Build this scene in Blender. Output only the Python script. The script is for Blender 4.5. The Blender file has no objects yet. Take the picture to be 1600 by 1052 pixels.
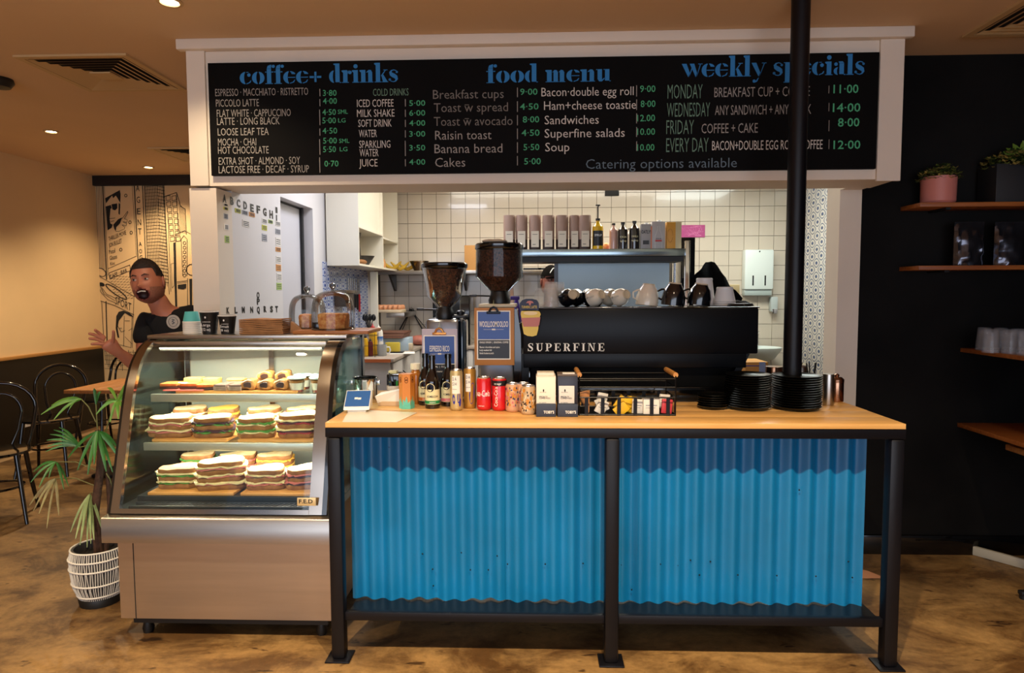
import bpy, bmesh, math, random
from mathutils import Vector, Matrix
random.seed(7)
PI = math.pi
SC = bpy.context.scene
COL = SC.collection

# ------------------------------------------------------------------ camera
F = 1035.0; H = 1.49
_yaw = math.atan(36 / F); _pit = math.radians(3.81); _rol = 0.0042
_f = Vector((-math.sin(_yaw) * math.cos(_pit), math.cos(_yaw) * math.cos(_pit), -math.sin(_pit)))
_r = Vector((math.cos(_yaw), math.sin(_yaw), 0)); _u = _r.cross(_f)
_r, _u = _r * math.cos(_rol) - _u * math.sin(_rol), _u * math.cos(_rol) + _r * math.sin(_rol)
cam = bpy.data.objects.new('camera', bpy.data.cameras.new('camera')); COL.objects.link(cam)
m = Matrix.Identity(4)
for i in range(3):
    m[i][0] = _r[i]; m[i][1] = _u[i]; m[i][2] = -_f[i]
m[0][3], m[1][3], m[2][3] = 0, 0, H
cam.matrix_world = m
cam.data.sensor_width = 36; cam.data.lens = F / 1600 * 36; cam.data.clip_start = .05
SC.camera = cam

def at(x, y, X=None, Y=None, Z=None):
    """photograph pixel -> point of the room on a plane X=, Y= or Z="""
    d = _f + _r * ((x - 800) / F) - _u * ((y - 526) / F)
    if Y is not None: t = Y / d.y
    elif X is not None: t = X / d.x
    else: t = (Z - H) / d.z
    return Vector((0, 0, H)) + d * t
def px(n, Y): return n * Y / F * 1.0

# ------------------------------------------------------------------ world, lights, exposure
SC.view_settings.view_transform = 'Standard'; SC.view_settings.look = 'None'
SC.view_settings.gamma = 1; SC.view_settings.use_curve_mapping = False
SC.view_settings.exposure = 0.46
w = bpy.data.worlds.new('world'); SC.world = w; w.use_nodes = True
w.node_tree.nodes['Background'].inputs[0].default_value = (.45, .62, 1, 1)
w.node_tree.nodes['Background'].inputs[1].default_value = .35
def area(name, loc, size, power, col, rot=(0, 0, 0), sy=None, spread=None):
    l = bpy.data.lights.new(name, 'AREA'); l.energy = power; l.color = col; l.size = size
    if sy: l.shape = 'RECTANGLE'; l.size_y = sy
    if spread: l.spread = spread
    o = bpy.data.objects.new(name, l); COL.objects.link(o); o.location = loc; o.rotation_euler = rot
    return o
def spot(name, loc, target, power, col, ang=100, blend=.5, r=.04):
    l = bpy.data.lights.new(name, 'SPOT'); l.energy = power; l.color = col; l.spot_size = math.radians(ang)
    l.spot_blend = blend; l.shadow_soft_size = r
    o = bpy.data.objects.new(name, l); COL.objects.link(o); o.location = loc
    o.rotation_euler = (Vector(target) - Vector(loc)).to_track_quat('-Z', 'Y').to_euler()
    return o
WARM = (1, .78, .5); DAY = (.82, .88, 1)
area('storefront_daylight', (-.2, -4.3, 1.5), 6.5, 110, DAY, (math.radians(90), 0, 0), 2.2)
area('kitchen_tube_light', (.3, 5.6, 2.66), 2.6, 40, (1, .93, .78), (0, 0, 0), .5)
area('kitchen_tube_light', (1.9, 5.4, 2.66), .8, 24, (.9, 1, .95), (0, 0, 0), .8)
area('kitchen_tube_light', (-.9, 4.5, 2.66),   .5, 13, (.85, .88, 1), (0, 0, 0), .5)

# ------------------------------------------------------------------ materials
def lin(h):
    if isinstance(h, str):
        h = h.lstrip('#'); c = [int(h[i:i + 2], 16) / 255 for i in (0, 2, 4)]
    else: c = [v / 255 for v in h]
    return tuple((v / 12.92 if v <= .04045 else ((v + .055) / 1.055) ** 2.4) for v in c) + (1,)
MC = {}
def mat(name, col='#808080', rough=.5, metal=0, spec=.5, var=0, scale=8, bump=0, bscale=60, emit=0, col2=None, coat=0, alpha=1, sub=0, stretch=None):
    if name in MC: return MC[name]
    m = bpy.data.materials.new(name); m.use_nodes = True; nt = m.node_tree; b = nt.nodes['Principled BSDF']
    c = lin(col)
    b.inputs['Base Color'].default_value = c; b.inputs['Roughness'].default_value = rough
    b.inputs['Metallic'].default_value = metal; b.inputs['Specular IOR Level'].default_value = spec
    b.inputs['Coat Weight'].default_value = coat
    if sub: b.inputs['Subsurface Weight'].default_value = sub; b.inputs['Subsurface Radius'].default_value = (.02, .008, .004)
    tc = nt.nodes.new('ShaderNodeTexCoord'); src = tc.outputs['Object']
    if stretch:
        mp = nt.nodes.new('ShaderNodeMapping'); mp.inputs['Scale'].default_value = stretch
        nt.links.new(src, mp.inputs[0]); src = mp.outputs[0]
    if var or col2:
        n = nt.nodes.new('ShaderNodeTexNoise'); n.inputs['Scale'].default_value = scale; n.inputs['Detail'].default_value = 6
        nt.links.new(src, n.inputs['Vector'])
        r = nt.nodes.new('ShaderNodeValToRGB'); r.color_ramp.elements[0].position = .32; r.color_ramp.elements[1].position = .68
        if col2: c2 = lin(col2)
        else: c2 = tuple(max(0, v * (1 - var)) for v in c[:3]) + (1,)
        r.color_ramp.elements[0].color = c2; r.color_ramp.elements[1].color = c
        nt.links.new(n.outputs[0], r.inputs[0]); nt.links.new(r.outputs[0], b.inputs['Base Color'])
    if bump:
        n2 = nt.nodes.new('ShaderNodeTexNoise'); n2.inputs['Scale'].default_value = bscale; n2.inputs['Detail'].default_value = 4
        nt.links.new(src, n2.inputs['Vector'])
        bp = nt.nodes.new('ShaderNodeBump'); bp.inputs['Strength'].default_value = bump; bp.inputs['Distance'].default_value = .01
        nt.links.new(n2.outputs[0], bp.inputs['Height']); nt.links.new(bp.outputs[0], b.inputs['Normal'])
    if emit: b.inputs['Emission Color'].default_value = c; b.inputs['Emission Strength'].default_value = emit
    m.diffuse_color = c
    MC[name] = m; return m
def frosted(name, col='#ffffff', alpha=.35, rough=.12):
    m = mat(name, col, rough, 0, .8); m.node_tree.nodes['Principled BSDF'].inputs['Alpha'].default_value = alpha; return m
def glass(name, tint='#ffffff', refl=1.0, rough=.02):
    if name in MC: return MC[name]
    m = bpy.data.materials.new(name); m.use_nodes = True; nt = m.node_tree; nt.nodes.clear()
    o = nt.nodes.new('ShaderNodeOutputMaterial'); t = nt.nodes.new('ShaderNodeBsdfTransparent'); g = nt.nodes.new('ShaderNodeBsdfGlossy')
    t.inputs[0].default_value = lin(tint); g.inputs['Roughness'].default_value = rough
    f = nt.nodes.new('ShaderNodeFresnel'); f.inputs[0].default_value = 1.45
    mu = nt.nodes.new('ShaderNodeMath'); mu.operation = 'MULTIPLY'; mu.inputs[1].default_value = refl; mu.use_clamp = True
    x = nt.nodes.new('ShaderNodeMixShader')
    nt.links.new(f.outputs[0], mu.inputs[0]); nt.links.new(mu.outputs[0], x.inputs[0])
    nt.links.new(t.outputs[0], x.inputs[1]); nt.links.new(g.outputs[0], x.inputs[2]); nt.links.new(x.outputs[0], o.inputs[0])
    MC[name] = m; return m

# ------------------------------------------------------------------ mesh builder
class MB:
    def __init__(s): s.bm = bmesh.new(); s.mi = 0
    def face(s, vs):
        try: f = s.bm.faces.new(vs); f.material_index = s.mi; return f
        except ValueError: return None
    def box(s, x0, x1, y0, y1, z0, z1, bev=0, M=None):
        before = set(s.bm.verts) if bev else None
        c = [(x0, y0, z0), (x1, y0, z0), (x1, y1, z0), (x0, y1, z0), (x0, y0, z1), (x1, y0, z1), (x1, y1, z1), (x0, y1, z1)]
        v = [s.bm.verts.new(M @ Vector(p) if M else p) for p in c]; fs = []
        for q in ((3, 2, 1, 0), (4, 5, 6, 7), (0, 1, 5, 4), (1, 2, 6, 5), (2, 3, 7, 6), (3, 0, 4, 7)): fs.append(s.face([v[i] for i in q]))
        if bev:
            es = list({e for f in fs for e in f.edges})
            r = bmesh.ops.bevel(s.bm, geom=es, offset=bev, segments=2, affect='EDGES', profile=.5)
            for f in r['faces']: f.material_index = s.mi
        return s
    def cbox(s, c, d, bev=0, rz=0, rx=0, ry=0):
        M = Matrix.Translation(c) @ Matrix.Rotation(rz, 4, 'Z') @ Matrix.Rotation(rx, 4, 'X') @ Matrix.Rotation(ry, 4, 'Y')
        return s.box(-d[0] / 2, d[0] / 2, -d[1] / 2, d[1] / 2, -d[2] / 2, d[2] / 2, bev, M)
    def rings(s, rs, closed=False, cap0=True, cap1=True, loop=True):
        R = [[s.bm.verts.new(p) for p in r] for r in rs]; n = len(R[0])
        m_ = len(R) if closed else len(R) - 1
        for i in range(m_):
            a, b = R[i], R[(i + 1) % len(R)]
            for j in range(n if loop else n - 1): s.face([a[j], a[(j + 1) % n], b[(j + 1) % n], b[j]])
        if not closed and loop:
            if cap0: s.face(R[0][::-1])
            if cap1: s.face(R[-1])
        return s
    def lathe(s, prof, c=(0, 0, 0), n=24, M=None, cap0=True, cap1=True):
        c = Vector(c); rs = []
        for r, z in prof:
            ring = [Vector((max(r, 1e-4) * math.cos(2 * PI * k / n), max(r, 1e-4) * math.sin(2 * PI * k / n), z)) for k in range(n)]
            rs.append([(M @ p if M else p) + c for p in ring])
        return s.rings(rs, cap0=cap0, cap1=cap1)
    def tube(s, pts, r, n=8, closed=False, flat=1):
        P = [Vector(p) for p in pts]; rs = []; up = None
        for i, p in enumerate(P):
            if closed: t = P[(i + 1) % len(P)] - P[i - 1]
            else: t = P[min(i + 1, len(P) - 1)] - P[max(i - 1, 0)]
            t.normalize()
            if up is None:
                up = Vector((0, 0, 1)) if abs(t.z) < .9 else Vector((1, 0, 0))
            a = t.cross(up)
            if a.length < 1e-4: a = t.cross(Vector((0, 1, 0)))
            a.normalize(); b = a.cross(t); up = b
            rr = r[i] if isinstance(r, (list, tuple)) else r
            rs.append([p + a * (math.cos(2 * PI * k / n) * rr) + b * (math.sin(2 * PI * k / n) * rr * flat) for k in range(n)])
        return s.rings(rs, closed=closed)
    def sphere(s, c, r, n=14, m_=9, M=None):
        if not isinstance(r, (tuple, list)): r = (r, r, r)
        c = Vector(c); rs = []
        for i in range(m_ + 1):
            th = PI * i / m_; z = -math.cos(th); q = max(math.sin(th), 1e-3)
            ring = [Vector((q * math.cos(2 * PI * k / n) * r[0], q * math.sin(2 * PI * k / n) * r[1], z * r[2])) for k in range(n)]
            rs.append([(M @ p if M else p) + c for p in ring])
        return s.rings(rs)
    def prism(s, pts, d, M=None):
        """2-D outline in x,z extruded from y=0 to y=d"""
        a = [Vector((p[0], 0, p[1])) for p in pts]; b = [Vector((p[0], d, p[1])) for p in pts]
        if M: a = [M @ p for p in a]; b = [M @ p for p in b]
        A = [s.bm.verts.new(p) for p in a]; B = [s.bm.verts.new(p) for p in b]; n = len(A)
        s.face(A); s.face(B[::-1])
        for i in range(n): s.face([A[i], B[i], B[(i + 1) % n], A[(i + 1) % n]])
        return s
    def grid(s, nx, ny, fn):
        V = [[s.bm.verts.new(fn(i / nx, j / ny)) for j in range(ny + 1)] for i in range(nx + 1)]
        for i in range(nx):
            for j in range(ny): s.face([V[i][j], V[i + 1][j], V[i + 1][j + 1], V[i][j + 1]])
        return s
    def mesh(s, name, mats, smooth=True, ang=.7):
        bmesh.ops.recalc_face_normals(s.bm, faces=s.bm.faces)
        me = bpy.data.meshes.new(name); s.bm.to_mesh(me); s.bm.free()
        for m_ in (mats if isinstance(mats, (list, tuple)) else [mats]): me.materials.append(m_)
        if smooth: me.shade_smooth(); me.set_sharp_from_angle(angle=ang)
        return me
    def build(s, name, mats, parent=None, smooth=True, **kw):
        o = bpy.data.objects.new(name, s.mesh(name, mats, smooth)); COL.objects.link(o)
        if parent: o.parent = parent
        for k, v in kw.items(): o[k] = v
        return o
def thing(name, label, cat, loc=(0, 0, 0), rz=0, group=None, rot=None):
    o = bpy.data.objects.new(name, None); COL.objects.link(o); o.location = loc; o.rotation_euler = rot or (0, 0, rz)
    o.empty_display_size = .05
    o['label'] = label; o['category'] = cat
    if group: o['group'] = group
    return o
def tag(o, label, cat, group=None):
    o['label'] = label; o['category'] = cat
    if group: o['group'] = group
    return o
def struct(name, mb, m_, parent=None, smooth=True):
    o = mb.build(name, m_, parent, smooth); o['kind'] = 'structure'; return o
def meshobj(name, me, parent, loc=(0, 0, 0), rot=None):
    o = bpy.data.objects.new(name, me); COL.objects.link(o); o.parent = parent; o.location = loc
    if rot: o.rotation_euler = rot
    return o
def dup(root, loc, rz=None, label=None, group=None, rot=None):
    r = root.copy(); COL.objects.link(r); r.location = loc
    if rz is not None: r.rotation_euler = (0, 0, rz)
    if rot is not None: r.rotation_euler = rot
    if label: r['label'] = label
    if group: r['group'] = group
    for ch in list(root.children):
        c = ch.copy(); COL.objects.link(c); c.parent = r
        for g in list(ch.children):
            d = g.copy(); COL.objects.link(d); d.parent = c
    return r

# ------------------------------------------------------------------ lettering
_tc = {}
def text_data(s, offs):
    k = (s, offs)
    if k not in _tc:
        cu = bpy.data.curves.new('lettering', 'FONT'); cu.body = s; cu.size = 1; cu.offset = offs; cu.resolution_u = 2
        o = bpy.data.objects.new('lettering', cu); COL.objects.link(o)
        dg = bpy.context.evaluated_depsgraph_get(); me = bpy.data.meshes.new_from_object(o.evaluated_get(dg))
        co = [tuple(v.co[:2]) for v in me.vertices]; fs = [tuple(p.vertices) for p in me.polygons]
        bpy.data.objects.remove(o); bpy.data.curves.remove(cu); bpy.data.meshes.remove(me)
        _tc[k] = (co, fs)
    return _tc[k]
CAPH = max(c[1] for c in text_data('H', 0)[0])
def lettering(parent, s, P, ux, uz, width, cap, m_, offs=0, name='lettering', align='l', depth=.0008):
    """flat print: P lower left of the line, ux writing direction, uz up; stands depth proud of the surface"""
    co, fs = text_data(s, offs)
    if not co: return None
    x0 = min(c[0] for c in co); x1 = max(c[0] for c in co); sx = width / (x1 - x0); sz = cap / CAPH
    P = Vector(P); ux = Vector(ux).normalized(); uz = Vector(uz).normalized(); nn = ux.cross(uz)
    if align == 'c': P = P - ux * width / 2
    b = MB(); V = [b.bm.verts.new(P + ux * ((c[0] - x0) * sx) + uz * (c[1] * sz) + nn * depth) for c in co]
    for f in fs: b.face([V[i] for i in f])
    me = bpy.data.meshes.new(name); b.bm.to_mesh(me); b.bm.free(); me.materials.append(m_)
    o = bpy.data.objects.new(name, me); COL.objects.link(o); o.parent = parent
    return o
def front(parent, s, x0, x1, yb, cap, Y, m_, offs=0, name='lettering', org=(0, 0, 0)):
    """a line of lettering on a plane facing the shop front (measured on the photograph)"""
    a = at(x0, yb, Y=Y); b = at(x1, yb, Y=Y); c = at(x0, yb - cap, Y=Y)
    return lettering(parent, s, a - Vector(org), (1, 0, 0), (0, 0, 1), (b - a).length, c.z - a.z, m_, offs, name)

# fat stencil letters, x-height 1
def cres(cx, side, inner=.13, y0=0, y1=1, a0=8, a1=172, rx=.5):
    pts = []; cy = (y0 + y1) / 2; ry = (y1 - y0) / 2; n = 12; s = -1 if side == 'l' else 1
    for k in range(n + 1):
        a = math.radians(a0 + (a1 - a0) * k / n); pts.append((cx + s * math.sin(a) * rx, cy - math.cos(a) * ry))
    for k in range(n, -1, -1):
        a = math.radians(a0 + 4 + (a1 - a0 - 8) * k / n); pts.append((cx + s * math.sin(a) * inner + s * .02, cy - math.cos(a) * (ry - .05)))
    return pts
def rect(x0, x1, y0, y1): return [(x0, y0), (x1, y0), (x1, y1), (x0, y1)]
def disc(x, y, r): return [(x + r * math.cos(k * PI / 6), y + r * math.sin(k * PI / 6)) for k in range(12)]
def stem(x, h=1, base=0, top=1, w=.34):
    L = [rect(x, x + w, .06, h)]
    if base: L.append(rect(x - .1, x + w + .1, 0, .05))
    if top: L.append([(x - .12, h - .02), (x - .12, h - .1), (x, h - .2), (x, h)])
    return L
def ribbon(pts, ws):
    P = [Vector(p) for p in pts]; out = []; L = []
    for i, p in enumerate(P):
        t = (P[min(i + 1, len(P) - 1)] - P[max(i - 1, 0)]).normalized(); n = Vector((-t.y, t.x)) * ws[i] / 2; L.append((p + n, p - n))
    for a, b in zip(L, L[1:]): out.append([tuple(a[0]), tuple(b[0]), tuple(b[1]), tuple(a[1])])
    return out
S_PTS = [(.68, .80), (.60, .93), (.44, .97), (.26, .92), (.18, .78), (.24, .64), (.42, .52), (.60, .40), (.66, .24), (.58, .09), (.42, .03), (.22, .07), (.12, .22)]
G = {
 'o': ([cres(.5, 'l'), cres(.5, 'r')], 1.06),
 'c': ([cres(.5, 'l'), disc(.74, .74, .14), [(.53, 0), (.85, .12), (.92, .3), (.86, .3), (.76, .16), (.53, .06)], rect(.53, .72, .93, .98)], .98),
 'e': ([cres(.5, 'l'), cres(.5, 'r', .14, .5, 1, 90, 172, .46), rect(.38, .95, .47, .53), [(.53, 0), (.85, .1), (.94, .3), (.88, .3), (.76, .14), (.53, .06)]], 1.02),
 'd': ([cres(.42, 'l', .1, rx=.42), rect(.5, .84, .06, 1.55), [(.36, 1.53), (.36, 1.46), (.5, 1.4), (.5, 1.55)], rect(.84, .95, 0, .06)], 1.0),
 'f': ([rect(.14, .48, .06, 1.2), rect(.0, .6, 0, .05), rect(0, .12, .92, .99), rect(.5, .66, .92, .99), [(.14, 1.22), (.22, 1.45), (.5, 1.55), (.5, 1.47), (.48, 1.22)], disc(.66, 1.4, .13)], .72),
 'r': (stem(.12, base=1) + [disc(.66, .82, .14), [(.48, .7), (.6, .9), (.6, .99), (.48, .9)]], .82),
 'i': (stem(.12, base=1) + [disc(.29, 1.3, .17)], .6),
 'n': (stem(.12, base=1) + [[(.5, .78), (.72, 1), (.9, .98), (1.0, .8), (1.0, .06), (.68, .06), (.68, .82)], rect(.6, 1.08, 0, .05)], 1.16),
 'l': (stem(.12, 1.55, base=1), .6),
 'k': (stem(.12, 1.55, base=1) + [[(.5, .5), (.85, .96), (.92, .96), (.62, .52)], [(.56, .52), (.72, .6), (1.04, .05), (.68, .05)], rect(.6, 1.1, 0, .05), rect(.72, 1.04, .95, 1)], 1.1),
 's': (ribbon(S_PTS, [.05, .06, .06, .10, .20, .30, .34, .30, .20, .10, .06, .06, .05]) + [disc(.68, .80, .09), disc(.12, .2, .1)], .84),
 'm': (stem(.12, base=1) + [[(.5, .8), (.68, 1), (.84, .96), (.92, .8), (.92, .06), (.6, .06), (.6, .82)], rect(.55, .98, 0, .05), [(.96, .8), (1.14, 1), (1.3, .96), (1.38, .8), (1.38, .06), (1.06, .06), (1.06, .82)], rect(1.02, 1.46, 0, .05)], 1.54),
 'u': ([[(.1, 1), (.1, .2), (.22, 0), (.42, 0), (.6, .2), (.6, .3), (.42, .14), (.42, 1)], rect(0, .08, .94, 1), rect(.64, .96, .06, 1), rect(.96, 1.06, 0, .06), rect(.54, .62, .94, 1)], 1.12),
 'w': ([[(0, 1), (.36, 1), (.62, .3), (.5, 0)], [(.56, .02), (.68, .3), (.8, .62), (.74, .7)], [(.6, 1), (.94, 1), (1.16, .3), (1.06, 0)], [(1.12, .02), (1.2, .2), (1.46, 1), (1.38, 1)], rect(1.24, 1.56, .95, 1)], 1.5),
 'y': ([[(0, 1), (.36, 1), (.66, .28), (.54, -.02)], [(.6, -.02), (.7, .2), (1.02, 1), (.94, 1)], [(.5, -.14), (.58, -.1), (.44, -.4), (.3, -.46), (.34, -.36)], disc(.22, -.36, .12), rect(.78, 1.12, .95, 1)], 1.08),
 'p': ([rect(.1, .44, -.44, 1), rect(0, .54, -.5, -.45), cres(.56, 'r', .1, rx=.44), rect(.0, .08, .94, 1)], 1.08),
 'a': ([cres(.38, 'l', .08, 0, .58, 8, 172, .34), rect(.46, .8, .06, .86), [(.46, .88), (.8, .88), (.7, 1), (.4, 1), (.4, .94)], disc(.2, .8, .13), rect(.8, .92, 0, .06)], .96),
 '+': ([rect(.06, .4, .42, .58), rect(.44, .6, .1, .4), rect(.44, .6, .6, .92), rect(.44, .6, .42, .58), rect(.64, .98, .42, .58)], 1.1),
 ' ': ([], .5),
}
def hb(x0, x1, y, t=.07): return rect(x0, x1, y, y + t)
G2 = {
 'S': (ribbon(S_PTS, [.06, .07, .07, .10, .17, .22, .24, .22, .17, .10, .07, .07, .06]) + [rect(.66, .73, .68, .98), rect(.07, .14, .02, .34)], .84),
 'U': ([[(.12, 1), (.12, .25), (.3, 0), (.6, 0), (.8, .25), (.8, 1), (.72, 1), (.72, .28), (.56, .08), (.42, .1), (.34, .28), (.34, 1)], hb(0, .46, .93), hb(.6, .92, .93)], .96),
 'P': ([rect(.12, .34, 0, 1), hb(0, .46, 0), hb(0, .5, .93), cres(.42, 'r', .16, .42, 1, 0, 180, .4), hb(.3, .5, .42, .06)], .86),
 'E': ([rect(.12, .34, 0, 1), hb(0, .82, 0), hb(0, .8, .93), hb(.3, .6, .47), rect(.75, .82, 0, .3), rect(.73, .8, .72, 1), rect(.56, .62, .36, .62)], .9),
 'R': ([rect(.12, .34, 0, 1), hb(0, .46, 0), hb(0, .5, .93), cres(.42, 'r', .16, .46, 1, 0, 180, .38), hb(.3, .5, .46, .06), [(.42, .48), (.64, .48), (.9, .05), (.98, 0), (.68, 0)]], .98),
 'F': ([rect(.12, .34, 0, 1), hb(0, .5, 0), hb(0, .8, .93), hb(.3, .6, .47), rect(.73, .8, .7, 1), rect(.56, .62, .36, .62)], .84),
 'I': ([rect(.12, .34, 0, 1), hb(0, .46, 0), hb(0, .46, .93)], .5),
 'N': ([rect(.14, .21, 0, 1), hb(0, .36, 0), hb(0, .3, .93), [(.14, 1), (.36, 1), (.86, 0), (.72, 0)], rect(.79, .86, 0, 1), hb(.66, 1, .93)], 1.04),
}
def fat(parent, s, x0, x1, yb, xh, Y, m_, table=G, name='letter', gap=0, yb2=None):
    a = at(x0, yb, Y=Y); b = at(x1, yb2 or yb, Y=Y); c = at(x0, yb - xh, Y=Y)
    tot = sum(table[ch][1] + gap for ch in s) - gap; W = b.x - a.x; sx = W / tot; sz = c.z - a.z; x = 0
    o = None
    for ch in s:
        polys, adv = table[ch]; mb = MB()
        for p in polys: mb.bm.faces.new([mb.bm.verts.new((a.x + (x + q[0]) * sx, Y - .001, a.z + q[1] * sz)) for q in p])
        x += adv + gap
        if polys: o = mb.build(name, m_, parent, smooth=False)
    return o
# ================================================================== SETTING
CEIL = 2.76; XL = -4.75; YB = 7.1; YK = 6.8; XR = 2.95
M_cream = mat('cream_paint', '#d9b98a', .75, var=.06, scale=2)
M_white = mat('white_paint', '#e6d9c8', .6, var=.05, scale=3)
M_ceil = mat('ceiling_paint', '#d8b78f', .8, var=.08, scale=.8)
M_blackwall = mat('black_wall_light_mottle', '#181716', .6, col2='#070606', scale=1.4, spec=.12)  # grey noise in the colour stands in for faint light patches on the wall
M_black = mat('black_paint', '#0c0c0d', .5)
M_blackgl = mat('glossy_black', '#070708', .12, coat=.5)
M_steelblk = mat('black_painted_steel', '#0a0a10', .4, spec=.3, bump=.05, bscale=30)
M_steel = mat('stainless_steel', '#b8b0a6', .3, 1, var=.12, scale=3, stretch=(1, 1, 12))
M_steelb = mat('brushed_steel', '#c3b3a1', .38, 1, var=.1, scale=2, stretch=(1, 1, 14), bump=.02, bscale=90)
M_chrome = mat('chrome', '#dcdde0', .08, 1)
M_wood = mat('pine_worktop', '#d9ab6c', .38, col2='#cb9856', scale=3, stretch=(1.2, 22, 22), bump=.03, bscale=20)
M_woodd = mat('warm_wood', '#b8793c', .45, col2='#96592a', scale=3, stretch=(1.2, 22, 22))
M_rawood = mat('light_board', '#cf9550', .5, col2='#b97d3d', scale=4, stretch=(2, 25, 25))
M_paper = mat('white_paper', '#f0ece4', .7)
M_whitepl = mat('white_plastic', '#e8e6e2', .35)
M_blackpl = mat('black_plastic', '#0b0b0c', .4)

def floor_mat():
    m = bpy.data.materials.new('worn_concrete'); m.use_nodes = True; nt = m.node_tree; b = nt.nodes['Principled BSDF']; L = nt.links.new
    tc = nt.nodes.new('ShaderNodeTexCoord')
    def noise(s, d, det=8, dist=0, st=None):
        n = nt.nodes.new('ShaderNodeTexNoise'); n.inputs['Scale'].default_value = s; n.inputs['Detail'].default_value = det; n.inputs['Distortion'].default_value = dist
        n.inputs['Roughness'].default_value = d
        mp = nt.nodes.new('ShaderNodeMapping'); mp.inputs['Scale'].default_value = st or (1, 1, 1)
        L(tc.outputs['Object'], mp.inputs[0]); L(mp.outputs[0], n.inputs['Vector']); return n
    def ramp(src, a, ca, b_, cb):
        r = nt.nodes.new('ShaderNodeValToRGB'); r.color_ramp.elements[0].position = a; r.color_ramp.elements[1].position = b_
        r.color_ramp.elements[0].color = ca; r.color_ramp.elements[1].color = cb; L(src.outputs[0], r.inputs[0]); return r
    base = ramp(noise(1.6, .6), .3, lin('#765b38'), .7, lin('#9f7c4c'))
    fine = ramp(noise(26, .7), .35, (.72, .72, .72, 1), .6, (1, 1, 1, 1))
    st = ramp(noise(2.2, .7, 10, .5, (1, 1.5, 1)), .40, lin('#86735c'), .58, (1, 1, 1, 1))
    sp = ramp(noise(7, .6, 3, .3, (1, 2.5, 1)), .30, lin('#6c5a48'), .36, (1, 1, 1, 1))
    cur = base.outputs[0]
    for t in (fine, st, sp):
        x = nt.nodes.new('ShaderNodeMix'); x.data_type = 'RGBA'; x.blend_type = 'MULTIPLY'; x.inputs[0].default_value = .9
        L(cur, x.inputs[6]); L(t.outputs[0], x.inputs[7]); cur = x.outputs[2]
    L(cur, b.inputs['Base Color'])
    rr = nt.nodes.new('ShaderNodeMapRange'); rr.inputs['To Min'].default_value = .38; rr.inputs['To Max'].default_value = .62
    n = noise(3, .6); L(n.outputs[0], rr.inputs[0]); L(rr.outputs[0], b.inputs['Roughness'])
    bp = nt.nodes.new('ShaderNodeBump'); bp.inputs['Strength'].default_value = .25; bp.inputs['Distance'].default_value = .004
    L(noise(30, .7).outputs[0], bp.inputs['Height']); L(bp.outputs[0], b.inputs['Normal'])
    return m
struct('floor', MB().box(XL - .1, XR + .1, -4.6, YB + .1, -.1, 0), floor_mat())
struct('ceiling', MB().box(XL - .1, XR + .1, -4.6, YB + .1, CEIL, CEIL + .1), M_ceil)
wl = struct('wall_left', MB().box(XL - .1, XL, -4.6, YB + .1, 0, CEIL), M_cream)
struct('wall_left_lower', MB().box(XL, XL + .012, -4.5, YB - .012, .06, .9), mat('black_dado', '#0b0a0a', .35, var=.4, scale=2))
struct('trim_1', MB().box(XL, XL + .03, -4.5, YB - .012, .9, .93, .004), mat('dado_wood', '#a8783f', .5))
struct('wall_back_left', MB().box(XL, -1.78, YB, YB + .1, 0, CEIL), M_cream)
struct('trim_2', MB().box(XL + .001, -1.78, YB - .05, YB, 2.655, CEIL), M_black)
M_wr = M_blackwall
struct('wall_right', MB().box(XR, XR + .1, -4.6, 3.85, 0, CEIL), M_wr)
struct('wall_back_right', MB().box(1.80, XR, 3.75, 3.85, .11, CEIL), M_wr)
struct('baseboard_right', MB().box(1.80, XR, 3.73, 3.84, 0, .11, .004), M_blackgl)
# pillar and partition between dining room and kitchen (with the sliding door opening)
DY0, DY1, DZ = 4.24, 4.86, 2.11
struct('wall_pillar_left', MB().box(-1.77, -1.63, 3.38, 3.55, 0, 2.03), M_white)
wk = MB(); wk.box(-1.77, -1.63, 3.55, DY0, 0, 2.7); wk.box(-1.77, -1.63, DY1, 6.9, 0, 2.7); wk.box(-1.77, -1.63, DY0, DY1, DZ, 2.7)
M_kw = mat('kitchen_white_wall', '#d9d6d6', .5)
wkl = struct('wall_kitchen_left', wk, M_kw)
d1 = struct('door_1', MB().box(-1.745, -1.71, DY0 - .02, DY1 - .03, .01, DZ + .03), mat('door_grey', '#c9c8ce', .4))
struct('door_edge', MB().box(-1.709, -1.69, DY1 - .055, DY1 - .025, .01, DZ), M_black, d1)
struct('door_edge', MB().box(-1.709, -1.70, DY0 + .0, DY1 - .055, DZ - .012, DZ), M_black, d1)
# bulkhead with cornice
BY = 3.38
xl = at(300, 290, Y=BY).x; xr = at(1404, 288, Y=BY).x; zb = at(700, 287, Y=BY).z
struct('wall_bulkhead', MB().box(xl, xr, BY, 3.66, zb, CEIL), M_white)
struct('trim_3', MB().box(xl - .035, xr + .03, BY - .045, BY, at(700, 70, Y=BY - .04).z, CEIL, .004), M_white)
zt = at(700, 88, Y=BY).z
struct('trim_4', MB().box(xl, at(325, 200, Y=BY).x, BY - .014, BY, zb, at(325, 62, Y=BY).z).box(at(1370, 200, Y=BY).x, xr, BY - .014, BY, zb - .01, at(1370, 62, Y=BY).z), M_white)
# right-hand post
x0 = at(1310, 400, Y=3.72).x; x1 = at(1344, 400, Y=3.72).x
struct('wall_pillar_right', MB().box(x0, x1, 3.72, 3.88, 0, 2.2), M_white)
struct('wall_kitchen_header', MB().box(x0 + .0, x1 - .005, 3.66, 3.719, zb, CEIL), M_white)
struct('wall_behind_post', MB().box(x1 - .02, x1 + .2, 3.85, 3.95, 0, CEIL), M_black)
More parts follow.
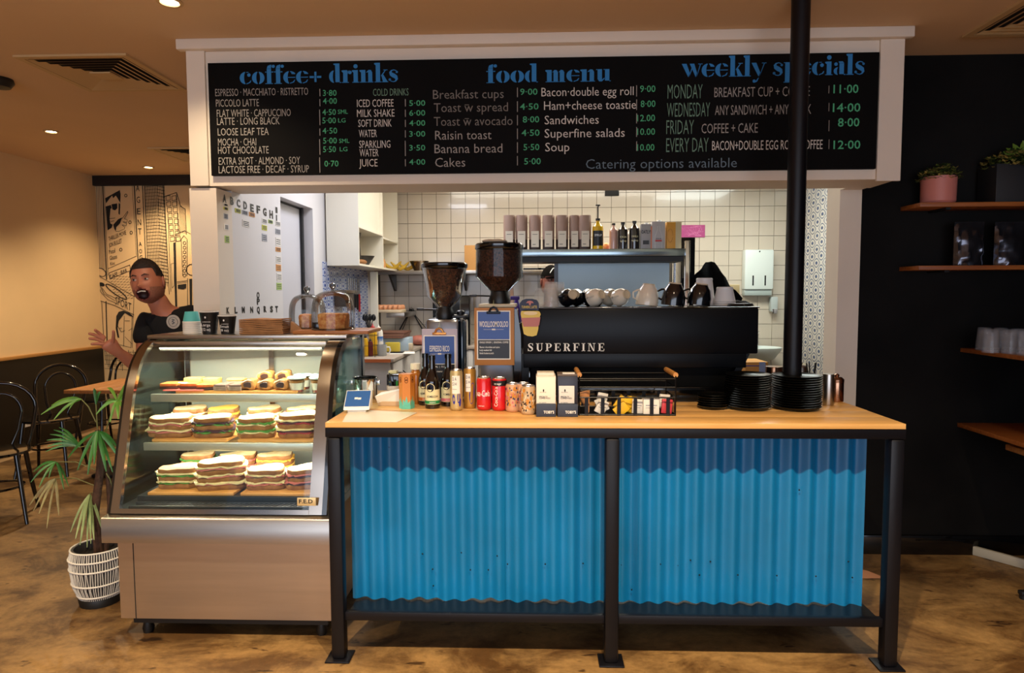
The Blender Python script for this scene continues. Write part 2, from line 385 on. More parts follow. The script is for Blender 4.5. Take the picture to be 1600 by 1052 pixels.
# ---- kitchen back wall, every visible tile a piece
M_grout = mat('grout', '#6f6455', .8)
M_tile = mat('white_tile', '#d2c6b4', .18, coat=.3, var=.06, scale=1.2)
wkb = struct('wall_kitchen_back', MB().box(-1.77, 2.75, YK + .012, YK + .1, 0, 2.72), M_grout)
T = .148; tm = MB(); tm.box(-T / 2 + .002, T / 2 - .002, -.012, 0, -T / 2 + .002, T / 2 - .002); tile_me = tm.mesh('tile', M_tile, False)
gx0 = at(1094, 300, Y=YK).x; gz0 = at(1094, 323, Y=YK).z
n_t = 0; rest = MB()
for j in range(15):
    for i in range(30):
        x = gx0 + (i - 22) * T + T / 2; z = gz0 + (1 - j) * T + T / 2
        if x < -1.56 or x > 2.62: continue
        vis = (j <= 4 and x > -1.2) or (j in (5, 6, 7, 8) and (-1.25 < x < .05 or x > 1.6)) or (9 <= j <= 11 and (-1.1 < x < -.6 or x > 1.9))
        if j <= 1 and z > 2.6: continue
        if vis and n_t < 300:
            meshobj('tile', tile_me, wkb, (x, YK + .012, z)); n_t += 1
        else: rest.box(x - T / 2 + .002, x + T / 2 - .002, YK, YK + .012, z - T / 2 + .002, z + T / 2 - .002)
rest.build('tile_field', M_tile, wkb, kind='stuff')
# ---- patterned tiles, right kitchen wall and left splash
def pattern_mat(name, base, ink, sc):
    m = bpy.data.materials.new(name); m.use_nodes = True; nt = m.node_tree; b = nt.nodes['Principled BSDF']; L = nt.links.new
    g = nt.nodes.new('ShaderNodeNewGeometry'); sp = nt.nodes.new('ShaderNodeSeparateXYZ'); L(g.outputs['Position'], sp.inputs[0])
    def mth(op, a, b_=None, c=None):
        n = nt.nodes.new('ShaderNodeMath'); n.operation = op
        for i, v in enumerate((a, b_, c)):
            if v is None: continue
            if isinstance(v, (int, float)): n.inputs[i].default_value = v
            else: L(v, n.inputs[i])
        return n.outputs[0]
    u = mth('MULTIPLY', sp.outputs['Y'], sc * .62 * 2 * PI); v = mth('MULTIPLY', sp.outputs['Z'], sc * 2 * PI)
    a = mth('ADD', mth('COSINE', u), mth('COSINE', v))
    k1 = mth('LESS_THAN', mth('ABSOLUTE', mth('SUBTRACT', mth('ABSOLUTE', a), .62)), .20)
    k2 = mth('GREATER_THAN', mth('ABSOLUTE', a), 1.72)
    k3 = mth('GREATER_THAN', mth('MULTIPLY', mth('COSINE', mth('MULTIPLY', u, 2)), mth('COSINE', mth('MULTIPLY', v, 2))), -2)
    k = mth('MAXIMUM', k1, k2)
    x = nt.nodes.new('ShaderNodeMix'); x.data_type = 'RGBA'; L(k, x.inputs[0]); x.inputs[6].default_value = lin(base); x.inputs[7].default_value = lin(ink)
    L(x.outputs[2], b.inputs['Base Color']); b.inputs['Roughness'].default_value = .16
    return m
M_pat = pattern_mat('patterned_tile_glaze', '#cfc9c0', '#4a5878', 8)
M_pat2 = pattern_mat('blue_patterned_tile_glaze', '#b9c2d8', '#2d4a9a', 10)
wkr = struct('wall_kitchen_right', MB().box(2.612, 2.75, 3.9, 6.9, 0, 2.72), M_grout)
tm = MB(); tm.box(-.01, 0, -T / 2 + .001, T / 2 - .001, -T / 2 + .001, T / 2 - .001); pt_me = tm.mesh('tile', M_pat, False)
for i in range(15):
    for j in range(14): meshobj('tile', pt_me, wkr, (2.612, 4.75 + i * T, .62 + j * T))
tm = MB(); tm.box(0, .01, -T / 2 + .001, T / 2 - .001, -T / 2 + .001, T / 2 - .001); pt2 = tm.mesh('tile', M_pat2, False)
for i in range(9):
    for j in range(6): meshobj('tile', pt2, wkl, (-1.63, 5.13 + i * T, .92 + j * T))
# kitchen light fitting above the opening
t = thing('ceiling_light', 'white fluorescent batten on the kitchen ceiling behind the menu bulkhead', 'ceiling light', (.3, 5.6, CEIL), 0)
MB().box(-1.3, 1.3, -.09, .09, -.06, 0, .01).build('housing', M_whitepl, t)

# ================================================================== MENU BOARD
MY = BY - .022
a = at(325, 100, Y=MY); b_ = at(1368, 263, Y=MY); c_ = at(330, 275, Y=MY); d_ = at(1375, 80, Y=MY)
mx0 = (a.x + c_.x) / 2; mx1 = (b_.x + d_.x) / 2; mz0 = (b_.z + c_.z) / 2; mz1 = (a.z + d_.z) / 2
board = thing('menu_board', 'long black chalkboard menu with blue headings on the white bulkhead', 'menu board')
MB().box(mx0, mx1, MY, BY - .0005, mz0, mz1).build('panel', mat('chalkboard', '#080707', .7, var=.5, scale=3, spec=.12), board)
M_ch = mat('white_chalk', '#a09a94', .9); M_chb = mat('bright_chalk', '#d8d2ca', .9); M_chd = mat('faint_chalk', '#7d7771', .9)
M_gr = mat('green_chalk', '#4fae7e', .9); M_grd = mat('faint_green_chalk', '#6d8f7c', .9); M_bl = mat('blue_chalk', '#2f7fc0', .9); M_grey = mat('blue_grey_chalk', '#6d7f8c', .9)
TY = MY - .0002
def tx(s, x0, x1, yb, cap, m_, offs=-.004): front(board, s, x0, x1, yb, cap, TY, m_, offs)
def sep(x, ys, m_=None):
    for y0, y1 in ys:
        p = at(x, y1, Y=TY); q = at(x, y0, Y=TY)
        MB().box(p.x - .0018, p.x + .0018, TY - .001, TY, p.z, q.z).build('divider', m_ or M_ch, board, False)
fat(board, 'coffee+ drinks', 375, 623.5, 132, 19.5, TY, M_bl, yb2=131)
fat(board, 'food menu', 760, 955.5, 130, 19, TY, M_bl, yb2=128)
fat(board, 'weekly specials', 1065, 1352, 121, 21, TY, M_bl, yb2=116)
for r in (('ESPRESSO · MACCHIATO · RISTRETTO', 336.6, 481.6, 150.5), ('PICCOLO LATTE', 337.7, 404.8, 167), ('FLAT WHITE · CAPPUCCINO', 339, 454.5, 183), ('LATTE · LONG BLACK', 339.4, 437, 195.6),
          ('LOOSE LEAF TEA', 340.5, 420, 212), ('MOCHA · CHAI', 341, 400.6, 228), ('HOT CHOCOLATE', 341, 420, 240.7), ('EXTRA SHOT · ALMOND · SOY', 342, 469, 257.6), ('LACTOSE FREE · DECAF · SYRUP', 342, 483, 271)):
    tx(r[0], r[1], r[2], r[3], 11.3, M_ch)
for r in (('3·80', 504.7, 526, 150), ('4·00', 504.7, 526.5, 162.6), ('4·50', 503.8, 525, 180), ('SML', 528, 543.6, 178), ('5·00', 503.8, 525, 193), ('LG', 528.5, 540, 191.5), ('4·50', 504, 527, 209), ('5·00', 505, 526.5, 224.5), ('SML', 530, 546, 223.5),
          ('5·50', 505, 525, 238), ('LG', 531, 543, 236.5), ('0·70', 507, 529, 260.4)): tx(r[0], r[1], r[2], r[3], 6.5 if r[0][0] in 'SL' else 9, M_gr, .004)
sep(500, [(139, 150.5), (155, 166), (171.5, 195.6), (201, 212), (217.6, 242), (246, 270)])
tx('COLD DRINKS', 583, 638.4, 150, 11, M_grd)
for r in (('ICED COFFEE', 558, 615, 167.4), ('MILK SHAKE', 558, 616.5, 183), ('SOFT DRINK', 560, 612, 198.6), ('WATER', 561, 589, 214.6), ('SPARKLING', 561.4, 610, 231.5), ('WATER', 562, 591.5, 244.7), ('JUICE', 561.4, 590, 260.4)): tx(*r, 11.5, M_chb)
for s_, y in (('5·00', 165.6), ('6·00', 181), ('4·00', 196.8), ('3·00', 213.7), ('3·50', 235.4), ('4·00', 257.6)): tx(s_, 639.5, 664.5, y, 8.5, M_gr, .006)
sep(633.5, [(155, 166.5), (171.5, 182.8), (187.5, 198.4), (203.7, 215), (220, 244), (249, 260)])
for r in (('Breakfast cups', 676.6, 787, 154.8), ('Toast w spread', 678, 793.7, 175.5), ('Toast w avocado', 678, 801, 197)): tx(*r, 14, M_chd)
for y in (164.5, 186):
    p = at(726, y, Y=TY); MB().box(p.x, p.x + .022, TY - .001, TY, p.z, p.z + .003).build('overbar', M_chd, board, False)
for r in (('Raisin toast', 680, 768, 218.5), ('Banana bread', 679, 785, 239.6), ('Cakes', 680, 727, 261)): tx(*r, 14, M_ch)
for r in (('Bacon·double egg roll', 846, 990, 150.8), ('Ham+cheese toastie', 850, 993.7, 172), ('Sandwiches', 851, 935.5, 194.5), ('Superfine salads', 851, 976, 215.4), ('Soup', 852, 889.7, 236.8)): tx(*r, 13.5, M_chb)
for s_, x0_, x1_, y in (('9·00', 812.7, 839.8, 148.4), ('4·50', 812.5, 841.5, 171.5), ('8·00', 816.8, 842.5, 191.6), ('4·50', 815, 843, 212.5), ('5·50', 818, 842.7, 234.9), ('5·00', 819, 845, 257)): tx(s_, x0_, x1_, y, 9.5, M_gr, .006)
sep(808.5, [(137, 152), (158.5, 175), (180, 196), (201, 217.6), (222.5, 239), (244, 258.6)])
for s_, x0_, x1_, y in (('9·00', 1000, 1024, 144), ('8·00', 1001, 1024, 167.4), ('12.00', 995.5, 1023.4, 189.7), ('10.00', 995.5, 1023.4, 211), ('10.00', 995.5, 1022.4, 235.6)): tx(s_, x0_, x1_, y, 10, M_gr, .006)
sep(994.6, [(133.5, 150.8), (155.5, 172), (177.5, 192.8), (198.8, 214), (221, 236)])
tx('Catering options available', 915.5, 1151, 264, 15, M_grey, -.008)
for r in (('MONDAY', 1043, 1097.5, 154.5), ('WEDNESDAY', 1042, 1109, 183), ('FRIDAY', 1041, 1084, 210), ('EVERY DAY', 1040.8, 1106.8, 238)): tx(*r, 22, M_grd, -.008)
for r in (('BREAKFAST CUP + COFFEE', 1116, 1265, 152), ('ANY SANDWICH + ANY DRINK', 1117, 1267, 180), ('COFFEE + CAKE', 1096, 1183.8, 208.5)): tx(*r, 15, M_ch)
tx('BACON+DOUBLE EGG ROLL+COFFEE', 1112.5, 1285, 235, 14.5, M_chb)
for r in (('11·00', 1302, 1341, 145.8), ('14·00', 1301, 1344, 175), ('8·00', 1309, 1342.5, 198), ('12·00', 1302, 1344, 233)): tx(*r, 13, M_gr, .008)
sep(1295, [(134, 146), (161, 174), (188, 205), (218, 233)], M_chd)

# ================================================================== ALPHABET ON KITCHEN WALL
KX = -1.6295
def side(s, x, y, cap, wpx, m_=M_black, offs=.05, parent=wkl):
    p = at(x, y, X=KX); q = at(x, y - cap, X=KX); h_ = q.z - p.z
    r_ = at(x + wpx, y, X=KX)
    lettering(parent, s, p, (0, 1, 0), (0, 0, 1), max(.02, r_.y - p.y), h_, m_, offs, 'letter')
for s_, x, y in (('A', 348, 315), ('B', 359.5, 319), ('C', 370, 322.5), ('D', 380.5, 326), ('E', 391, 330), ('F', 401, 332.5), ('G', 411, 336), ('H', 421, 340)): side(s_, x, y, 11, 5.5)
for s_, x, y in (('I', 430.5, 332), ('J', 430, 344)): side(s_, x, y, 8, 3)
for s_, x, y in (('K', 354, 490), ('L', 366.5, 489.5), ('M', 378, 489), ('N', 391, 489), ('Q', 401.5, 489), ('R', 412, 488), ('S', 422, 488), ('T', 430, 488), ('P', 401.5, 476), ('O', 401, 466)): side(s_, x, y, 9, 4.5)
MN = [mat('docket_yellow', '#c9c95a', .8), mat('docket_white', '#dcd8d0', .8), mat('docket_orange', '#d89a5a', .8), mat('docket_grey', '#a8aab0', .8), mat('docket_green', '#a8c070', .8)]
def docket(x, y, w_, h_, k, lab):
    p = at(x, y, X=KX); q = at(x + w_, y + h_, X=KX)
    b = MB(); b.box(KX - .0005, KX + .002, p.y, q.y, p.z + (q.z - p.z), p.z)
    o = b.build('note', MN[k], None, False); tag(o, lab, 'note')
    b2 = MB()
    for r_ in range(3):
        z = p.z + (q.z - p.z) * (.25 + r_ * .25); b2.box(KX + .0021, KX + .0026, p.y + .008, q.y - .008, z - .002, z + .002)
    b2.build('handwriting', mat('pen_ink', '#303038', .8), o, False)
cols = ('yellow', 'white', 'orange', 'grey', 'green')
for x, y, w_, h_, k, wh in ((349, 318, 7, 4.5, 1, 'directly under letter A'), (349, 323, 7, 6, 0, 'second under letter A'), (349, 333, 7, 10, 3, 'third under letter A'), (350, 350, 7, 10, 1, 'fourth under letter A'), (351, 368, 7, 12, 4, 'lowest under letter A'),
        (367, 325, 9, 9, 0, 'under letter C'), (378, 328, 9, 9, 3, 'under letter D'), (389, 331, 9, 9, 2, 'under letter E'), (378.5, 343, 11, 13, 1, 'lower one under letter D'),
        (409, 341, 8, 9, 1, 'directly under letter G'), (409, 351, 8, 10, 0, 'second under letter G'), (409, 365, 8, 13, 3, 'lowest under letter G'), (419, 343, 7, 7, 4, 'under letter H'),
        (430, 345, 8, 9, 1, 'top of the column under letter J'), (430, 357, 8, 10, 3, 'second in the column under J'), (430.5, 371, 8, 14, 1, 'third in the column under J'), (430.5, 386, 8, 8, 2, 'pinkish one midway down the column under J'), (431, 400, 8, 11, 1, 'fifth in the column under J'),
        (431, 413, 8, 11, 2, 'sixth in the column under J'), (432, 427, 8, 12, 1, 'second from bottom of the column under J'), (432, 442, 8, 11, 4, 'bottom of the column under J')):
    docket(x, y, w_, h_, k, 'small %s handwritten note, %s on the kitchen wall' % (cols[k], wh))

# ================================================================== MURAL (flat line drawing on the back wall)
MUY = YB - .003
M_ink = mat('mural_ink', '#141312', .8)
wbl = bpy.data.objects['wall_back_left']
def stroke_mesh(lines, fills=()):
    b = MB()
    for wd, pts in lines:
        P = [at(100 + x / 5.26, (260 if y < 2000 else 0) + y / 5.26, Y=MUY) for x, y in pts]; h_ = wd * MUY / F / 5.26 / 2
        for p, q in zip(P, P[1:]):
            d = (q - p); 
            if d.length < 1e-4: continue
            d.normalize(); n_ = Vector((-d.z, 0, d.x)) * h_; e_ = d * h_ * .5
            V = [b.bm.verts.new(v) for v in (p - e_ - n_, q + e_ - n_, q + e_ + n_, p - e_ + n_)]; b.bm.faces.new(V)
    for pts in fills:
        b.bm.faces.new([b.bm.verts.new(at(100 + x / 5.26, 260 + y / 5.26, Y=MUY)) for x, y in pts])
    return b
def el(cx, cy, rx, ry, a0=0, a1=360, rot=0, n=18):
    r = []
    for k in range(n + 1):
        a = math.radians(a0 + (a1 - a0) * k / n); x = math.cos(a) * rx; y = math.sin(a) * ry; c, s = math.cos(math.radians(rot)), math.sin(math.radians(rot))
        r.append((cx + x * c - y * s, cy + x * s + y * c))
    return r
Ls = []; Fs = []
for k in range(7): Ls.append((3, [(240 + k * 13, 155), (258 + k * 12, 800 + k * 10)]))
Ls += [(9, [(318, 155), (350, 930)]), (3, [(330, 155), (362, 900)]), (3, [(560, 155), (595, 730)]), (3, [(365, 840), (600, 735)]), (4, [(580, 155), (610, 770)]), (7, [(645, 155), (672, 790)]), (5, [(660, 155), (688, 790)]), (4, [(575, 155), (607, 770)])]
# movie poster face with dark glasses
Fs += [[(338, 262), (458, 195), (465, 230), (462, 300), (440, 262), (425, 240), (405, 262), (395, 240), (370, 270), (345, 305)], [(342, 330), (385, 318), (392, 345), (378, 350), (372, 420), (382, 470), (400, 480), (392, 505), (358, 527), (350, 430)],
       [(390, 312), (436, 305), (438, 345), (420, 362), (398, 355)], [(405, 480), (445, 435), (478, 420), (460, 470), (430, 500), (425, 535), (412, 510)], [(450, 300), (462, 310), (458, 400), (448, 390)]]
Ls += [(4, [(380, 350), (372, 430), (420, 425)]), (4, [(385, 455), (412, 448)]), (4, [(478, 430), (522, 370), (526, 380), (495, 430)]), (3, [(495, 430), (520, 440), (518, 460), (485, 455)]), (3, [(485, 458), (515, 470), (510, 490), (478, 480)]), (3, [(478, 485), (500, 500), (495, 515), (450, 535), (425, 535)])]
for x, y in ((508, 240), (542, 460), (552, 545), (467, 685)): Ls.append((5, el(x, y, 10, 12)))
# towers
for k in range(16): Ls.append((2.5, [(665 + k * 7, 155), (690 + k * 7, 820 + k * 8)]))
for r_ in range(30):
    y = 160 + r_ * 27; Ls.append((4, [(760 + r_ * 1.2, y), (825 + r_ * 1.2, y + 14)])); Ls.append((2.5, [(665 + r_ * .8, y + 8), (755 + r_ * 1.2, y)]))
for k in range(5): Ls.append((3.5, [(770 + k * 13, 155), (810 + k * 13, 950 + k * 12)]))
Ls += [(5, [(815, 155), (865, 1052)]), (5, [(820, 250), (925, 215), (960, 330), (995, 350), (1005, 560)]), (4, [(925, 215), (940, 560)]), (4, [(855, 430), (878, 1030)])]
for r_ in range(8):
    for c in range(2):
        x = 838 + c * 48 + r_ * 5; y = 245 + r_ * 48; 
        if x < 925: Ls.append((4, [(x, y), (x + 34, y - 5), (x + 36, y + 32), (x + 2, y + 36), (x, y)]))
for k in range(6): Ls.append((2.5, [(945 + k * 10, 300 + k * 12), (955 + k * 10, 550)]))
Ls += [(4, [(915, 560), (990, 530), (1040, 555)]), (4, [(915, 560), (925, 1050)]), (4, [(962, 600), (985, 570), (1012, 600), (1010, 900)]), (4, [(962, 600), (975, 900)])]
for r_ in range(8): Ls.append((4, el(990, 630 + r_ * 38, 12, 13, n=8)))
Fs += [[(898, 628), (915, 626), (932, 1200), (915, 1200)], [(935, 975), (1005, 965), (1003, 1000), (980, 1012), (935, 1005)], [(1030, 925), (1052, 925), (1052, 1180), (1035, 1180)]]
Ls += [(6, el(1050, 850, 45, 45, 90, 270)), (4, [(1015, 920), (1015, 1180)]), (3, [(880, 800), (905, 795), (905, 980), (888, 1000), (880, 800)]), (4, [(930, 950), (1010, 940)]), (3, [(930, 962), (1010, 952)])]
# spinning street sign, SPORT poster and face (second crop, y shifted by 631)
S = 631
Ls += [(5, el(305, S + 240, 42, 30, 0, 360, 35)), (8, el(430, S + 400, 105, 22, 0, 360, 35)), (4, [(275, S + 265), (580, S + 440)]), (4, [(283, S + 330), (300, S + 400), (360, S + 465), (420, S + 490)]), (4, [(296, S + 350), (330, S + 420), (420, S + 475)]),
       (4, [(310, S + 365), (350, S + 420), (430, S + 455)]), (5, [(270, S + 465), (420, S + 515), (575, S + 590)]), (4, [(310, S + 480), (330, S + 850)]), (9, [(345, S + 480), (355, S + 860)]), (4, [(575, S + 430), (560, S + 860)])]
Fs += [el(310, S + 340, 26, 16, 0, 340, 20), [(430, S + 600), (450, S + 565), (490, S + 555), (540, S + 575), (575, S + 610), (540, S + 600), (500, S + 575), (480, S + 600), (450, S + 640), (440, S + 700), (455, S + 780), (440, S + 775), (425, S + 700)]]
Ls += [(4, [(450, S + 600), (440, S + 680), (470, S + 730), (500, S + 720)]), (4, [(455, S + 700), (475, S + 700)]), (4, [(500, S + 640), (540, S + 640)]), (3, [(500, S + 770), (560, S + 830)]), (4, [(435, S + 830), (550, S + 860), (560, S + 600)]), (4, [(495, S + 600), (490, S + 850)]), (3, [(530, S + 720), (560, S + 700)])]
for r_ in range(9):
    y = S + 275 + r_ * 22
    for k in range(8): 
        if 370 + k * 26 + r_ * 8 < 570: Ls.append((3, [(372 + k * 26 + r_ * 6, y + k * 1), (390 + k * 26 + r_ * 6, y - 8 + k * 1)]))
Ls += [(4, [(370, S + 245), (540, S + 180), (548, S + 225), (378, S + 295), (370, S + 245)])]
for k in range(26): Ls.append((4, [(335 + k * 13, S + 880 + (k % 3) * 15), (338 + k * 13, S + 960 + (k % 4) * 30)]))
for k in range(5): Ls.append((3, [(335, S + 890 + k * 35), (680, S + 900 + k * 38)]))
stroke_mesh(Ls, Fs).build('mural_drawing', M_ink, wbl, smooth=False)
def mur(s, x, y, w_, cap, rot=0):
    p = at(100 + x / 5.26, 260 + y / 5.26, Y=MUY); a_ = math.radians(rot)
    lettering(wbl, s, p, (math.cos(a_), 0, math.sin(a_)), (-math.sin(a_) * .3, 0, 1), w_ / 5.26 * MUY / F, cap / 5.26 * MUY / F, M_ink, 0, 'mural_lettering')
mur('THRILLER MOVIE', 370, 615, 160, 34, 20); mur('JON BULLET', 372, 668, 118, 34, 20); mur('Pistol', 372, 722, 55, 34, 15); mur('Glazes', 378, 772, 65, 34, 15); mur('Kloc', 382, 815, 42, 28, 12)
for s_, y in zip('AGENT', (205, 300, 395, 485, 560)): mur(s_, 592 + (y - 205) * .05, y, 30, 50)
for s_, y in zip('AOG', (655, 715, 765)): mur(s_, 615 + (y - 655) * .05, y, 26, 34)
mur('SPORT', 420, S + 500, 145, 62, -24); mur('CAFE · BAR', 378, S + 292, 160, 32, 20)
# wall power outlet
o = MB().box(-.004, .014, -.06, .06, -.036, .036, .003).build('power_outlet', M_whitepl); o.location = at(38, 662, X=XL + .013); tag(o, 'white double power outlet low on the black left wall', 'outlet')
MB().box(.0141, .016, -.04, -.01, -.012, .012).box(.0141, .016, .01, .04, -.012, .012).build('socket', mat('grey_plastic', '#8a8884', .4), o)

# ================================================================== CEILING FITTINGS
M_vent = mat('vent_cream', '#c8a877', .6); M_dark = mat('dark_void', '#050505', .9)
def vent(x0, y0, s_, lab):
    t = thing('ceiling_vent', lab, 'ceiling vent', (x0 + s_ / 2, y0 + s_ / 2, CEIL))
    h = s_ / 2; b = MB()
    for q in ((-h, h, -h, -h + .035), (-h, h, h - .035, h), (-h, -h + .035, -h + .035, h - .035), (h - .035, h, -h + .035, h - .035)): b.box(q[0], q[1], q[2], q[3], -.012, -.0005)
    b.build('frame', M_vent, t)
    MB().box(-h + .034, h - .034, -h + .034, h - .034, -.003, -.0005).build('backing', M_dark, t)
    for k in range(6):
        r = h - .04 - k * .038; b = MB(); d = .026
        for sx, sy in ((1, 0), (-1, 0), (0, 1), (0, -1)):
            if sx: V = [(sx * r, -r, -.012), (sx * r, r, -.012), (sx * (r - d), r - d, -.001 - .003), (sx * (r - d), -r + d, -.004)]
            else: V = [(-r, sy * r, -.012), (r, sy * r, -.012), (r - d, sy * (r - d), -.004), (-r + d, sy * (r - d), -.004)]
            b.face([b.bm.verts.new(v) for v in V])
        b.build('slat', M_vent, t, False)
    MB().box(-.06, .06, -.06, .06, -.02, -.012).build('centre_plate', M_vent, t)
vent(-2.77, 3.515, .615, 'square ceiling vent left of the menu bulkhead, nearest one')
vent(-3.36, 5.73, .6, 'smaller-looking ceiling vent further back, half hidden behind the white pillar')
vent(2.13, 2.87, .6, 'ceiling vent cut off by the upper right corner')
def downlight(x, y, lab, power=18, lit=True):
    t = thing('downlight', lab, 'downlight', (x, y, CEIL))
    MB().lathe([(.052, 0), (.055, -.006), (.040, -.008), (.038, -.002)], n=24, cap1=False, cap0=False).build('trim_ring', M_vent, t)
    MB().lathe([(.036, -.001), (.034, -.003)], n=20).build('bulb', mat('lamp_glow', '#fff0d0', emit=14), t)
    l = bpy.data.lights.new('lamp', 'SPOT'); l.energy = power; l.color = WARM; l.spot_size = math.radians(125); l.spot_blend = .8; l.shadow_soft_size = .03
    lo = bpy.data.objects.new('lamp', l); COL.objects.link(lo); lo.location = (x, y, CEIL - .02)
downlight(-3.766, 5.132, 'lit recessed downlight near the left wall, in front of the other', 110)
downlight(-3.868, 6.607, 'lit recessed downlight furthest back, above the mural', 80)
downlight(-1.585, 2.918, 'recessed downlight at the top edge, above the display case', 30)
for k, (x, y, p) in enumerate(((-2.9, .9, 180), (-1.2, 1.0, 260), (.3, 1.0, 310), (1.7, 1.0, 160), (-.4, -1.2, 150), (1.6, -1.2, 100), (-2.6, -1.4, 130))):
    downlight(x, y, 'recessed downlight in front of the counter, %s' % ('far left', 'left of centre', 'centre', 'right', 'rear centre', 'rear right', 'rear left')[k], p)
o = MB().lathe([(.075, 0), (.08, -.02), (.06, -.05), (.0, -.06)], n=24).build('smoke_detector', M_black); o.location = at(-3, 123, Z=CEIL); tag(o, 'black round ceiling fitting cut by the left edge', 'ceiling fitting')
# black pole
x_ = at(1237, 640, Y=3.0).x
pole = thing('support_pole', 'black round steel pole rising from the counter to the ceiling', 'pole', (x_ - .002, 3.0, .981))
MB().lathe([(.0395, 0), (.0395, CEIL - .981 - .001)], n=28).build('shaft', M_steelblk, pole)
MB().lathe([(.06, 0), (.06, .008), (.042, .01)], n=28, cap1=False, cap0=False).build('collar', M_steelblk, pole)
# ================================================================== COUNTER
CZ = .98; CYF = 2.56; CYB = 3.42
cx0 = at(508, 661, Y=CYF).x; cx1 = at(1416, 662, Y=CYF).x
ct = thing('service_counter', 'long service counter with pine top, black steel frame and blue corrugated front', 'counter', (0, 0, 0))
nb = 6; w_ = (CYB - CYF) / nb
for k in range(nb):
    MB().box(cx0, cx1, CYF + k * w_ + .0006, CYF + (k + 1) * w_ - .0006, CZ - .02, CZ - .0004 * (k % 2), .0008).build('countertop_board', M_wood, ct)
b = MB(); b.box(cx0 - .003, cx1 + .004, CYF + .004, CYF + .05, .920, .9595, .003); b.box(cx0 - .003, cx1 + .004, CYB - .05, CYB - .004, .92, .9595, .003)
b.box(cx0, cx0 + .05, CYF + .05, CYB - .05, .92, .9595, .003); b.box(cx1 - .05, cx1, CYF + .05, CYB - .05, .92, .9595, .003)
b.build('top_rail', M_steelblk, ct)
for x in (-.80, .303, 1.397):
    for y in (2.592, CYB - .035):
        t_ = MB(); t_.box(x - .028, x + .028, y - .028, y + .028, .008, .9195, .012)
        t_.build('leg', M_steelblk, ct)
        MB().box(x - .05, x + .05, y - .045, y + .05, 0, .008, .003).build('foot_plate', M_steelblk, ct)
b = MB(); b.box(-.772, .275, 2.578, 2.604, .165, .2, .003); b.box(.331, 1.369, 2.578, 2.604, .165, .2, .003); b.box(-.772, 1.369, 3.37, 3.40, .165, .2, .003)
b.build('lower_rail', M_steelblk, ct)
MB().box(-.76, 1.36, 2.605, 3.369, .178, .192).build('lower_shelf', mat('black_shelf', '#0e0e10', .3, var=.4, scale=6), ct)
M_corr = mat('blue_corrugated_paint', '#0872ac', .36, col2='#066496', scale=2.5, bump=.04, bscale=40, coat=.15)
def corr(x0, x1, y, z0, z1, name, ph=0):
    n = int((x1 - x0) / .076 * 14); pts = []
    def f(u, v, off=0):
        x = x0 + (x1 - x0) * u; return Vector((x, y - .0115 * math.cos((x + ph) / .076 * 2 * PI) + off, z0 + (z1 - z0) * v + (.004 * math.sin(x * 23) if v == 0 else 0)))
    b = MB()
    b.grid(n, 1, lambda u, v: f(u, v)); b.grid(n, 1, lambda u, v: f(u, v, .0016))
    return b.build(name, M_corr, ct)
s1 = at(793, 700, Y=2.71).x
corr(at(547, 700, Y=2.71).x, s1, 2.71, .196, .925, 'corrugated_sheet'); corr(s1 - .01, at(947, 700, Y=2.705).x, 2.706, .196, .925, 'corrugated_sheet')
corr(at(966, 700, Y=2.71).x, at(1352, 700, Y=2.71).x, 2.71, .194, .925, 'corrugated_sheet', .02)
MB().box(at(1352, 700, Y=2.71).x - .002, at(1352, 700, Y=2.71).x, 2.70, 2.74, .194, .925).build('corrugated_sheet_edge', M_corr, ct)
M_screw = mat('dark_screw', '#131820', .4, .6)
b = MB()
for x, y in ((660, 866), (676, 890), (721, 864), (735, 891), (763, 891), (777, 869), (793, 882), (677, 916), (807, 920), (852, 882), (911, 881), (1032, 882), (1059, 884), (1079, 876), (1110, 878), (1093, 899), (1153, 899), (1214, 900), (1275, 901), (1326, 878), (1332, 903), (1249, 766), (608, 699), (971, 883), (987, 922)):
    p = at(x, y, Y=2.70); b.sphere((p.x, 2.701, p.z), (.0035, .003, .0035), 8, 5)
b.build('screw', M_screw, ct, kind='stuff')
paper = MB(); P_ = [at(533, 661, Z=CZ + .001), at(616, 664, Z=CZ + .001), at(652, 645, Z=CZ + .001), at(546, 640, Z=CZ + .001)]
P_ = [Vector((max(p.x, cx0 + .01), max(p.y, CYF + .005), p.z)) for p in P_]
paper.prism([(0, 0)], 0) if False else None
V1 = [paper.bm.verts.new(p) for p in P_]; V2 = [paper.bm.verts.new(p + Vector((0, 0, .0008))) for p in P_]; paper.face(V1[::-1]); paper.face(V2)
for i in range(4): paper.face([V1[i], V1[(i + 1) % 4], V2[(i + 1) % 4], V2[i]])
pp = paper.build('paper_sheet', mat('laminated_paper', '#e6dcca', .25, var=.1, scale=5)); tag(pp, 'large white laminated sheet lying flat at the left end of the counter', 'paper')

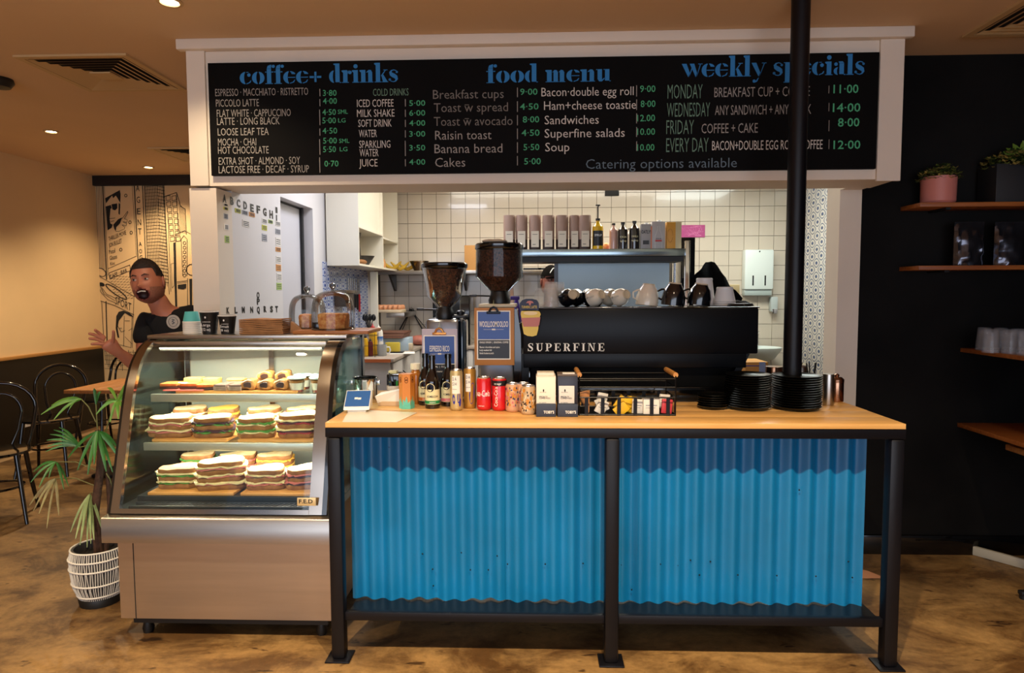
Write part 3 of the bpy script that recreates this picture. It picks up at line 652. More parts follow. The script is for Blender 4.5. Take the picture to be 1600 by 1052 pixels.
# ================================================================== DISPLAY CASE
XA, XB = -1.78, -.865
M_rear = mat('rear_panel', '#a3a69c', .2, spec=.6)
case = thing('display_case', 'refrigerated stainless and curved glass food display case left of the counter', 'display case', (0, 0, 0))
b = MB(); b.box(XA, XB, 2.70, 3.32, .10, .435); b.build('base_panel', M_steelb, case)
b = MB(); b.box(-1.715, -1.712, 2.6985, 2.70, .10, .43); b.build('panel_seam', M_dark, case)
MB().box(XA + .03, XB - .03, 2.74, 3.28, .06, .10).build('plinth', M_black, case)
for x in (XA + .07, XB - .07):
    for y in (2.78, 3.24): MB().lathe([(.02, 0), (.025, .02), (.015, .062)], (x, y, 0), 12).build('foot', M_black, case)
lx0 = at(158, 830, Y=2.62).x; lx1 = at(515, 830, Y=2.62).x
zf = at(300, 811, Y=2.62).z; zf0 = at(300, 850, Y=2.62).z
b = MB(); b.prism([(2.62, zf0), (2.62, zf - .006), (2.625, zf), (2.68, zf + .004), (2.68, zf0)], lx1 - lx0, Matrix(((0, 1, 0, lx0), (1, 0, 0, 0), (0, 0, 1, 0), (0, 0, 0, 1))))
b.box(lx0 + .01, lx1, 2.68, 3.3, zf0, zf + .003); b.build('ledge', M_steel, case)
ZB = zf + .004
prof = [(2.668, ZB), (2.70, .68), (2.74, .83), (2.80, 1.044), (2.835, 1.13), (2.87, 1.19), (2.93, 1.245), (3.0, 1.272), (3.1, 1.28)]
def sm(pr_, n=4):
    out = []
    for i in range(len(pr_) - 1):
        p0 = pr_[max(i - 1, 0)]; p1 = pr_[i]; p2 = pr_[i + 1]; p3 = pr_[min(i + 2, len(pr_) - 1)]
        for k in range(n):
            t = k / n; out.append(tuple(.5 * ((2 * p1[j]) + (-p0[j] + p2[j]) * t + (2 * p0[j] - 5 * p1[j] + 4 * p2[j] - p3[j]) * t * t + (-p0[j] + 3 * p1[j] - 3 * p2[j] + p3[j]) * t ** 3) for j in (0, 1)))
    out.append(pr_[-1]); return out
PR = sm(prof)
def strip(x0, x1, off, th, n0=0, n1=None):
    """band following the curved front"""
    b = MB(); pr_ = PR[n0:n1]; rs = []
    for i, (y, z) in enumerate(pr_):
        a = pr_[max(i - 1, 0)]; c = pr_[min(i + 1, len(pr_) - 1)]; t = Vector((0, c[0] - a[0], c[1] - a[1])).normalized(); nn = Vector((0, -t.z, t.y))
        p = Vector((0, y, z)) + nn * off; q = p - nn * th
        rs.append([Vector((x0, p.y, p.z)), Vector((x1, p.y, p.z)), Vector((x1, q.y, q.z)), Vector((x0, q.y, q.z))])
    return b.rings(rs)
M_cglass = glass('display_glass', '#f6fbfb', .75)
M_frame = mat('frame_steel', '#a79c90', .16, 1)
strip(XA + .012, XB - .07, .0, .004).build('curved_glass', M_cglass, case)
strip(XA - .0, XA + .035, .008, .02).build('frame_arch', M_frame, case)
strip(XB - .075, XB - .02, .008, .02).build('frame_arch', M_frame, case)
strip(XB - .02, XB, .008, .04).build('frame_gasket', M_blackgl, case)
strip(XA - .012, XA, .006, .04).build('frame_gasket', M_blackgl, case)
strip(XA + .035, XB - .075, .012, .012, 0, 2).build('lower_glass_trim', M_frame, case)
# side glass
for x in (XA - .002, XB - .008):
    P2 = [(y + .03, z - .012) for y, z in PR] + [(3.3, 1.27), (3.3, ZB)]
    b = MB(); b.prism(P2, .004, Matrix(((0, 1, 0, x), (1, 0, 0, 0), (0, 0, 1, 0), (0, 0, 0, 1)))); b.build('side_glass', glass('side_glass_tint', '#c4dde4', .8), case)
    MB().box(x - .004, x + .008, 3.285, 3.32, ZB, 1.285).build('rear_post', M_blackgl, case)
MB().box(XA - .01, XB + .005, 2.99, 3.32, 1.282, 1.300, .003).build('top_plate', M_steel, case)
MB().box(XA + .03, XB - .08, 2.96, 3.0, 1.245, 1.272, .004).build('lamp_housing', M_steel, case)
b = MB().box(XA + .06, XB - .11, 2.965, 2.985, 1.238, 1.2448); b.build('light_tube', mat('case_lamp', '#fff2cc', emit=7), case)
area('display_case_lamp', ((XA + XB) / 2 - .02, 2.975, 1.236), .75, 7, (1, .9, .7), (0, 0, 0), .02)
# rear doors and interior back
b = MB(); b.box(XA + .01, (XA + XB) / 2 + .01, 3.27, 3.276, ZB, 1.27); b.build('rear_door', M_rear, case)
b = MB(); b.box((XA + XB) / 2 - .01, XB - .01, 3.28, 3.286, ZB, 1.27); b.build('rear_door', M_rear, case)
for x in (XA + .03, (XA + XB) / 2, XB - .03): MB().box(x - .012, x + .012, 3.262, 3.27, ZB, 1.27).build('door_stile', M_frame, case)
MB().box(XA + .0, XB - .01, 2.69, 3.27, ZB - .004, ZB + .012).build('case_floor', mat('case_inner', '#343a3e', .3, .6), case)
b = MB()
for k in range(34): b.cbox((-1.66 + k * .0215, 2.715, ZB + .022), (.006, .05, .004), rz=-.5)
b.box(XA + .06, XB - .09, 2.69, 2.694, ZB + .012, ZB + .026); b.box(XA + .06, XB - .09, 2.742, 2.746, ZB + .012, ZB + .026)
b.build('air_grille', mat('grille_steel', '#8a8e92', .3, 1), case, kind='stuff')
# shelves: (top z, front y)
SH1 = at(400, 616, Y=2.93).z; SH2 = at(400, 692, Y=2.86).z
def shelf(z, y0, name='glass_shelf'):
    MB().box(XA + .04, XB - .03, y0, 3.25, z - .006, z).build('glass_shelf', glass('shelf_glass', '#eaf2f0', .6), case)
    MB().box(XA + .04, XB - .03, y0 - .014, y0, z - .034, z + .001, .002).build('shelf_rail', mat('shelf_rail_steel', '#c8c6b4', .35, .7), case)
    MB().box(XA + .06, XB - .05, y0 + .005, y0 + .02, z - .030, z - .022).build('light_tube', mat('case_lamp', '#fff2cc', emit=7), case)
shelf(SH1, 2.93); shelf(SH2, 2.86)
area('display_case_lamp', ((XA + XB) / 2, 2.96, SH1 - .034), .78, 4.2, (1, .94, .8), (0, 0, 0), .02)
area('display_case_lamp', ((XA + XB) / 2, 2.89, SH2 - .034), .78, 4.2, (1, .94, .8), (0, 0, 0), .02)
# maker's plate on the lower glass
p = at(465, 790, Y=2.66); q = at(495, 777, Y=2.67)
MB().box(p.x, q.x, 2.655, 2.662, p.z, q.z, .001).build('name_plate', mat('plate_gold', '#cdb689', .35, .4), case)
lettering(case, 'F.E.D', (p.x + .008, 2.655, p.z + .011), (1, 0, 0), (0, 0, 1), q.x - p.x - .02, .016, M_black, .02)

# ---- food
M_crust = mat('bread_crust', '#9a6a3a', .8, col2='#7a4a24', scale=30, bump=.3, bscale=80)
M_crumb = mat('bread_crumb', '#e6cf9e', .85, col2='#cfae78', scale=40, bump=.3, bscale=120)
M_brown = mat('wholemeal_bread', '#b08354', .85, col2='#8a6038', scale=40, bump=.3, bscale=120)
M_ham = mat('ham', '#c9736a', .4); M_let = mat('lettuce', '#4f9440', .45, var=.4, scale=30); M_chz = mat('cheese', '#e8b648', .4); M_egg = mat('egg_salad', '#ead9a0', .5, var=.2, scale=60)
M_beet = mat('red_relish', '#a02c3c', .4); M_aub = mat('dark_filling', '#4a2f3c', .5, var=.4, scale=40)
def slice_outline(L, W, n=20, seed=0):
    r = random.Random(seed); pts = []
    for k in range(n):
        a = 2 * PI * k / n; c, s = math.cos(a), math.sin(a)
        pts.append((math.copysign(abs(c) ** .55, c) * L / 2 * (1 + r.uniform(-.06, .06)), math.copysign(abs(s) ** .7, s) * W / 2 * (1 + r.uniform(-.09, .09)) * (1.14 if c > 0 else .86)))
    return pts
def slab(pts, z0, z1, mside, mtop, name, parent, wave=0):
    b = MB(); rs = []; n = len(pts)
    def W(x, y): return wave * math.sin(x * 40) * .5
    for s_, z in ((.97, z0), (1, z0 + (z1 - z0) * .3), (1, z0 + (z1 - z0) * .75), (.95, z1)): rs.append([Vector((p[0] * s_, p[1] * s_, z + W(p[0], p[1]))) for p in pts])
    b.mi = 0; b.rings(rs, cap0=True, cap1=False)
    b.mi = 1; b.rings([[Vector((p[0] * .95, p[1] * .95, z1 + W(*p))) for p in pts], [Vector((p[0] * .4, p[1] * .4, z1 + .001 + W(p[0] * .4, 0))) for p in pts]], cap0=False)
    return b.build(name, [mside, mtop], parent)
def ruffle(pts, z, m_, name, parent, amp=.004, over=1.04, seed=1, th=.003):
    r = random.Random(seed); b = MB(); n = len(pts) * 2; rs = []
    for k in range(n):
        p = pts[k // 2]; q = pts[(k // 2 + 1) % len(pts)]; t = .5 * (k % 2); x = p[0] + (q[0] - p[0]) * t; y = p[1] + (q[1] - p[1]) * t
        o = over + r.uniform(-.03, .07); d = r.uniform(-amp, amp)
        rs.append([Vector((x * .8, y * .8, z - th / 2)), Vector((x * o, y * o, z + d - th / 2)), Vector((x * o, y * o, z + d + th / 2)), Vector((x * .8, y * .8, z + th / 2))])
    b.rings(rs, closed=True); return b.build(name, m_, parent)
def sandwich(x, y, z, rz, label, L=.17, W=.082, layers=3, fills=None, bread=None, tilt=0, seed=0, grp='sandwiches in the display case', top=None):
    t = thing('sandwich', label, 'sandwich', (x, y, z + .006), rz, None, (.12, tilt, rz + .1 + random.Random(seed).uniform(-.12, .14)))
    t.scale = (1.12, 1.12, 1.6); zz = 0; fills = fills or [(M_ham, 'ham_slice'), (M_chz, 'cheese_slice')]
    for k in range(layers):
        o = slice_outline(L * (1 - .03 * k), W * (1 - .03 * k), seed=seed + k); bt = .0125
        slab(o, zz, zz + bt, M_crust, (top if top and k == layers - 1 else bread or M_crumb), 'bread_slice', t, .003); zz += bt
        if k < layers - 1:
            for j, (mm, nm) in enumerate(fills):
                ruffle(o, zz + .003, mm, nm, t, .003, 1.0 + .05 * j, seed + 3 * k + j, .004); zz += .0045
    return t
def board_(x, y, z, w_, d_, lab, rz=0, mm=None):
    o = MB().box(-w_ / 2, w_ / 2, -d_ / 2, d_ / 2, 0, .012, .002).build('serving_board', mm or M_rawood); o.location = (x, y, z + .0005); o.rotation_euler = (0, 0, rz); tag(o, lab, 'board'); return o
LET = (M_let, 'lettuce'); HAM = (M_ham, 'ham_slice'); CH = (M_chz, 'cheese_slice'); EG = (M_egg, 'egg_filling'); BT = (M_beet, 'relish'); AU = (M_aub, 'vegetable_filling')
# middle shelf
z = SH2
board_(-1.545, 3.02, z, .34, .30, 'light wooden serving board on the middle shelf, left one'); board_(-1.135, 3.02, z, .38, .30, 'light wooden serving board on the middle shelf, right one'); z += .013
Ym = 2.93
def sx(x, y): return at(x, 680, Y=y).x
sandwich(sx(270, Ym), Ym, z, .18, 'white bread sandwich furthest left on the middle shelf, filling pale', .17, .08, 3, [HAM, EG], seed=1, tilt=0)
sandwich(sx(335, Ym), Ym + .0, z, .12, 'brown bread sandwich with green lettuce, second from left on the middle shelf', .15, .075, 3, [LET, AU], M_brown, seed=5, top=M_crumb)
sandwich(sx(402, Ym), Ym, z, .15, 'egg filled sandwich in the centre front of the middle shelf', .15, .08, 3, [EG, LET], seed=9)
sandwich(sx(467, Ym), Ym, z, .30, 'white sandwich with red filling, furthest right on the middle shelf', .16, .075, 3, [BT, AU, EG], seed=14)
Ym2 = 3.09
sandwich(sx(300, Ym2), Ym2, z + .0, .15, 'pale sandwich at the back left of the middle shelf', .15, .08, 4, [EG], seed=21)
sandwich(sx(352, Ym2), Ym2, z + .0, .1, 'toasted orange sandwich at the back of the middle shelf, left of centre', .13, .08, 4, [CH], M_chz, seed=24)
sandwich(sx(415, Ym2), Ym2, z + .0, .1, 'white sandwich at the back of the middle shelf, right of centre', .15, .08, 4, [EG], seed=27)
sandwich(sx(475, Ym2), Ym2, z + .0, .2, 'white sandwich at the back right of the middle shelf', .15, .075, 4, [HAM], seed=30)
# bottom tray
z = ZB + .013; zl = z + .03
b = MB(); b.box(XA + .05, XB - .04, 2.77, 3.2, z - .0005, zl); o = b.build('deck_tray', mat('tray_steel', '#55595c', .3, .8), case)
board_(-1.50, 2.95, zl, .38, .34, 'light wooden serving board on the bottom deck, left one'); board_(-1.10, 2.95, zl, .36, .34, 'light wooden serving board on the bottom deck, right one'); z = zl + .013
Ym = 2.86
sandwich(sx(277, Ym), Ym + .01, z, .15, 'brown bread sandwich with green salad, front left of the bottom deck', .16, .075, 3, [LET, EG], M_brown, seed=41, top=M_brown)
sandwich(sx(345, Ym), Ym, z, .32, 'thick white bread ham sandwich, second from left on the bottom deck', .19, .085, 4, [HAM, EG], seed=45)
sandwich(sx(415, Ym), Ym, z, .15, 'ham sandwich with pale crust, third from left on the bottom deck', .155, .08, 3, [HAM, EG], seed=49)
sandwich(sx(475, Ym), Ym + .01, z, .18, 'crusty sandwich in front right corner of the bottom deck', .15, .08, 3, [AU, HAM], seed=53)
Ym2 = 3.06
sandwich(sx(310, Ym2), Ym2, z, .12, 'white sandwich with lettuce at the back left of the bottom deck', .15, .075, 4, [LET], seed=57)
sandwich(sx(372, Ym2), Ym2, z, .25, 'ham sandwich at the back centre of the bottom deck', .16, .075, 4, [HAM], seed=60)
sandwich(sx(430, Ym2), Ym2, z, .12, 'pale toasted sandwich at the back right of the bottom deck', .16, .08, 4, [CH], seed=63)
# top shelf: slices
z = SH1
bd = board_(-1.36, 3.03, z, .56, .17, 'pine board under the slices on the top shelf of the display case'); z += .013
M_choc = mat('chocolate', '#3a1f14', .5, var=.3, scale=40); M_orange = mat('oat_topping', '#c9742c', .7, var=.35, scale=60, bump=.4); M_pink = mat('pink_card', '#d8584e', .6); M_nut = mat('biscuit_slice', '#d8a960', .7, var=.3, scale=50)
M_cake = mat('grey_brown_cake', '#8d7466', .7, var=.3, scale=50)
def cake(x, y, z, w_, d_, h1, h2, m1, m2, lab, rz=0, nm='cake_slice'):
    t = thing(nm, lab, 'cake', (x, y, z), rz)
    MB().box(-w_ / 2, w_ / 2, -d_ / 2, d_ / 2, 0, h1, .003).build('base_layer', m1, t)
    b = MB(); b.box(-w_ / 2 + .001, w_ / 2 - .001, -d_ / 2 + .001, d_ / 2 - .001, h1, h1 + h2, .004)
    b.build('topping', m2, t); return t
o = MB().box(-.09, .09, -.08, .08, 0, .004).build('tray_liner', M_pink); o.location = (-1.60, 3.01, SH1 + .0135); tag(o, 'pink card under the chocolate oat slices on the top shelf', 'card')
zz = z + .0045
for x, wh in ((272, 'leftmost'), (303, 'second from left'), (328, 'third from left')): cake(sx(x, 2.99), 2.99, zz if x < 310 else z, .078, .085, .014, .014, M_choc, M_orange, 'chocolate based orange topped slice, %s on the top shelf' % wh, .08)
cake(sx(308, 3.07), 3.065, zz, .085, .05, .012, .03, M_choc, M_nut, 'pale topped chocolate slice at the back of the top shelf, left one'); cake(sx(335, 3.07), 3.07, z, .075, .05, .012, .032, M_choc, M_nut, 'pale topped chocolate slice at the back of the top shelf, right one')
for x, wh in ((351, 'left of the two'), (374, 'right of the two')): cake(sx(x, 2.98), 2.98, z, .06, .07, .020, .008, M_cake, mat('chocolate_icing', '#6d5750', .35), 'grey brown iced brownie, %s on the top shelf' % wh)
cake(sx(372, 3.06), 3.065, z, .08, .055, .03, .012, M_cake, M_nut, 'flat golden biscuit slice behind the brownies')
M_roll = mat('sausage_roll_pastry', '#c98f4c', .5, col2='#5a3418', scale=28)
def roll(x, y, z, lab):
    t = thing('filled_roll', lab, 'pastry', (x, y, z), .1)
    pts = slice_outline(.066, .045, seed=int(x * 100)); 
    b = MB(); b.rings([[Vector((p[0] * s_, yy, .024 + p[1] * s_)) for p in pts] for s_, yy in ((.8, -.035), (1, -.03), (1, .03), (.8, .035))]); b.build('pastry', M_roll, t)
    MB().rings([[Vector((p[0] * s_, yy, .024 + p[1] * s_)) for p in pts] for s_, yy in ((.55, -.0355), (.5, -.0375))]).build('filling', M_choc, t)
for x, y, dz, wh in ((393, 2.99, 0, 'front left'), (418, 2.99, 0, 'front centre'), (443, 2.99, 0, 'front right'), (419, 3.065, .03, 'raised at the back left'), (446, 3.065, .03, 'raised at the back right')):
    if dz: o = MB().box(-.03, .03, -.03, .03, 0, .03).build('riser', M_rawood); o.location = (sx(x, y), y + .005, z); tag(o, 'small wooden riser under the back %s pastry' % wh.split()[-1], 'riser')
    roll(sx(x, y), y, z + dz + .0005, 'golden filled pastry roll, %s of the top shelf group' % wh)
M_yog = mat('yoghurt', '#eeeedd', .5); M_berry = mat('berry_compote', '#7a1f22', .4); M_gran = mat('granola', '#b07a3c', .8, var=.5, scale=80, bump=.5); M_cup = glass('clear_plastic', '#ffffff', .35)
def yog(x, y, lab):
    t = thing('yoghurt_cup', lab, 'yoghurt', (x, y, SH1 + .0005))
    MB().lathe([(.027, .002), (.029, .013)], n=20).build('berries', M_berry, t); MB().lathe([(.0295, .0135), (.034, .045)], n=20).build('yoghurt_layer', M_yog, t)
    MB().lathe([(.0343, .0455), (.0355, .058)], n=20).build('granola_layer', M_gran, t)
    MB().lathe([(.0285, 0), (.038, .064), (.0375, .064), (.028, .001)], n=24, cap0=False, cap1=False).build('cup', M_cup, t)
    l = MB().lathe([(.040, .064), (.042, .066), (.041, .071), (.034, .073)], n=24).build('lid', mat('pale_blue_lid', '#c8dcdc', .4), t)
    b = MB(); b.tube([(.02 * math.cos(a_ * PI / 8), .02 * math.sin(a_ * PI / 8), .0735) for a_ in range(16)], .0009, 4, True); b.tube([(-.012, 0, .0735), (0, .006, .0735), (.012, 0, .0735)], .0009, 4); b.build('lid_print', mat('lid_print', '#3c7c80', .6), l)
for x, y, wh in ((466, 2.985, 'front left of the group of four'), (500, 2.985, 'front right, at the frame'), (476, 3.08, 'back left of the group of four'), (502, 3.08, 'back right of the group of four')): yog(sx(x, y), y, 'clear cup of berry yoghurt with pale blue lid, ' + wh)

# ---- on top of the case
TZ = 1.3005
def cup_stack(x, y, lab, n, r0, r1, h, m1, nested, mband=None):
    pass
M_teal = mat('teal_paper', '#55b7b4', .6); M_cupw = mat('white_cup_rim', '#e8e2d4', .6); M_cupb = mat('black_paper_cup', '#101011', .5)
xx = at(295, 522, Z=TZ)
y_ = 3.10
for k in range(7):
    t = thing('paper_cup', 'teal upside-down paper cup on top of a nested stack on the case' if k == 6 else 'white rimmed nested paper cup, %s from top of the teal stack' % ('second', 'third', 'fourth', 'fifth', 'sixth', 'bottom one, seventh')[5 - k], 'paper cup', (xx.x, y_, TZ + k * .0085), group='nested paper cups on the display case')
    h = .062
    MB().lathe([(.0395, .0), (.041, .004), (.0395, .008), (.0385, .004)], n=24, cap0=False, cap1=False).build('rim', M_cupw, t)
    if k == 6: MB().lathe([(.039, .004), (.029, .052), (.028, .054), (.026, .052)], n=24).build('wall', M_teal, t)
    else: MB().lathe([(.039, .004), (.037, .0095)], n=24, cap0=False, cap1=False).build('wall', M_cupw, t)
def blackcup(x, y, h, r, words, lab):
    p = at(x, 521, Y=y); t = thing('takeaway_cup', lab, 'takeaway cup', (p.x, y, TZ))
    MB().lathe([(r * .72, 0), (r * .74, .003), (r, h - .004), (r + .002, h - .002), (r + .002, h), (r - .002, h), (r * .7, .006)], n=28, cap0=True, cap1=False).build('wall', M_cupb, t)
    MB().lathe([(r + .001, h - .004), (r + .0026, h - .001), (r + .001, h + .001)], n=28, cap0=False, cap1=False).build('rim', M_paper, t)
    zz = h * .36
    for s_ in words: lettering(t, s_, (-r * .45, -r * .93, zz), (1, 0, -.05), (0, -.15, 1), r * 1.0, h * .12, M_paper, .005); zz -= h * .2
    lettering(t, 'SUPERFINE', (-r * .35, -r * .92, h * .52), (1, 0, 0), (0, -.15, 1), r * .9, h * .04, M_paper, 0)
    MB().sphere((.0, -r * .96, h * .74), (.004, .001, .005), 8, 5).build('emblem', M_paper, t)
blackcup(328, 3.09, .106, .043, ('Large', '(12 oz)'), 'taller black takeaway cup with white handwriting on the case'); blackcup(356, 3.09, .087, .040, ('Small', '(8 oz)'), 'shorter black takeaway cup with white handwriting on the case')
M_kraft = mat('kraft_paper', '#b07c4c', .8, var=.25, scale=30)
p0 = at(381, 521, Y=3.11).x; p1 = at(449, 521, Y=3.11).x
for k in range(9):
    b = MB(); nx = 14; th = .0062; zc = k * .0078
    def fz(u, v, o): return Vector((-(p1 - p0) / 2 + (p1 - p0) * u * (1 - .01 * (k % 3)), -.06 + .12 * v, zc + o + .0015 * math.sin(u * 9 + k * .6) * (0 if k == 0 else 1) * min(1, k / 3)))
    b.grid(nx, 1, lambda u, v: fz(u, v, .0005)); b.grid(nx, 1, lambda u, v: fz(u, v, th)); b.grid(nx, 1, lambda u, v: fz(u, 0, .0005 + v * (th - .0005))); b.grid(nx, 1, lambda u, v: fz(u, 1, .0005 + v * (th - .0005)))
    b.grid(1, 1, lambda u, v: fz(0, v, .0005 + u * (th - .0005))); b.grid(1, 1, lambda u, v: fz(1, v, .0005 + u * (th - .0005)))
    o = b.build('paper_bag', M_kraft); o.location = ((p0 + p1) / 2, 3.12, TZ + .0006); tag(o, 'flat brown kraft paper bag, %s of the stack on the display case' % ('bottom', 'second from bottom', 'third from bottom', 'fourth from bottom', 'middle', 'fourth from top', 'third from top', 'second from top', 'topmost')[k], 'paper bag', 'kraft bags stacked on the display case')
# leaning kraft bag pointing right
b = MB(); b.prism([(0, 0), (.075, 0), (.004, .055)], .03); o = b.build('folded_bag', M_kraft); o.location = (p1 + .006, 3.13, TZ); tag(o, 'folded kraft bag leaning against the right side of the bag stack', 'paper bag')
# wooden board and two glass domes
y_ = 3.13; bx0 = at(449, 517, Y=y_).x; bx1 = at(563, 517, Y=y_).x
o = MB().box(0, bx1 - bx0, -.13, .13, 0, .016, .003).build('cake_board', M_woodd); o.location = (bx0 + .012 + .05, y_ + .03, TZ); tag(o, 'orange brown wooden board on top of the case under the domes', 'board')
DZt = TZ + .0165
def dome(x, y, r, h, lab):
    t = thing('glass_cloche', lab, 'cloche', (x, y, DZt))
    pr_ = [(r, 0), (r * 1.0, h * .45), (r * .93, h * .72), (r * .72, h * .9), (r * .35, h * .985), (.004, h)]
    MB().lathe(sm(pr_, 3), n=36, cap0=False, cap1=False).build('dome', glass('cloche_glass', '#f6f8f8', .8), t)
    MB().lathe([(r + .002, 0), (r + .003, .004), (r, .008), (r - .003, .004)], n=36, cap0=False, cap1=False).build('rim', glass('cloche_rim', '#dfe6e6', 1.5), t)
    MB().lathe([(.008, h - .002), (.007, h + .008), (.016, h + .02), (.014, h + .032), (.004, h + .038)], n=20, cap0=False).build('knob', glass('knob_glass', '#c8d0d0', 3), t); return t
dx = at(521, 517, Y=3.13).x
dome(dx, 3.13, .1, .185, 'front glass cake dome with round knob on the wooden board'); dome(at(486, 517, Y=3.28).x, 3.235, .088, .17, 'glass cake dome behind and left of the front one')
M_loaf = mat('granola_loaf', '#b8642a', .8, col2='#e0a860', scale=60, bump=.6, bscale=140)
def loaf(x, y, w_, d_, h, lab, rz=0):
    b = MB(); b.box(-w_ / 2, w_ / 2, -d_ / 2, d_ / 2, 0, h, .012)
    for v in b.bm.verts: v.co.x *= 1 + .12 * v.co.z / h; v.co.z += random.uniform(-.002, .002) if v.co.z > h * .7 else 0
    o = b.build('seeded_loaf', M_loaf); o.location = (x, y, DZt + .0005); o.rotation_euler = (0, 0, rz); tag(o, lab, 'loaf')
loaf(dx + .012, 3.10, .125, .08, .078, 'seedy orange brown loaf inside the front dome'); loaf(at(482, 517, Y=3.25).x, 3.235, .06, .08, .07, 'seedy loaf end inside the rear dome')
o = MB().box(-.0225, .0225, -.004, .004, 0, .036, .002).build('label_block', M_blackgl); o.location = (dx - .066, 3.085, DZt); tag(o, 'small glossy dark sign block inside the front dome', 'sign')
# ================================================================== ON THE COUNTER
CT = CZ + .0004
M_navy = mat('machine_black', '#04060b', .35, spec=.18)
# ---- coffee machine
mac = thing('espresso_machine', 'large black espresso machine with SUPERFINE lettering on its back panel', 'coffee machine', (0, 0, 0))
mxa = at(817, 480, Y=3.0).x; mxb = at(1186, 480, Y=3.0).x; zt_ = at(1000, 480, Y=3.0).z; zm = at(1000, 575, Y=3.0).z; zm1 = at(1180, 553, Y=3.0).z
MB().box(mxa, mxb, 3.0, 3.40, zm1, zt_ - .006, .006).build('upper_body', M_navy, mac)
MB().box(mxa + .002, mxb - .05, 3.004, 3.03, zm - .0, zm1 + .01, .003).build('back_panel', M_navy, mac)
MB().box(mxa - .004, mxb + .002, 2.995, 3.405, zt_ - .006, zt_, .002).build('cup_tray', M_blackgl, mac)
b = MB(); b.box(mxa + .03, at(1150, 600, Y=3.06).x, 3.06, 3.36, CT + .06, zm1, .01); b.build('lower_body', mat('machine_lower_black', '#050505', .6, spec=.1), mac)  # set-back lower body in its own matt black
MB().box(mxa + .0, mxb - .09, 3.03, 3.5, CT + .035, CT + .075, .006).build('drip_tray', M_blackgl, mac)
for x in (mxa + .06, mxb - .14):
    for y in (3.07, 3.40): MB().lathe([(.022, 0), (.024, .004), (.018, .036)], (x, y, CT), 16).build('foot', M_blackgl, mac)
for x, sgn in ((mxb - .045, -1), (mxa + .01, 1)):
    b = MB(); P3 = [Vector((x, 3.02, zm1)), Vector((x - .07 * (1 if sgn < 0 else 0), 3.02, CT + .08))]
    d_ = .016; V = [b.bm.verts.new(p) for p in (P3[0] + Vector((-d_, 0, 0)), P3[0] + Vector((d_, 0, 0)), P3[1] + Vector((d_, 0, 0)), P3[1] + Vector((-d_, 0, 0)))]
    W = [b.bm.verts.new(v.co + Vector((0, .3, 0))) for v in V]; b.face(V); b.face(W[::-1])
    for i in range(4): b.face([V[i], W[i], W[(i + 1) % 4], V[(i + 1) % 4]])
    b.build('side_panel', M_navy, mac)
fat(mac, 'SUPERFINE', 824, 945, 549, 12.5, 2.9985, mat('white_lettering', '#e8e6e0', .5), G2, 'lettering', .28)
# working side: three group heads with portafilters, and the steam wands seen at the left end
for k in range(3):
    x = mxa + .2 + k * .28
    g = MB().lathe([(.035, 1.14), (.038, 1.2), (.03, 1.24)], (x, 3.44, 0), 20).build('group_head', M_chrome, mac)
    MB().lathe([(.033, 1.112), (.036, 1.118), (.036, 1.138)], (x, 3.44, 0), 20).build('portafilter', M_chrome, g)
    b = MB(); b.tube([(x, 3.47, 1.125), (x, 3.56, 1.115), (x, 3.60, 1.11)], .012, 10); b.build('portafilter_handle', M_blackpl, g)
p = at(828, 572, Y=3.12)
b = MB(); b.lathe([(.016, 0), (.016, .075), (.012, .08)], (p.x - .002, 3.12, p.z - .07), 16); b.lathe([(.013, 0), (.018, .004), (.018, .045), (.01, .05)], (p.x + .004, 3.12, p.z - .125), 16)
b.build('steam_valve', M_chrome, mac)
b = MB(); q = at(833, 640, Y=3.12); b.tube([(p.x + .004, 3.12, p.z - .11), (p.x + .008, 3.12, p.z - .145), (p.x + .012, 3.12, CT + .012)], .005, 8); b.build('steam_wand', M_chrome, mac)
b = MB(); b.tube([at(836, 556, Y=3.08), at(841, 575, Y=3.08), at(845, 600, Y=3.08)], .008, 8, flat=.5); b.build('tap_lever', mat('brass_lever', '#b8a284', .35, .7), mac)
# turmeric latte cup-shaped sign hanging on the machine
sg = thing('cup_sign', 'yellow cup-shaped sign with pink band and navy header reading TURMERIC LATTE', 'sign', at(828, 497, Y=2.985))
sw = px(32, 2.98); sh = px(41, 2.98)
def sgp(x, y): p = at(x, y, Y=2.985) - sg.location; return (p.x, p.z)
M_sy = mat('sign_yellow', '#d9bf58', .5); M_sp = mat('sign_pink', '#b8706a', .5); M_sn = mat('sign_navy', '#151f3f', .5)
MB().prism([sgp(x, y) for x, y in ((812, 484), (812, 474), (816, 469), (822, 467), (832, 467), (839, 469), (842, 474), (842, 484), (840, 486), (815, 486))], .006).build('header', M_sn, sg)
MB().prism([sgp(x, y) for x, y in ((814, 487), (819, 484.5), (836, 484.5), (843, 487), (845, 491), (842, 500), (841, 515), (838.5, 524), (832, 526), (824, 525), (818.5, 522), (816.5, 512), (815, 499), (813.5, 491))], .006).build('cup_shape', M_sy, sg)
b = MB(); b.prism([sgp(x, y) for x, y in ((814, 497), (844.5, 496), (842.5, 508), (840, 510.5), (818, 510.5))], .002); o = b.build('band', M_sp, sg); o.location = (0, -.0022, 0)
b = MB(); c_ = [sgp(829 + 11 * math.cos(a_ * PI / 8), 489.5 + 3 * math.sin(a_ * PI / 8)) for a_ in range(16)]; b.prism(c_, .001); o = b.build('froth', mat('sign_froth', '#e6d0a0', .5), sg); o.location = (0, -.0012, 0)
lettering(sg, 'TURMERIC LATTE', (sgp(815, 482)[0], -.0005, sgp(815, 482)[1]), (1, 0, 0), (0, 0, 1), px(24, 2.98), px(4, 2.98), M_sy, .01)
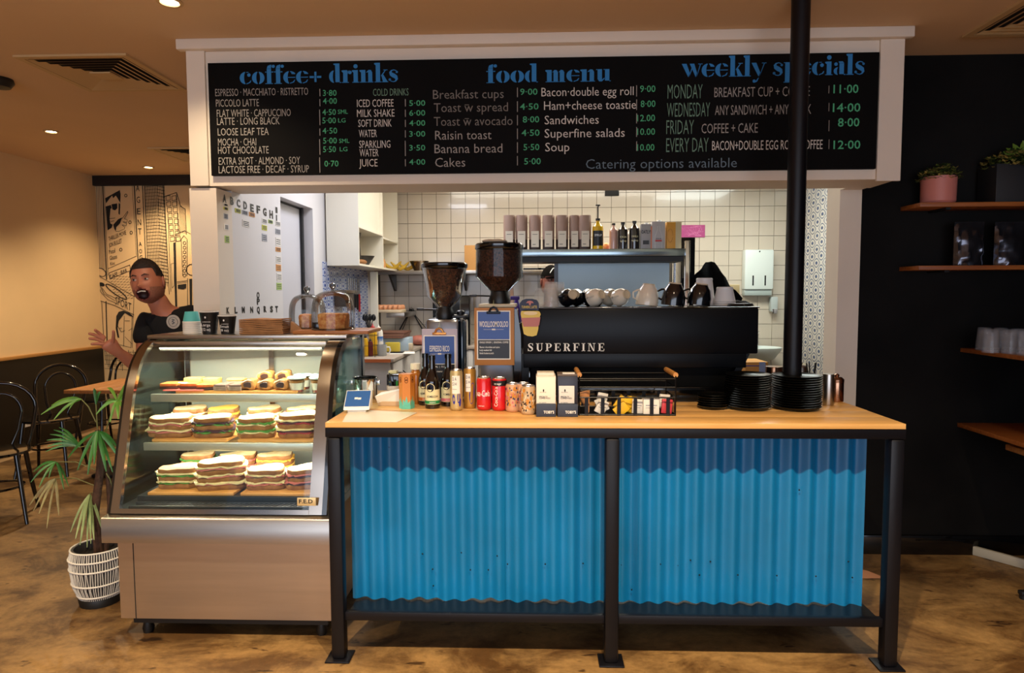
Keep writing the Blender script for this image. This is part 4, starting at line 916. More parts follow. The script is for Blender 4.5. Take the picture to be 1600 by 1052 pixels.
b = MB(); b.prism([sgp(x, y) for x, y in ((822, 474), (824, 471), (828, 470), (832, 471), (834, 474), (830, 473.5), (829, 477), (827, 477), (826, 473.5))], .001); o = b.build('emblem', M_sp, sg); o.location = (0, -.0012, 0)

# ---- grinders
M_bean = mat('coffee_beans', '#83492c', .45, col2='#1a0a05', scale=110, bump=1.0, bscale=170)
M_hop = glass('hopper_plastic', '#dce4e8', .7)
def grinder(name, lab, x0, x1, ylid, ytop, yshoul, ycone, conew, yneck, yb, Y, straight, bodycols):
    cx = (at(x0, ytop, Y=Y).x + at(x1, ytop, Y=Y).x) / 2; r = (at(x1, ytop, Y=Y).x - at(x0, ytop, Y=Y).x) / 2
    Z = lambda y: at((x0 + x1) / 2, y, Y=Y).z - CT
    t = thing(name, lab, 'coffee grinder', (cx, Y, CT))
    rs = r * straight; rc = px(conew, Y) / 2
    zl, zt, zs, zc, zn = Z(ylid), Z(ytop), Z(yshoul), Z(ycone), Z(yneck)
    h = MB().lathe([(rc, zc), (rs, zs), (r * .985, zt)], n=40, cap0=False, cap1=False).build('hopper', M_hop, t)
    k_ = zt - (zt - zs) * .07
    MB().lathe([(rc * .93, zc + .002), (rs * .94, zs + .002), (r * .93 if straight > .95 else r * .9, k_), (r * .5, k_ + .006), (.002, k_ + .01)], n=40).build('beans', M_bean, h)
    MB().lathe([(r * 1.0, zt - .004), (r * 1.02, zt), (r * 1.02, zl - .006), (r * .96, zl), (.01, zl + .003)], n=40).build('hopper_lid', M_blackgl, t)
    MB().lathe([(rc * 1.25, zn), (rc * 1.35, zn + .02), (rc * 1.1, zc - .01), (rc * 1.05, zc + .01)], n=28).build('collar', M_blackpl, t)
    b = MB(); b.tube([(-rc, 0, zn + .04), (-rc - .07, 0, zn + .042)], .004, 8); b.cbox((-rc - .085, 0, zn + .042), (.035, .012, .012), .003); b.build('adjuster', M_blackpl, t)
    return t, cx, zn, rc
g1, gx, zn, rc = grinder('coffee_grinder', 'shorter coffee grinder with full bean hopper, left of the other', 659, 730, 411, 418, 464, 481, 22, 497, 600, 3.16, .74, None)
bw = px(66, 3.16)
b = MB(); b.box(-bw * .42, bw * .38, -.07, .16, .03, zn, .02); b.build('body', mat('grinder_silver', '#9aa2b0', .18, 1), g1)
b = MB(); b.prism([(-.10, .0), (.20, .0), (.20, .03), (-.10, .03)], .0, None) if False else b.box(-bw * .45, bw * .45, -.1, .22, 0, .03, .008); b.build('base', M_blackgl, g1)
b = MB(); b.box(bw * .385, bw * .48, -.06, .15, .03, zn - .01, .012); b.build('side_cover', mat('grinder_dark_blue', '#1b2c3a', .15, coat=.6), g1)
b = MB(); b.box(bw * .1, bw * .5, -.02, .1, zn, zn + .014, .004); b.lathe([(.018, zn + .014), (.02, zn + .03), (.012, zn + .036)], (bw * .36, 0.02, 0), 16); b.build('fork_bracket', M_blackpl, g1)
g2, gx2, zn2, rc2 = grinder('coffee_grinder', 'taller coffee grinder with large bean hopper beside the espresso machine', 743, 817, 381, 389, 433, 457, 26, 476, 628, 3.12, 1.0, None)
bw = px(70, 3.12)
b = MB(); b.box(-bw * .46, bw * .32, -.075, .15, .03, zn2 - .01, .012); b.build('body', mat('grinder_grey', '#8d96a3', .3, .8), g2)
b = MB(); b.box(-bw * .44, bw * .38, -.07, .15, zn2 - .012, zn2 + .004, .004); b.build('top_plate', mat('pale_cap', '#cfc0a0', .4), g2)
b = MB(); b.prism([(bw * .33, .03), (bw * .5, .03), (bw * .48, zn2 * .7), (bw * .40, zn2 - .02), (bw * .33, zn2 - .02)], .2, Matrix.Translation((0, -.07, 0))); b.build('side_cover', M_blackgl, g2)
MB().box(-bw * .5, bw * .5, -.1, .2, 0, .03, .008).build('base', M_blackgl, g2)
# crumpled cloth on the tall grinder's lid
b = MB(); b.grid(14, 8, lambda u, v: Vector(((u - .5) * .115, (v - .5) * .09, .006 + .014 * abs(math.sin(u * 7 + v * 5)) * math.sin(PI * u) ** .5 * math.sin(PI * v) ** .5 + .003 * math.sin(v * 13))))
b.grid(14, 8, lambda u, v: Vector(((u - .5) * .115, (v - .5) * .09, .002 if 0 < u < 1 and 0 < v < 1 else .006)))
o = b.build('folded_cloth', mat('cream_cloth', '#d8ccb4', .9)); o.location = (gx2 - .02, 3.12, at(780, 381, Y=3.12).z + .003); tag(o, 'crumpled cream cloth lying on the lid of the taller grinder', 'cloth')
# ---- clipboards
M_pblue = mat('poster_blue', '#2a4f9c', .4); M_pblk = mat('poster_black', '#101014', .4); M_clip = mat('rose_gold', '#c98a4a', .25, .9)
def clip(name, lab, x0, x1, y0, y1, Y, mb_, title, tw, ysplit, px0, px1, py0, py1, mclip, lines):
    t = thing(name, lab, 'clipboard', (0, 0, 0))
    a_ = at(x0, y1, Y=Y); c = at(x1, y0, Y=Y)
    MB().box(a_.x, c.x, Y, Y + .005, a_.z, c.z, .002).build('board', mb_, t)
    a2 = at(px0, py1, Y=Y); c2 = at(px1, py0, Y=Y); zs = at(px0, ysplit, Y=Y).z
    MB().box(a2.x, c2.x, Y - .0012, Y - .0002, a2.z, c2.z).build('sheet', M_paper, t)
    m_ = .005
    MB().box(a2.x + m_, c2.x - m_, Y - .0016, Y - .0012, zs + .0015, c2.z - m_).build('blue_panel', M_pblue, t)
    MB().box(a2.x + m_, c2.x - m_, Y - .0016, Y - .0012, a2.z + m_, zs - .0015).build('black_panel', M_pblk, t)
    W = c2.x - a2.x; cx = (a2.x + c2.x) / 2; zz = zs + (c2.z - zs) * .44
    lettering(t, title, (cx - W * tw / 2, Y - .0016, zz), (1, 0, 0), (0, 0, 1), W * tw, .026, M_paper, .012)
    MB().box(cx - W * .3, cx + W * .3, Y - .0021, Y - .0017, zz - .012, zz - .011).box(cx - .008, cx + .008, Y - .0021, Y - .0017, zz - .015, zz - .008).build('rule', M_paper, t)
    z_ = zs - .016
    for i_, (s_, f_) in enumerate(lines):
        lettering(t, s_, (a2.x + .012, Y - .0016, z_), (1, 0, 0), (0, 0, 1), W * f_, .008, M_paper, .01); z_ -= .014 if i_ else .022
    b = MB(); zc = c.z
    b.box(cx - .032, cx + .032, Y - .008, Y - .002, zc - .028, zc - .016, .002); b.tube([(cx - .02, Y - .006, zc - .018), (cx - .012, Y - .008, zc - .002), (cx, Y - .008, zc + .003), (cx + .012, Y - .008, zc - .002), (cx + .02, Y - .006, zc - .018)], .005, 8)
    b.build('clip', mclip, t)
    b = MB(); b.tube([(cx - .004, Y - .004, zc), (cx - .001, Y + .02, zc + .035), (cx + .004, Y - .004, zc)], .0012, 5); b.build('tie', mat('tie_string', '#c8d0a0', .6), t)
clip('clipboard', 'pale lilac clipboard with blue ESPRESSO RICO sheet and gold clip, on the left grinder', 660.5, 714.5, 514, 628, 3.055, mat('lilac_board', '#b9b2c4', .5), 'ESPRESSO RICO', .62, 569, 663, 711.5, 524, 624, M_clip, (('SEASONAL  |  BLEND', .7), ('sweet and round', .5)))
clip('clipboard', 'brown clipboard with blue WOOLLOOMOOLOO sheet, on the taller grinder', 741.5, 803.5, 481, 571, 3.03, mat('hardboard', '#b0773e', .5), 'WOOLLOOMOOLOO', .86, 531, 745.5, 797.5, 485.5, 562, mat('dark_clip', '#20242c', .3, .8), (('SINGLE ORIGIN  |  SEASONAL COFFEE', .86), ('flavour chocolate and spice', .6), ('body medium full', .36), ('finish butterscotch', .42)))

# ---- bottles, cans, cartons
def place(name, lab, cat, x, y, Y=None, group=None, rz=0):
    p = at(x, y, Z=CT) if Y is None else Vector((at(x, y, Y=Y).x, Y, CT))
    return thing(name, lab, cat, (p.x, p.y, CT), rz, group)
def wrap_text(t, s, r, z, cap, m_, a0=-90, deg=60, offs=.01, vert=False):
    """lettering bent round a can or bottle; a0 = centre angle, faces -Y at -90"""
    co, fs = text_data(s, offs)
    x0 = min(c[0] for c in co); x1 = max(c[0] for c in co); b = MB(); V = []
    for c in co:
        u = (c[0] - x0) / (x1 - x0) - .5; v = c[1] / CAPH
        if vert: a = math.radians(a0 - (v - .5) * deg); zz = z + (u) * cap
        else: a = math.radians(a0 + u * deg); zz = z + v * cap
        V.append(b.bm.verts.new((math.cos(a) * (r + .0004), math.sin(a) * (r + .0004), zz)))
    for f in fs: b.face([V[i] for i in f])
    me = bpy.data.meshes.new('lettering'); b.bm.to_mesh(me); b.bm.free(); me.materials.append(m_)
    o = bpy.data.objects.new('lettering', me); COL.objects.link(o); o.parent = t
def band(t, r, z0, z1, m_, name='label', a0=0, a1=360, n=28, r2=None):
    b = MB(); rs = []
    k_ = n
    pts = [(math.radians(a0 + (a1 - a0) * i / k_)) for i in range(k_ + 1)]
    for z, rr in ((z0, r), (z1, r2 or r)): rs.append([Vector((math.cos(a) * rr, math.sin(a) * rr, z)) for a in pts])
    b.rings(rs, loop=False); return b.build(name, m_, t)
M_alu = mat('can_aluminium', '#d8d8dc', .25, 1)
def can(t, r, h, m_body, mtop=None, zr=None):
    MB().lathe([(r * .8, 0), (r * .98, .006), (r, .012), (r, h - .014), (r * .88, h - .004)], n=32, cap1=False).build('can_body', m_body, t)
    l = MB().lathe([(r * .885, h - .0042), (r * .90, h - .001), (r * .88, h), (r * .84, h - .003), (.003, h - .003)], n=32, cap0=False).build('can_lid', M_alu, t)
    MB().cbox((0, -.004, h - .0015), (.012, .02, .002), .0008).build('ring_pull', M_alu, l)
M_dk = mat('amber_glass_dark', '#120a08', .08, coat=.8); M_lab = mat('cream_label', '#e8dfb0', .6)
def bottle(x, y, Y, lab, mband):
    t = place('kombucha_bottle', lab, 'bottle', x, y, Y, 'kombucha bottles on the counter'); h = .235; r = .0325
    MB().lathe(sm([(r * .9, 0), (r, .006), (r, .108), (r * .95, .125), (r * .55, .165), (.0145, .19), (.013, h - .02), (.0135, h - .012)], 3), n=28).build('glass_body', M_dk, t)
    MB().lathe([(.0155, h - .02), (.0155, h - .002), (.0135, h), (.002, h)], n=20).build('cap', M_blackgl, t)
    l = band(t, r + .0005, .02, .085, M_lab, 'label', -190, 10); band(t, r + .0008, .022, .036, mband, 'label_band', -190, 10)
    b = MB(); n = 16; zc = .092
    for rr, off in ((.021, .0012), ): b.bm.faces.new([b.bm.verts.new((math.sin(rr * math.cos(a * 2 * PI / n) / r - .15) * (r + off), -math.cos(rr * math.cos(a * 2 * PI / n) / r - .15) * (r + off), zc + rr * math.sin(a * 2 * PI / n))) for a in range(n)])
    b.build('round_emblem', M_lab, t)
    b = MB(); rr = .017; off = .0016
    b.bm.faces.new([b.bm.verts.new((math.sin(rr * math.cos(a * 2 * PI / n) / r - .15) * (r + off), -math.cos(rr * math.cos(a * 2 * PI / n) / r - .15) * (r + off), zc + rr * math.sin(a * 2 * PI / n))) for a in range(n)])
    b.build('emblem_centre', M_pblk, t)
    wrap_text(t, 'KOMBUCHA', r + .0012, .05, .009, M_pblk, -80, 85); wrap_text(t, 'ORGANIC', r + .0014, .026, .005, M_paper, -80, 50)
M_green = mat('label_green', '#1f8a4c', .5); M_pinkl = mat('label_pink', '#d8707c', .5); M_orl = mat('label_orange', '#c9702c', .5)
bottle(665.5, 645, 2.99, 'dark kombucha bottle behind and left of the others', M_orl); bottle(676, 650, 2.90, 'dark kombucha bottle with green label band, in front', M_green); bottle(701, 647, 2.965, 'dark kombucha bottle with pink label band, right one', M_pinkl)
t = place('juice_bottle', 'orange juice bottle with cream cap behind the orange carton', 'bottle', 650, 642, 3.02)
MB().lathe(sm([(.026, 0), (.029, .005), (.029, .12), (.027, .135), (.02, .15), (.019, .158)], 2), n=24).build('bottle_body', mat('orange_juice', '#a8651c', .2, coat=.7), t)
MB().lathe([(.0235, .158), (.0235, .182), (.022, .185), (.002, .185)], n=24).build('cap', mat('cream_cap', '#e4dcc0', .5), t)
# hexagonal drink carton
t = place('drink_carton', 'tall hexagonal orange drink carton with teal base', 'carton', 636, 650, 2.89, rz=.15)
M_oc = mat('carton_orange', '#cc7f30', .5); M_tl = mat('carton_teal', '#5fc0ac', .5)
b = MB(); h = at(636, 584, Y=2.89).z - CT; r = .0335
b.lathe([(r, 0), (r, h * .12)], n=6); b.build('carton_base', M_tl, t)
b = MB(); b.lathe([(r, h * .12), (r, h)], n=6, cap0=False); b.build('carton_body', M_oc, t)
for k in range(6):
    a = PI / 3 * k + PI / 6; rr = r * math.cos(PI / 6) + .0006; c = Vector((math.cos(a) * rr, math.sin(a) * rr, 0)); tt = Vector((-math.sin(a), math.cos(a), 0))
    b = MB(); b.bm.faces.new([b.bm.verts.new(c + tt * q[0] * r + Vector((0, 0, q[1] * h))) for q in ((-.48, .12), (.48, .12), (.44, .24), (.2, .17), (0, .38), (-.2, .2), (-.44, .3))]); b.build('teal_drip', M_tl, t)
    b = MB()
    for zc in (.87, .80): b.tube([c * 1.02 + tt * (math.cos(j * PI / 5) * .0065) + Vector((0, 0, zc * h + math.sin(j * PI / 5) * .0075)) for j in range(10)], .0011, 4, True)
    b.build('figure_eight_mark', mat('brown_ink', '#6e3410', .6), t)
# slim cans
def slimcan(x, y, Y, lab, mbody, mink):
    t = place('slim_can', lab, 'can', x, y, Y, 'slim sparkling water cans'); r = .0275; h = at(x, y - 63, Y=Y).z - at(x, y, Y=Y).z
    can(t, r, h, mbody)
    band(t, r + .0005, h * .42, h * .86, M_paper, 'label', -125, -70 + (20 if x < 715 else -8))
    wrap_text(t, 'D A', r + .0008, h * .74, .014, M_sn, -100, 36, .005); wrap_text(t, 'S H', r + .0008, h * .62, .014, M_sn, -100, 36, .005); wrap_text(t, 'sparkling water', r + .0008, h * .52, .004, M_sn, -100, 40, 0)
    b = MB()
    for c0, z0, ra, rz_, ro in (((-62), .34, 16, .16, 25), (-108, .28, 14, .12, -25), (-50, .2, 12, .10, 30)) if x < 715 else ((-64, .38, 30, .26, 30),):
        pts = []
        for k in range(16):
            a = k * 2 * PI / 16; u = math.cos(a) * ra; v = math.sin(a) * rz_; c, s = math.cos(math.radians(ro)), math.sin(math.radians(ro))
            aa = math.radians(c0 + u * c - v * s * 60); pts.append((math.cos(aa) * (r + .0003), math.sin(aa) * (r + .0003), h * (z0 + v * c + u * s / 110)))
        b.bm.faces.new([b.bm.verts.new(p) for p in pts])
    b.build('print', mink, t)
slimcan(713.5, 650, 2.85, 'pale gold slim can with DASH label and blue leaf print, left one', mat('pale_gold_can', '#c9b684', .35, .5), mat('leaf_blue', '#28309a', .5))
slimcan(734.5, 648, 2.90, 'gold slim can with DASH label and blue heart print, right one', mat('gold_can', '#b98a3e', .35, .5), mat('heart_blue', '#20208c', .5))
M_red = mat('cola_red', '#c8141c', .28, coat=.5)
t = place('cola_can', 'plain red cola can', 'can', 756.5, 650, 2.86); can(t, .0325, .143, M_red); wrap_text(t, 'Coca-Cola', .0325, .062, .026, M_paper, -112, 150, .0)
wrap_text(t, '~', .0325, .05, .05, M_paper, -100, 80, .02); wrap_text(t, 'original taste', .0325, .018, .005, M_paper, -110, 50)
t = place('cola_can', 'red cola can with black band round the top', 'can', 780.5, 651, 2.85); can(t, .0325, .142, M_red); band(t, .0328, .108, .131, M_pblk, 'black_band')
wrap_text(t, 'Coca-Cola', .0325, .062, .085, M_paper, -115, 28, .004, vert=True); wrap_text(t, 'no sugar', .033, .114, .009, M_paper, -100, 55, .01)
def spots(t, r, h, cols, seed, n=26):
    rr = random.Random(seed)
    for ci, m_ in enumerate(cols):
        b = MB()
        for _ in range(n):
            a0 = rr.uniform(-180, 0); z0 = rr.uniform(.14, .86); ra = rr.uniform(5, 17 if ci < 2 else 9); rz_ = rr.uniform(.03, .1 if ci < 2 else .05); pts = []
            for k in range(9):
                a = k * 2 * PI / 9; f = rr.uniform(.6, 1.2); aa = math.radians(a0 + math.cos(a) * ra * f); pts.append((math.cos(aa) * (r + .0003 + ci * .0003), math.sin(aa) * (r + .0003 + ci * .0003), h * (z0 + math.sin(a) * rz_ * f)))
            b.bm.faces.new([b.bm.verts.new(p) for p in pts])
        b.build('print', m_, t)
M_pb = mat('peach_can', '#cf9f7c', .4, .2); C1 = mat('print_pink', '#c96a6a', .5); C2 = mat('print_orange', '#c9842c', .5); C3 = mat('print_ink', '#1f1a20', .5); C4 = mat('print_cream', '#e2caa8', .5); C5 = mat('print_blue', '#2c3560', .5)
for x, y, Y, cs, sd, wh, mm in ((801, 655, 2.82, (C1, C2, C5), 3, 'with pink and orange drawings, left of three', M_pb), (817.5, 657, 2.83, (C4, C3, C1), 5, 'with dark figures, half hidden in the middle of three', M_pb), (825.5, 661, 2.755, (C4, C2, C3), 8, 'beige with small scattered figures, frontmost right of three', mat('beige_can', '#bfa27e', .4, .2))):
    t = place('illustrated_can', 'short illustrated can ' + wh, 'can', x, y, Y, 'illustrated cans'); can(t, .0305, .122, mm); spots(t, .0305, .122, cs, sd)
# coffee pod boxes
def podbox(x0, x1, lab, mbody, mcard, top):
    Y = 2.69; a_ = at(x0, 661, Y=Y); c = at(x1, 584, Y=Y); W = c.x - a_.x; h = at(x0, 584, Y=Y).z - CT
    t = thing('coffee_box', lab, 'coffee box', ((a_.x + c.x) / 2, Y, CT)); w2 = W / 2 - .001
    M_bs = mat('box_slate', '#2c3446', .5)
    MB().box(-w2, w2, 0, .11, 0, .052, .001).build('tray_front', M_bs, t); MB().box(-w2, w2, .012, .112, .052, h * .93, .001).build('carton', mbody, t)
    if top: MB().box(-w2 + .004, w2 - .006, .03, .1, h * .93, h, .001).build('carton_behind', mbody, t)
    else:
        MB().box(-w2, w2, .02, .11, h * .93, h * .97, .001).build('open_top', mat('box_brown_edge', '#6a5a52', .6), t); MB().box(-.02, .03, .03, .07, h * .97, h * .985).build('card_edge', M_paper, t)
    MB().box(-w2 + .003 if top else -w2 + .005, w2 - .004 if top else w2 - .014, .0105, .012, .054, h * (.9 if top else .71), .0003).build('card_front', mcard, t)
    x_ = -w2 + .012
    for s_, f_, z_ in (('SPECIALTY', .42, .44), ('COFFEE PODS', .55, .405)): lettering(t, s_, (x_, .0104, h * z_), (1, 0, 0), (0, 0, 1), W * f_, .006, M_pblk, .012)
    lettering(t, 'ten capsules', (x_, .0104, h * .2 + .02), (1, 0, 0), (0, 0, 1), W * .35, .004, M_pblk, 0); lettering(t, 'ESTATE', (x_ + .004, .0104, h * .55), (1, 0, 0), (0, 0, 1), W * .3, .0035, M_pblk, 0)
    MB().sphere((x_ + .018, .0103, h * .60), (.003, .0006, .006), 8, 5).build('emblem', M_pblk, t)
    lettering(t, "TOBY'S", (-W * .12, -.0002, .014), (1, 0, 0), (0, 0, 1), W * .52, .011, M_paper, .02)
podbox(837.5, 869, 'cream faced coffee pod box in a slate tray, left of the pair', mat('cream_box', '#ded4c4', .5), mat('cream_card', '#efe6d4', .5), True)
podbox(871, 903.5, 'dark slate coffee pod box with white card, right of the pair', mat('slate_box', '#23222e', .35), mat('white_card', '#d6d2cc', .5), False)
# knock box
t = place('knock_box', 'round stainless knock box with black bar and side handles', 'knock box', 572, 640, 3.06)
r = .056; h = at(567, 590, Y=3.06).z - CT
MB().lathe([(r * .96, 0), (r * .98, .004), (r, h), (r - .003, h), (r * .94, .01), (.003, .008)], n=36, cap1=False).build('canister', M_chrome, t)
MB().lathe([(r + .001, h - .004), (r + .003, h), (r + .001, h + .002), (r - .003, h)], n=36, cap0=False, cap1=False).build('rim', M_blackgl, t)
b = MB(); b.tube([(-r + .004, -.01, h - .012), (r - .004, -.01, h - .012)], .009, 12); b.build('knock_bar', M_blackpl, t)
for s_ in (-1, 1): MB().cbox((s_ * (r + .008), -.01, h - .022), (.016, .02, .022), .004).build('bar_mount', M_alu, t)
o = MB().box(0, .062, 0, .1, 0, .125, .006).build('black_bin', M_blackgl); p = at(586, 636, Z=CT); o.location = (p.x + .012, 3.10, CT); tag(o, 'glossy black box directly right of the knock box', 'box')
o = MB().box(0, .038, 0, .038, 0, .012).build('sticky_note_pad', mat('pale_yellow_paper', '#dcd2a0', .7)); o.location = (p.x + .018, 3.12, CT + .126); tag(o, 'pale yellow note pad on the black box behind the terminal', 'note pad')
# payment terminal
t = thing('payment_terminal', 'white wedge payment terminal with blue screen at the left end of the counter', 'payment terminal', (at(558, 650, Y=2.80).x, 2.82, CT + .0012), .12)
ZS = Vector((0, 0, 0)); tw = .128
b = MB(); b.prism([(-.055, .012), (.055, .012), (.055, .078), (.045, .082), (-.05, .022)], tw - .02, Matrix(((0, 1, 0, -tw / 2 + .01), (1, 0, 0, 0), (0, 0, 1, 0), (0, 0, 0, 1)))); b.build('housing', M_whitepl, t)
MB().box(-tw / 2 + .025, tw / 2 - .025, -.045, .05, 0, .012, .002).build('stand_foot', M_whitepl, t)
sl = math.atan2(.06, .095); Ms = Matrix.Translation((0, -.0035, .0528)) @ Matrix.Rotation(sl, 4, 'X')
MB().box(-.051, .051, -.05, .05, -.0005, .0012, 0, Ms).build('screen', mat('screen_blue', '#2f5486', .2, emit=.35), t)
b = MB(); b.box(-.014, .0, -.006, .006, .0014, .0018, 0, Ms); b.box(.001, .014, -.008, .004, .0014, .0018, 0, Ms); b.build('screen_icon', M_paper, t)
# pen holder, white wedge tray
t = place('pen_holder', 'white ribbed cup holding pens behind the white tray', 'pen holder', 615, 628, 3.08); r = .03
b = MB(); n = 36; b.rings([[Vector((math.cos(2 * PI * k / n) * (rr + (.0015 if k % 2 else 0)), math.sin(2 * PI * k / n) * (rr + (.0015 if k % 2 else 0)), z)) for k in range(n)] for rr, z in ((r * .85, 0), (r, .075))], cap1=False); b.build('cup', mat('ribbed_white', '#ccc4b8', .5), t)
for k, (c, h_) in enumerate((('#2f8a3c', .095), ('#101010', .10), ('#b8b030', .092), ('#1a3c4c', .09), ('#2c2c30', .135))):
    a = k * 1.3; x_, y_ = math.cos(a) * .014, math.sin(a) * .012
    tp = (x_ - (.022 if k == 4 else x_ * -.3), y_, h_); q = thing('pen', ('green marker pen in the ribbed cup', 'black marker in the ribbed cup', 'yellow green highlighter in the ribbed cup', 'dark teal pen in the ribbed cup', 'long black pen sticking up left out of the ribbed cup')[k], 'pen', t.location)
    b = MB(); b.tube([(x_, y_, .01), tp], .0055 if k < 4 else .003, 8); b.build('barrel', mat('pen%s' % c[1:], c, .4), q)
t = place('folded_tray', 'white wedge-shaped paper tray left of the orange carton', 'tray', 611, 644, 2.98)
b = MB(); V = [(-.05, -.03, 0), (.05, -.03, 0), (.05, .04, 0), (-.05, .04, 0), (-.062, -.045, .045), (.058, -.04, .075), (.058, .05, .07), (-.055, .05, .05)]
v = [b.bm.verts.new(q) for q in V]
for q in ((3, 2, 1, 0), (0, 1, 5, 4), (1, 2, 6, 5), (2, 3, 7, 6), (3, 0, 4, 7), (4, 5, 6, 7)): b.face([v[i] for i in q])
b.build('body', M_paper, t); MB().box(-.052, .048, -.034, -.030, 0, .02).build('band', mat('tray_tan', '#c9ac88', .6), t)
# ---- wire basket with packets
BYf = 2.72; bx0 = at(905, 660, Y=BYf).x; bx1 = at(1055, 660, Y=BYf).x
t = thing('basket', 'black metal strap basket with wooden handles holding packets', 'basket', ((bx0 + bx1) / 2, BYf, CT)); W = (bx1 - bx0) / 2; D = .2; hb_ = .165; M_bk = mat('basket_black', '#0a0a0e', .4, .5)
b = MB()
for z in (.004, .075, .118): b.tube([(-W, 0, z), (W, 0, z), (W, D, z), (-W, D, z)], .003, 6, True)
for f in (.012, ): pass
b.build('wire_ring', M_bk, t)
for k in range(6):
    x_ = -W + .03 + k * (2 * W - .06) / 5; MB().box(x_ - .0075, x_ + .0075, -.002, .0, 0, .077).box(x_ - .0075, x_ + .0075, D, D + .002, 0, .077).build('strap', M_bk, t)
for k in range(4):
    y__ = .02 + k * .053; MB().box(-W - .002, -W, y__ - .006, y__ + .006, 0, .077).box(W, W + .002, y__ - .006, y__ + .006, 0, .077).build('strap', M_bk, t)
b = MB()
for x_ in (-W, W):
    for y__ in (0, D): b.tube([(x_, y__, 0), (x_, y__, hb_)], .003, 6)
b.tube([(-W, 0, hb_ - .012), (W, 0, hb_ - .012)], .003, 6); b.tube([(-W, D, hb_ - .012), (W, D, hb_ - .012)], .003, 6); b.build('upright', M_bk, t)
MB().box(-W, W, 0, D, .001, .003).build('base', M_bk, t)
for s_ in (-1, 1):
    b = MB(); b.tube([(s_ * (W - .0), -.0, hb_ + .004), (s_ * (W - .0), D, hb_ + .004)], .0105, 12); b.build('handle', M_rawood, t)
M_sug = mat('yellow_packet', '#e0b020', .45); M_wp = mat('white_packet', '#dcd8d0', .5); M_kp = mat('red_packet', '#c83c44', .45); M_cr = mat('tan_packet', '#b98050', .5)
def packet(x, y, z, rz, ry, m_, lab, sz=(.045, .012, .06), rx=0):
    b = MB(); b.cbox((0, 0, sz[2] / 2), sz, .003); o = b.build('packet', m_); o.location = (t.location.x + x, t.location.y + y, CT + z); o.rotation_euler = (rx, ry, rz); tag(o, lab, 'packet', 'packets in the black basket')
    if m_ is not M_wp: return o
    MB().box(-sz[0] * .35, sz[0] * .35, -sz[1] / 2 - .0006, -sz[1] / 2, sz[2] * .55, sz[2] * .6).box(-sz[0] * .35, sz[0] * .25, -sz[1] / 2 - .0006, -sz[1] / 2, sz[2] * .4, sz[2] * .43).build('print', mat('packet_grey', '#7c8090', .5), o); return o
b = MB(); b.rings([[Vector((math.cos(a * PI / 6) * rr, math.sin(a * PI / 6) * rr * .5, z)) for a in range(12)] for rr, z in ((.003, 0), (.028, .09))], cap1=False); o = b.build('paper_cone', M_cr); o.location = (t.location.x - W + .042, t.location.y + .04, CT + .006); o.rotation_euler = (0, -.25, 0); tag(o, 'tan and white paper cone at the left end of the basket', 'paper cone')
for q in ((-.115, .03, .004, .3, .5, M_wp, 'tilted white packet near the left of the basket'), (-.085, .05, .01, -.4, -.5, M_wp, 'white packet lying behind the tilted one, left half of the basket'), (-.10, .10, .02, .2, .2, M_wp, 'white packet at the back left of the basket'),
          (-.045, .02, .004, .1, .9, M_sug, 'yellow packet lowest left in the basket'), (-.035, .05, .02, -.2, .6, M_sug, 'yellow packet second in the basket heap'), (-.02, .03, .03, .3, 1.1, M_sug, 'yellow packet on top of the basket heap'), (.01, .05, .005, .1, .2, M_sug, 'upright yellow packet right of the yellow heap'), (.03, .1, .006, .1, .1, M_sug, 'yellow packet at the back, behind the white ones'),
          (.045, .03, .004, .1, .05, M_wp, 'white packet with folded top, right of centre in the basket'), (.16, .06, .02, .2, .1, M_wp, 'white packet standing at the right end of the basket'), (.165, .03, .004, .1, .1, M_kp, 'red packet at the right end of the basket')):
    packet(*q)
packet(.10, .03, .004, 0, 0, M_wp, 'wide white carton of sachets, right half of the basket', (.066, .05, .066))

# ---- plate stacks
M_pl = mat('black_plate_glaze', '#060606', .3, spec=.25)
def plate_me(r):
    return MB().lathe([(r * .55, 0), (r * .6, .002), (r * .9, .007), (r, .0145), (r * .985, .016), (r * .88, .009), (r * .55, .005), (.002, .0045)], n=40).mesh('plate', M_pl)
ORD = ['top', 'second from the top', 'third from the top', 'fourth from the top', 'fifth from the top', 'sixth from the top', 'seventh from the top', 'eighth from the top', 'ninth from the top', 'tenth from the top', 'eleventh from the top', 'twelfth from the top', 'thirteenth from the top', 'fourteenth from the top', 'bottom']
def stack(x, y, r, n, dz, where, seed):
    me = plate_me(r); rr = random.Random(seed); px_ = at(x, y, Y=2.84).x
    for k in range(n):
        o = bpy.data.objects.new('plate', me); COL.objects.link(o); o.location = (px_ + rr.uniform(-.0015, .0015) + (0.0 if k < n - 1 else 0), 2.90 + rr.uniform(-.001, .001), CT + k * dz)
        od = ORD[n - 1 - k] if k else 'bottom'
        tag(o, '%s plate of the %s' % (od, where), 'plate', where)
stack(1120, 650, .066, 6, .0098, 'short stack of small black plates', 1)
stack(1175, 650, .096, 15, .0098, 'middle black stack, left of the pole', 2)
stack(1252, 650, .104, 14, .0102, 'right black stack, at the pole', 3)
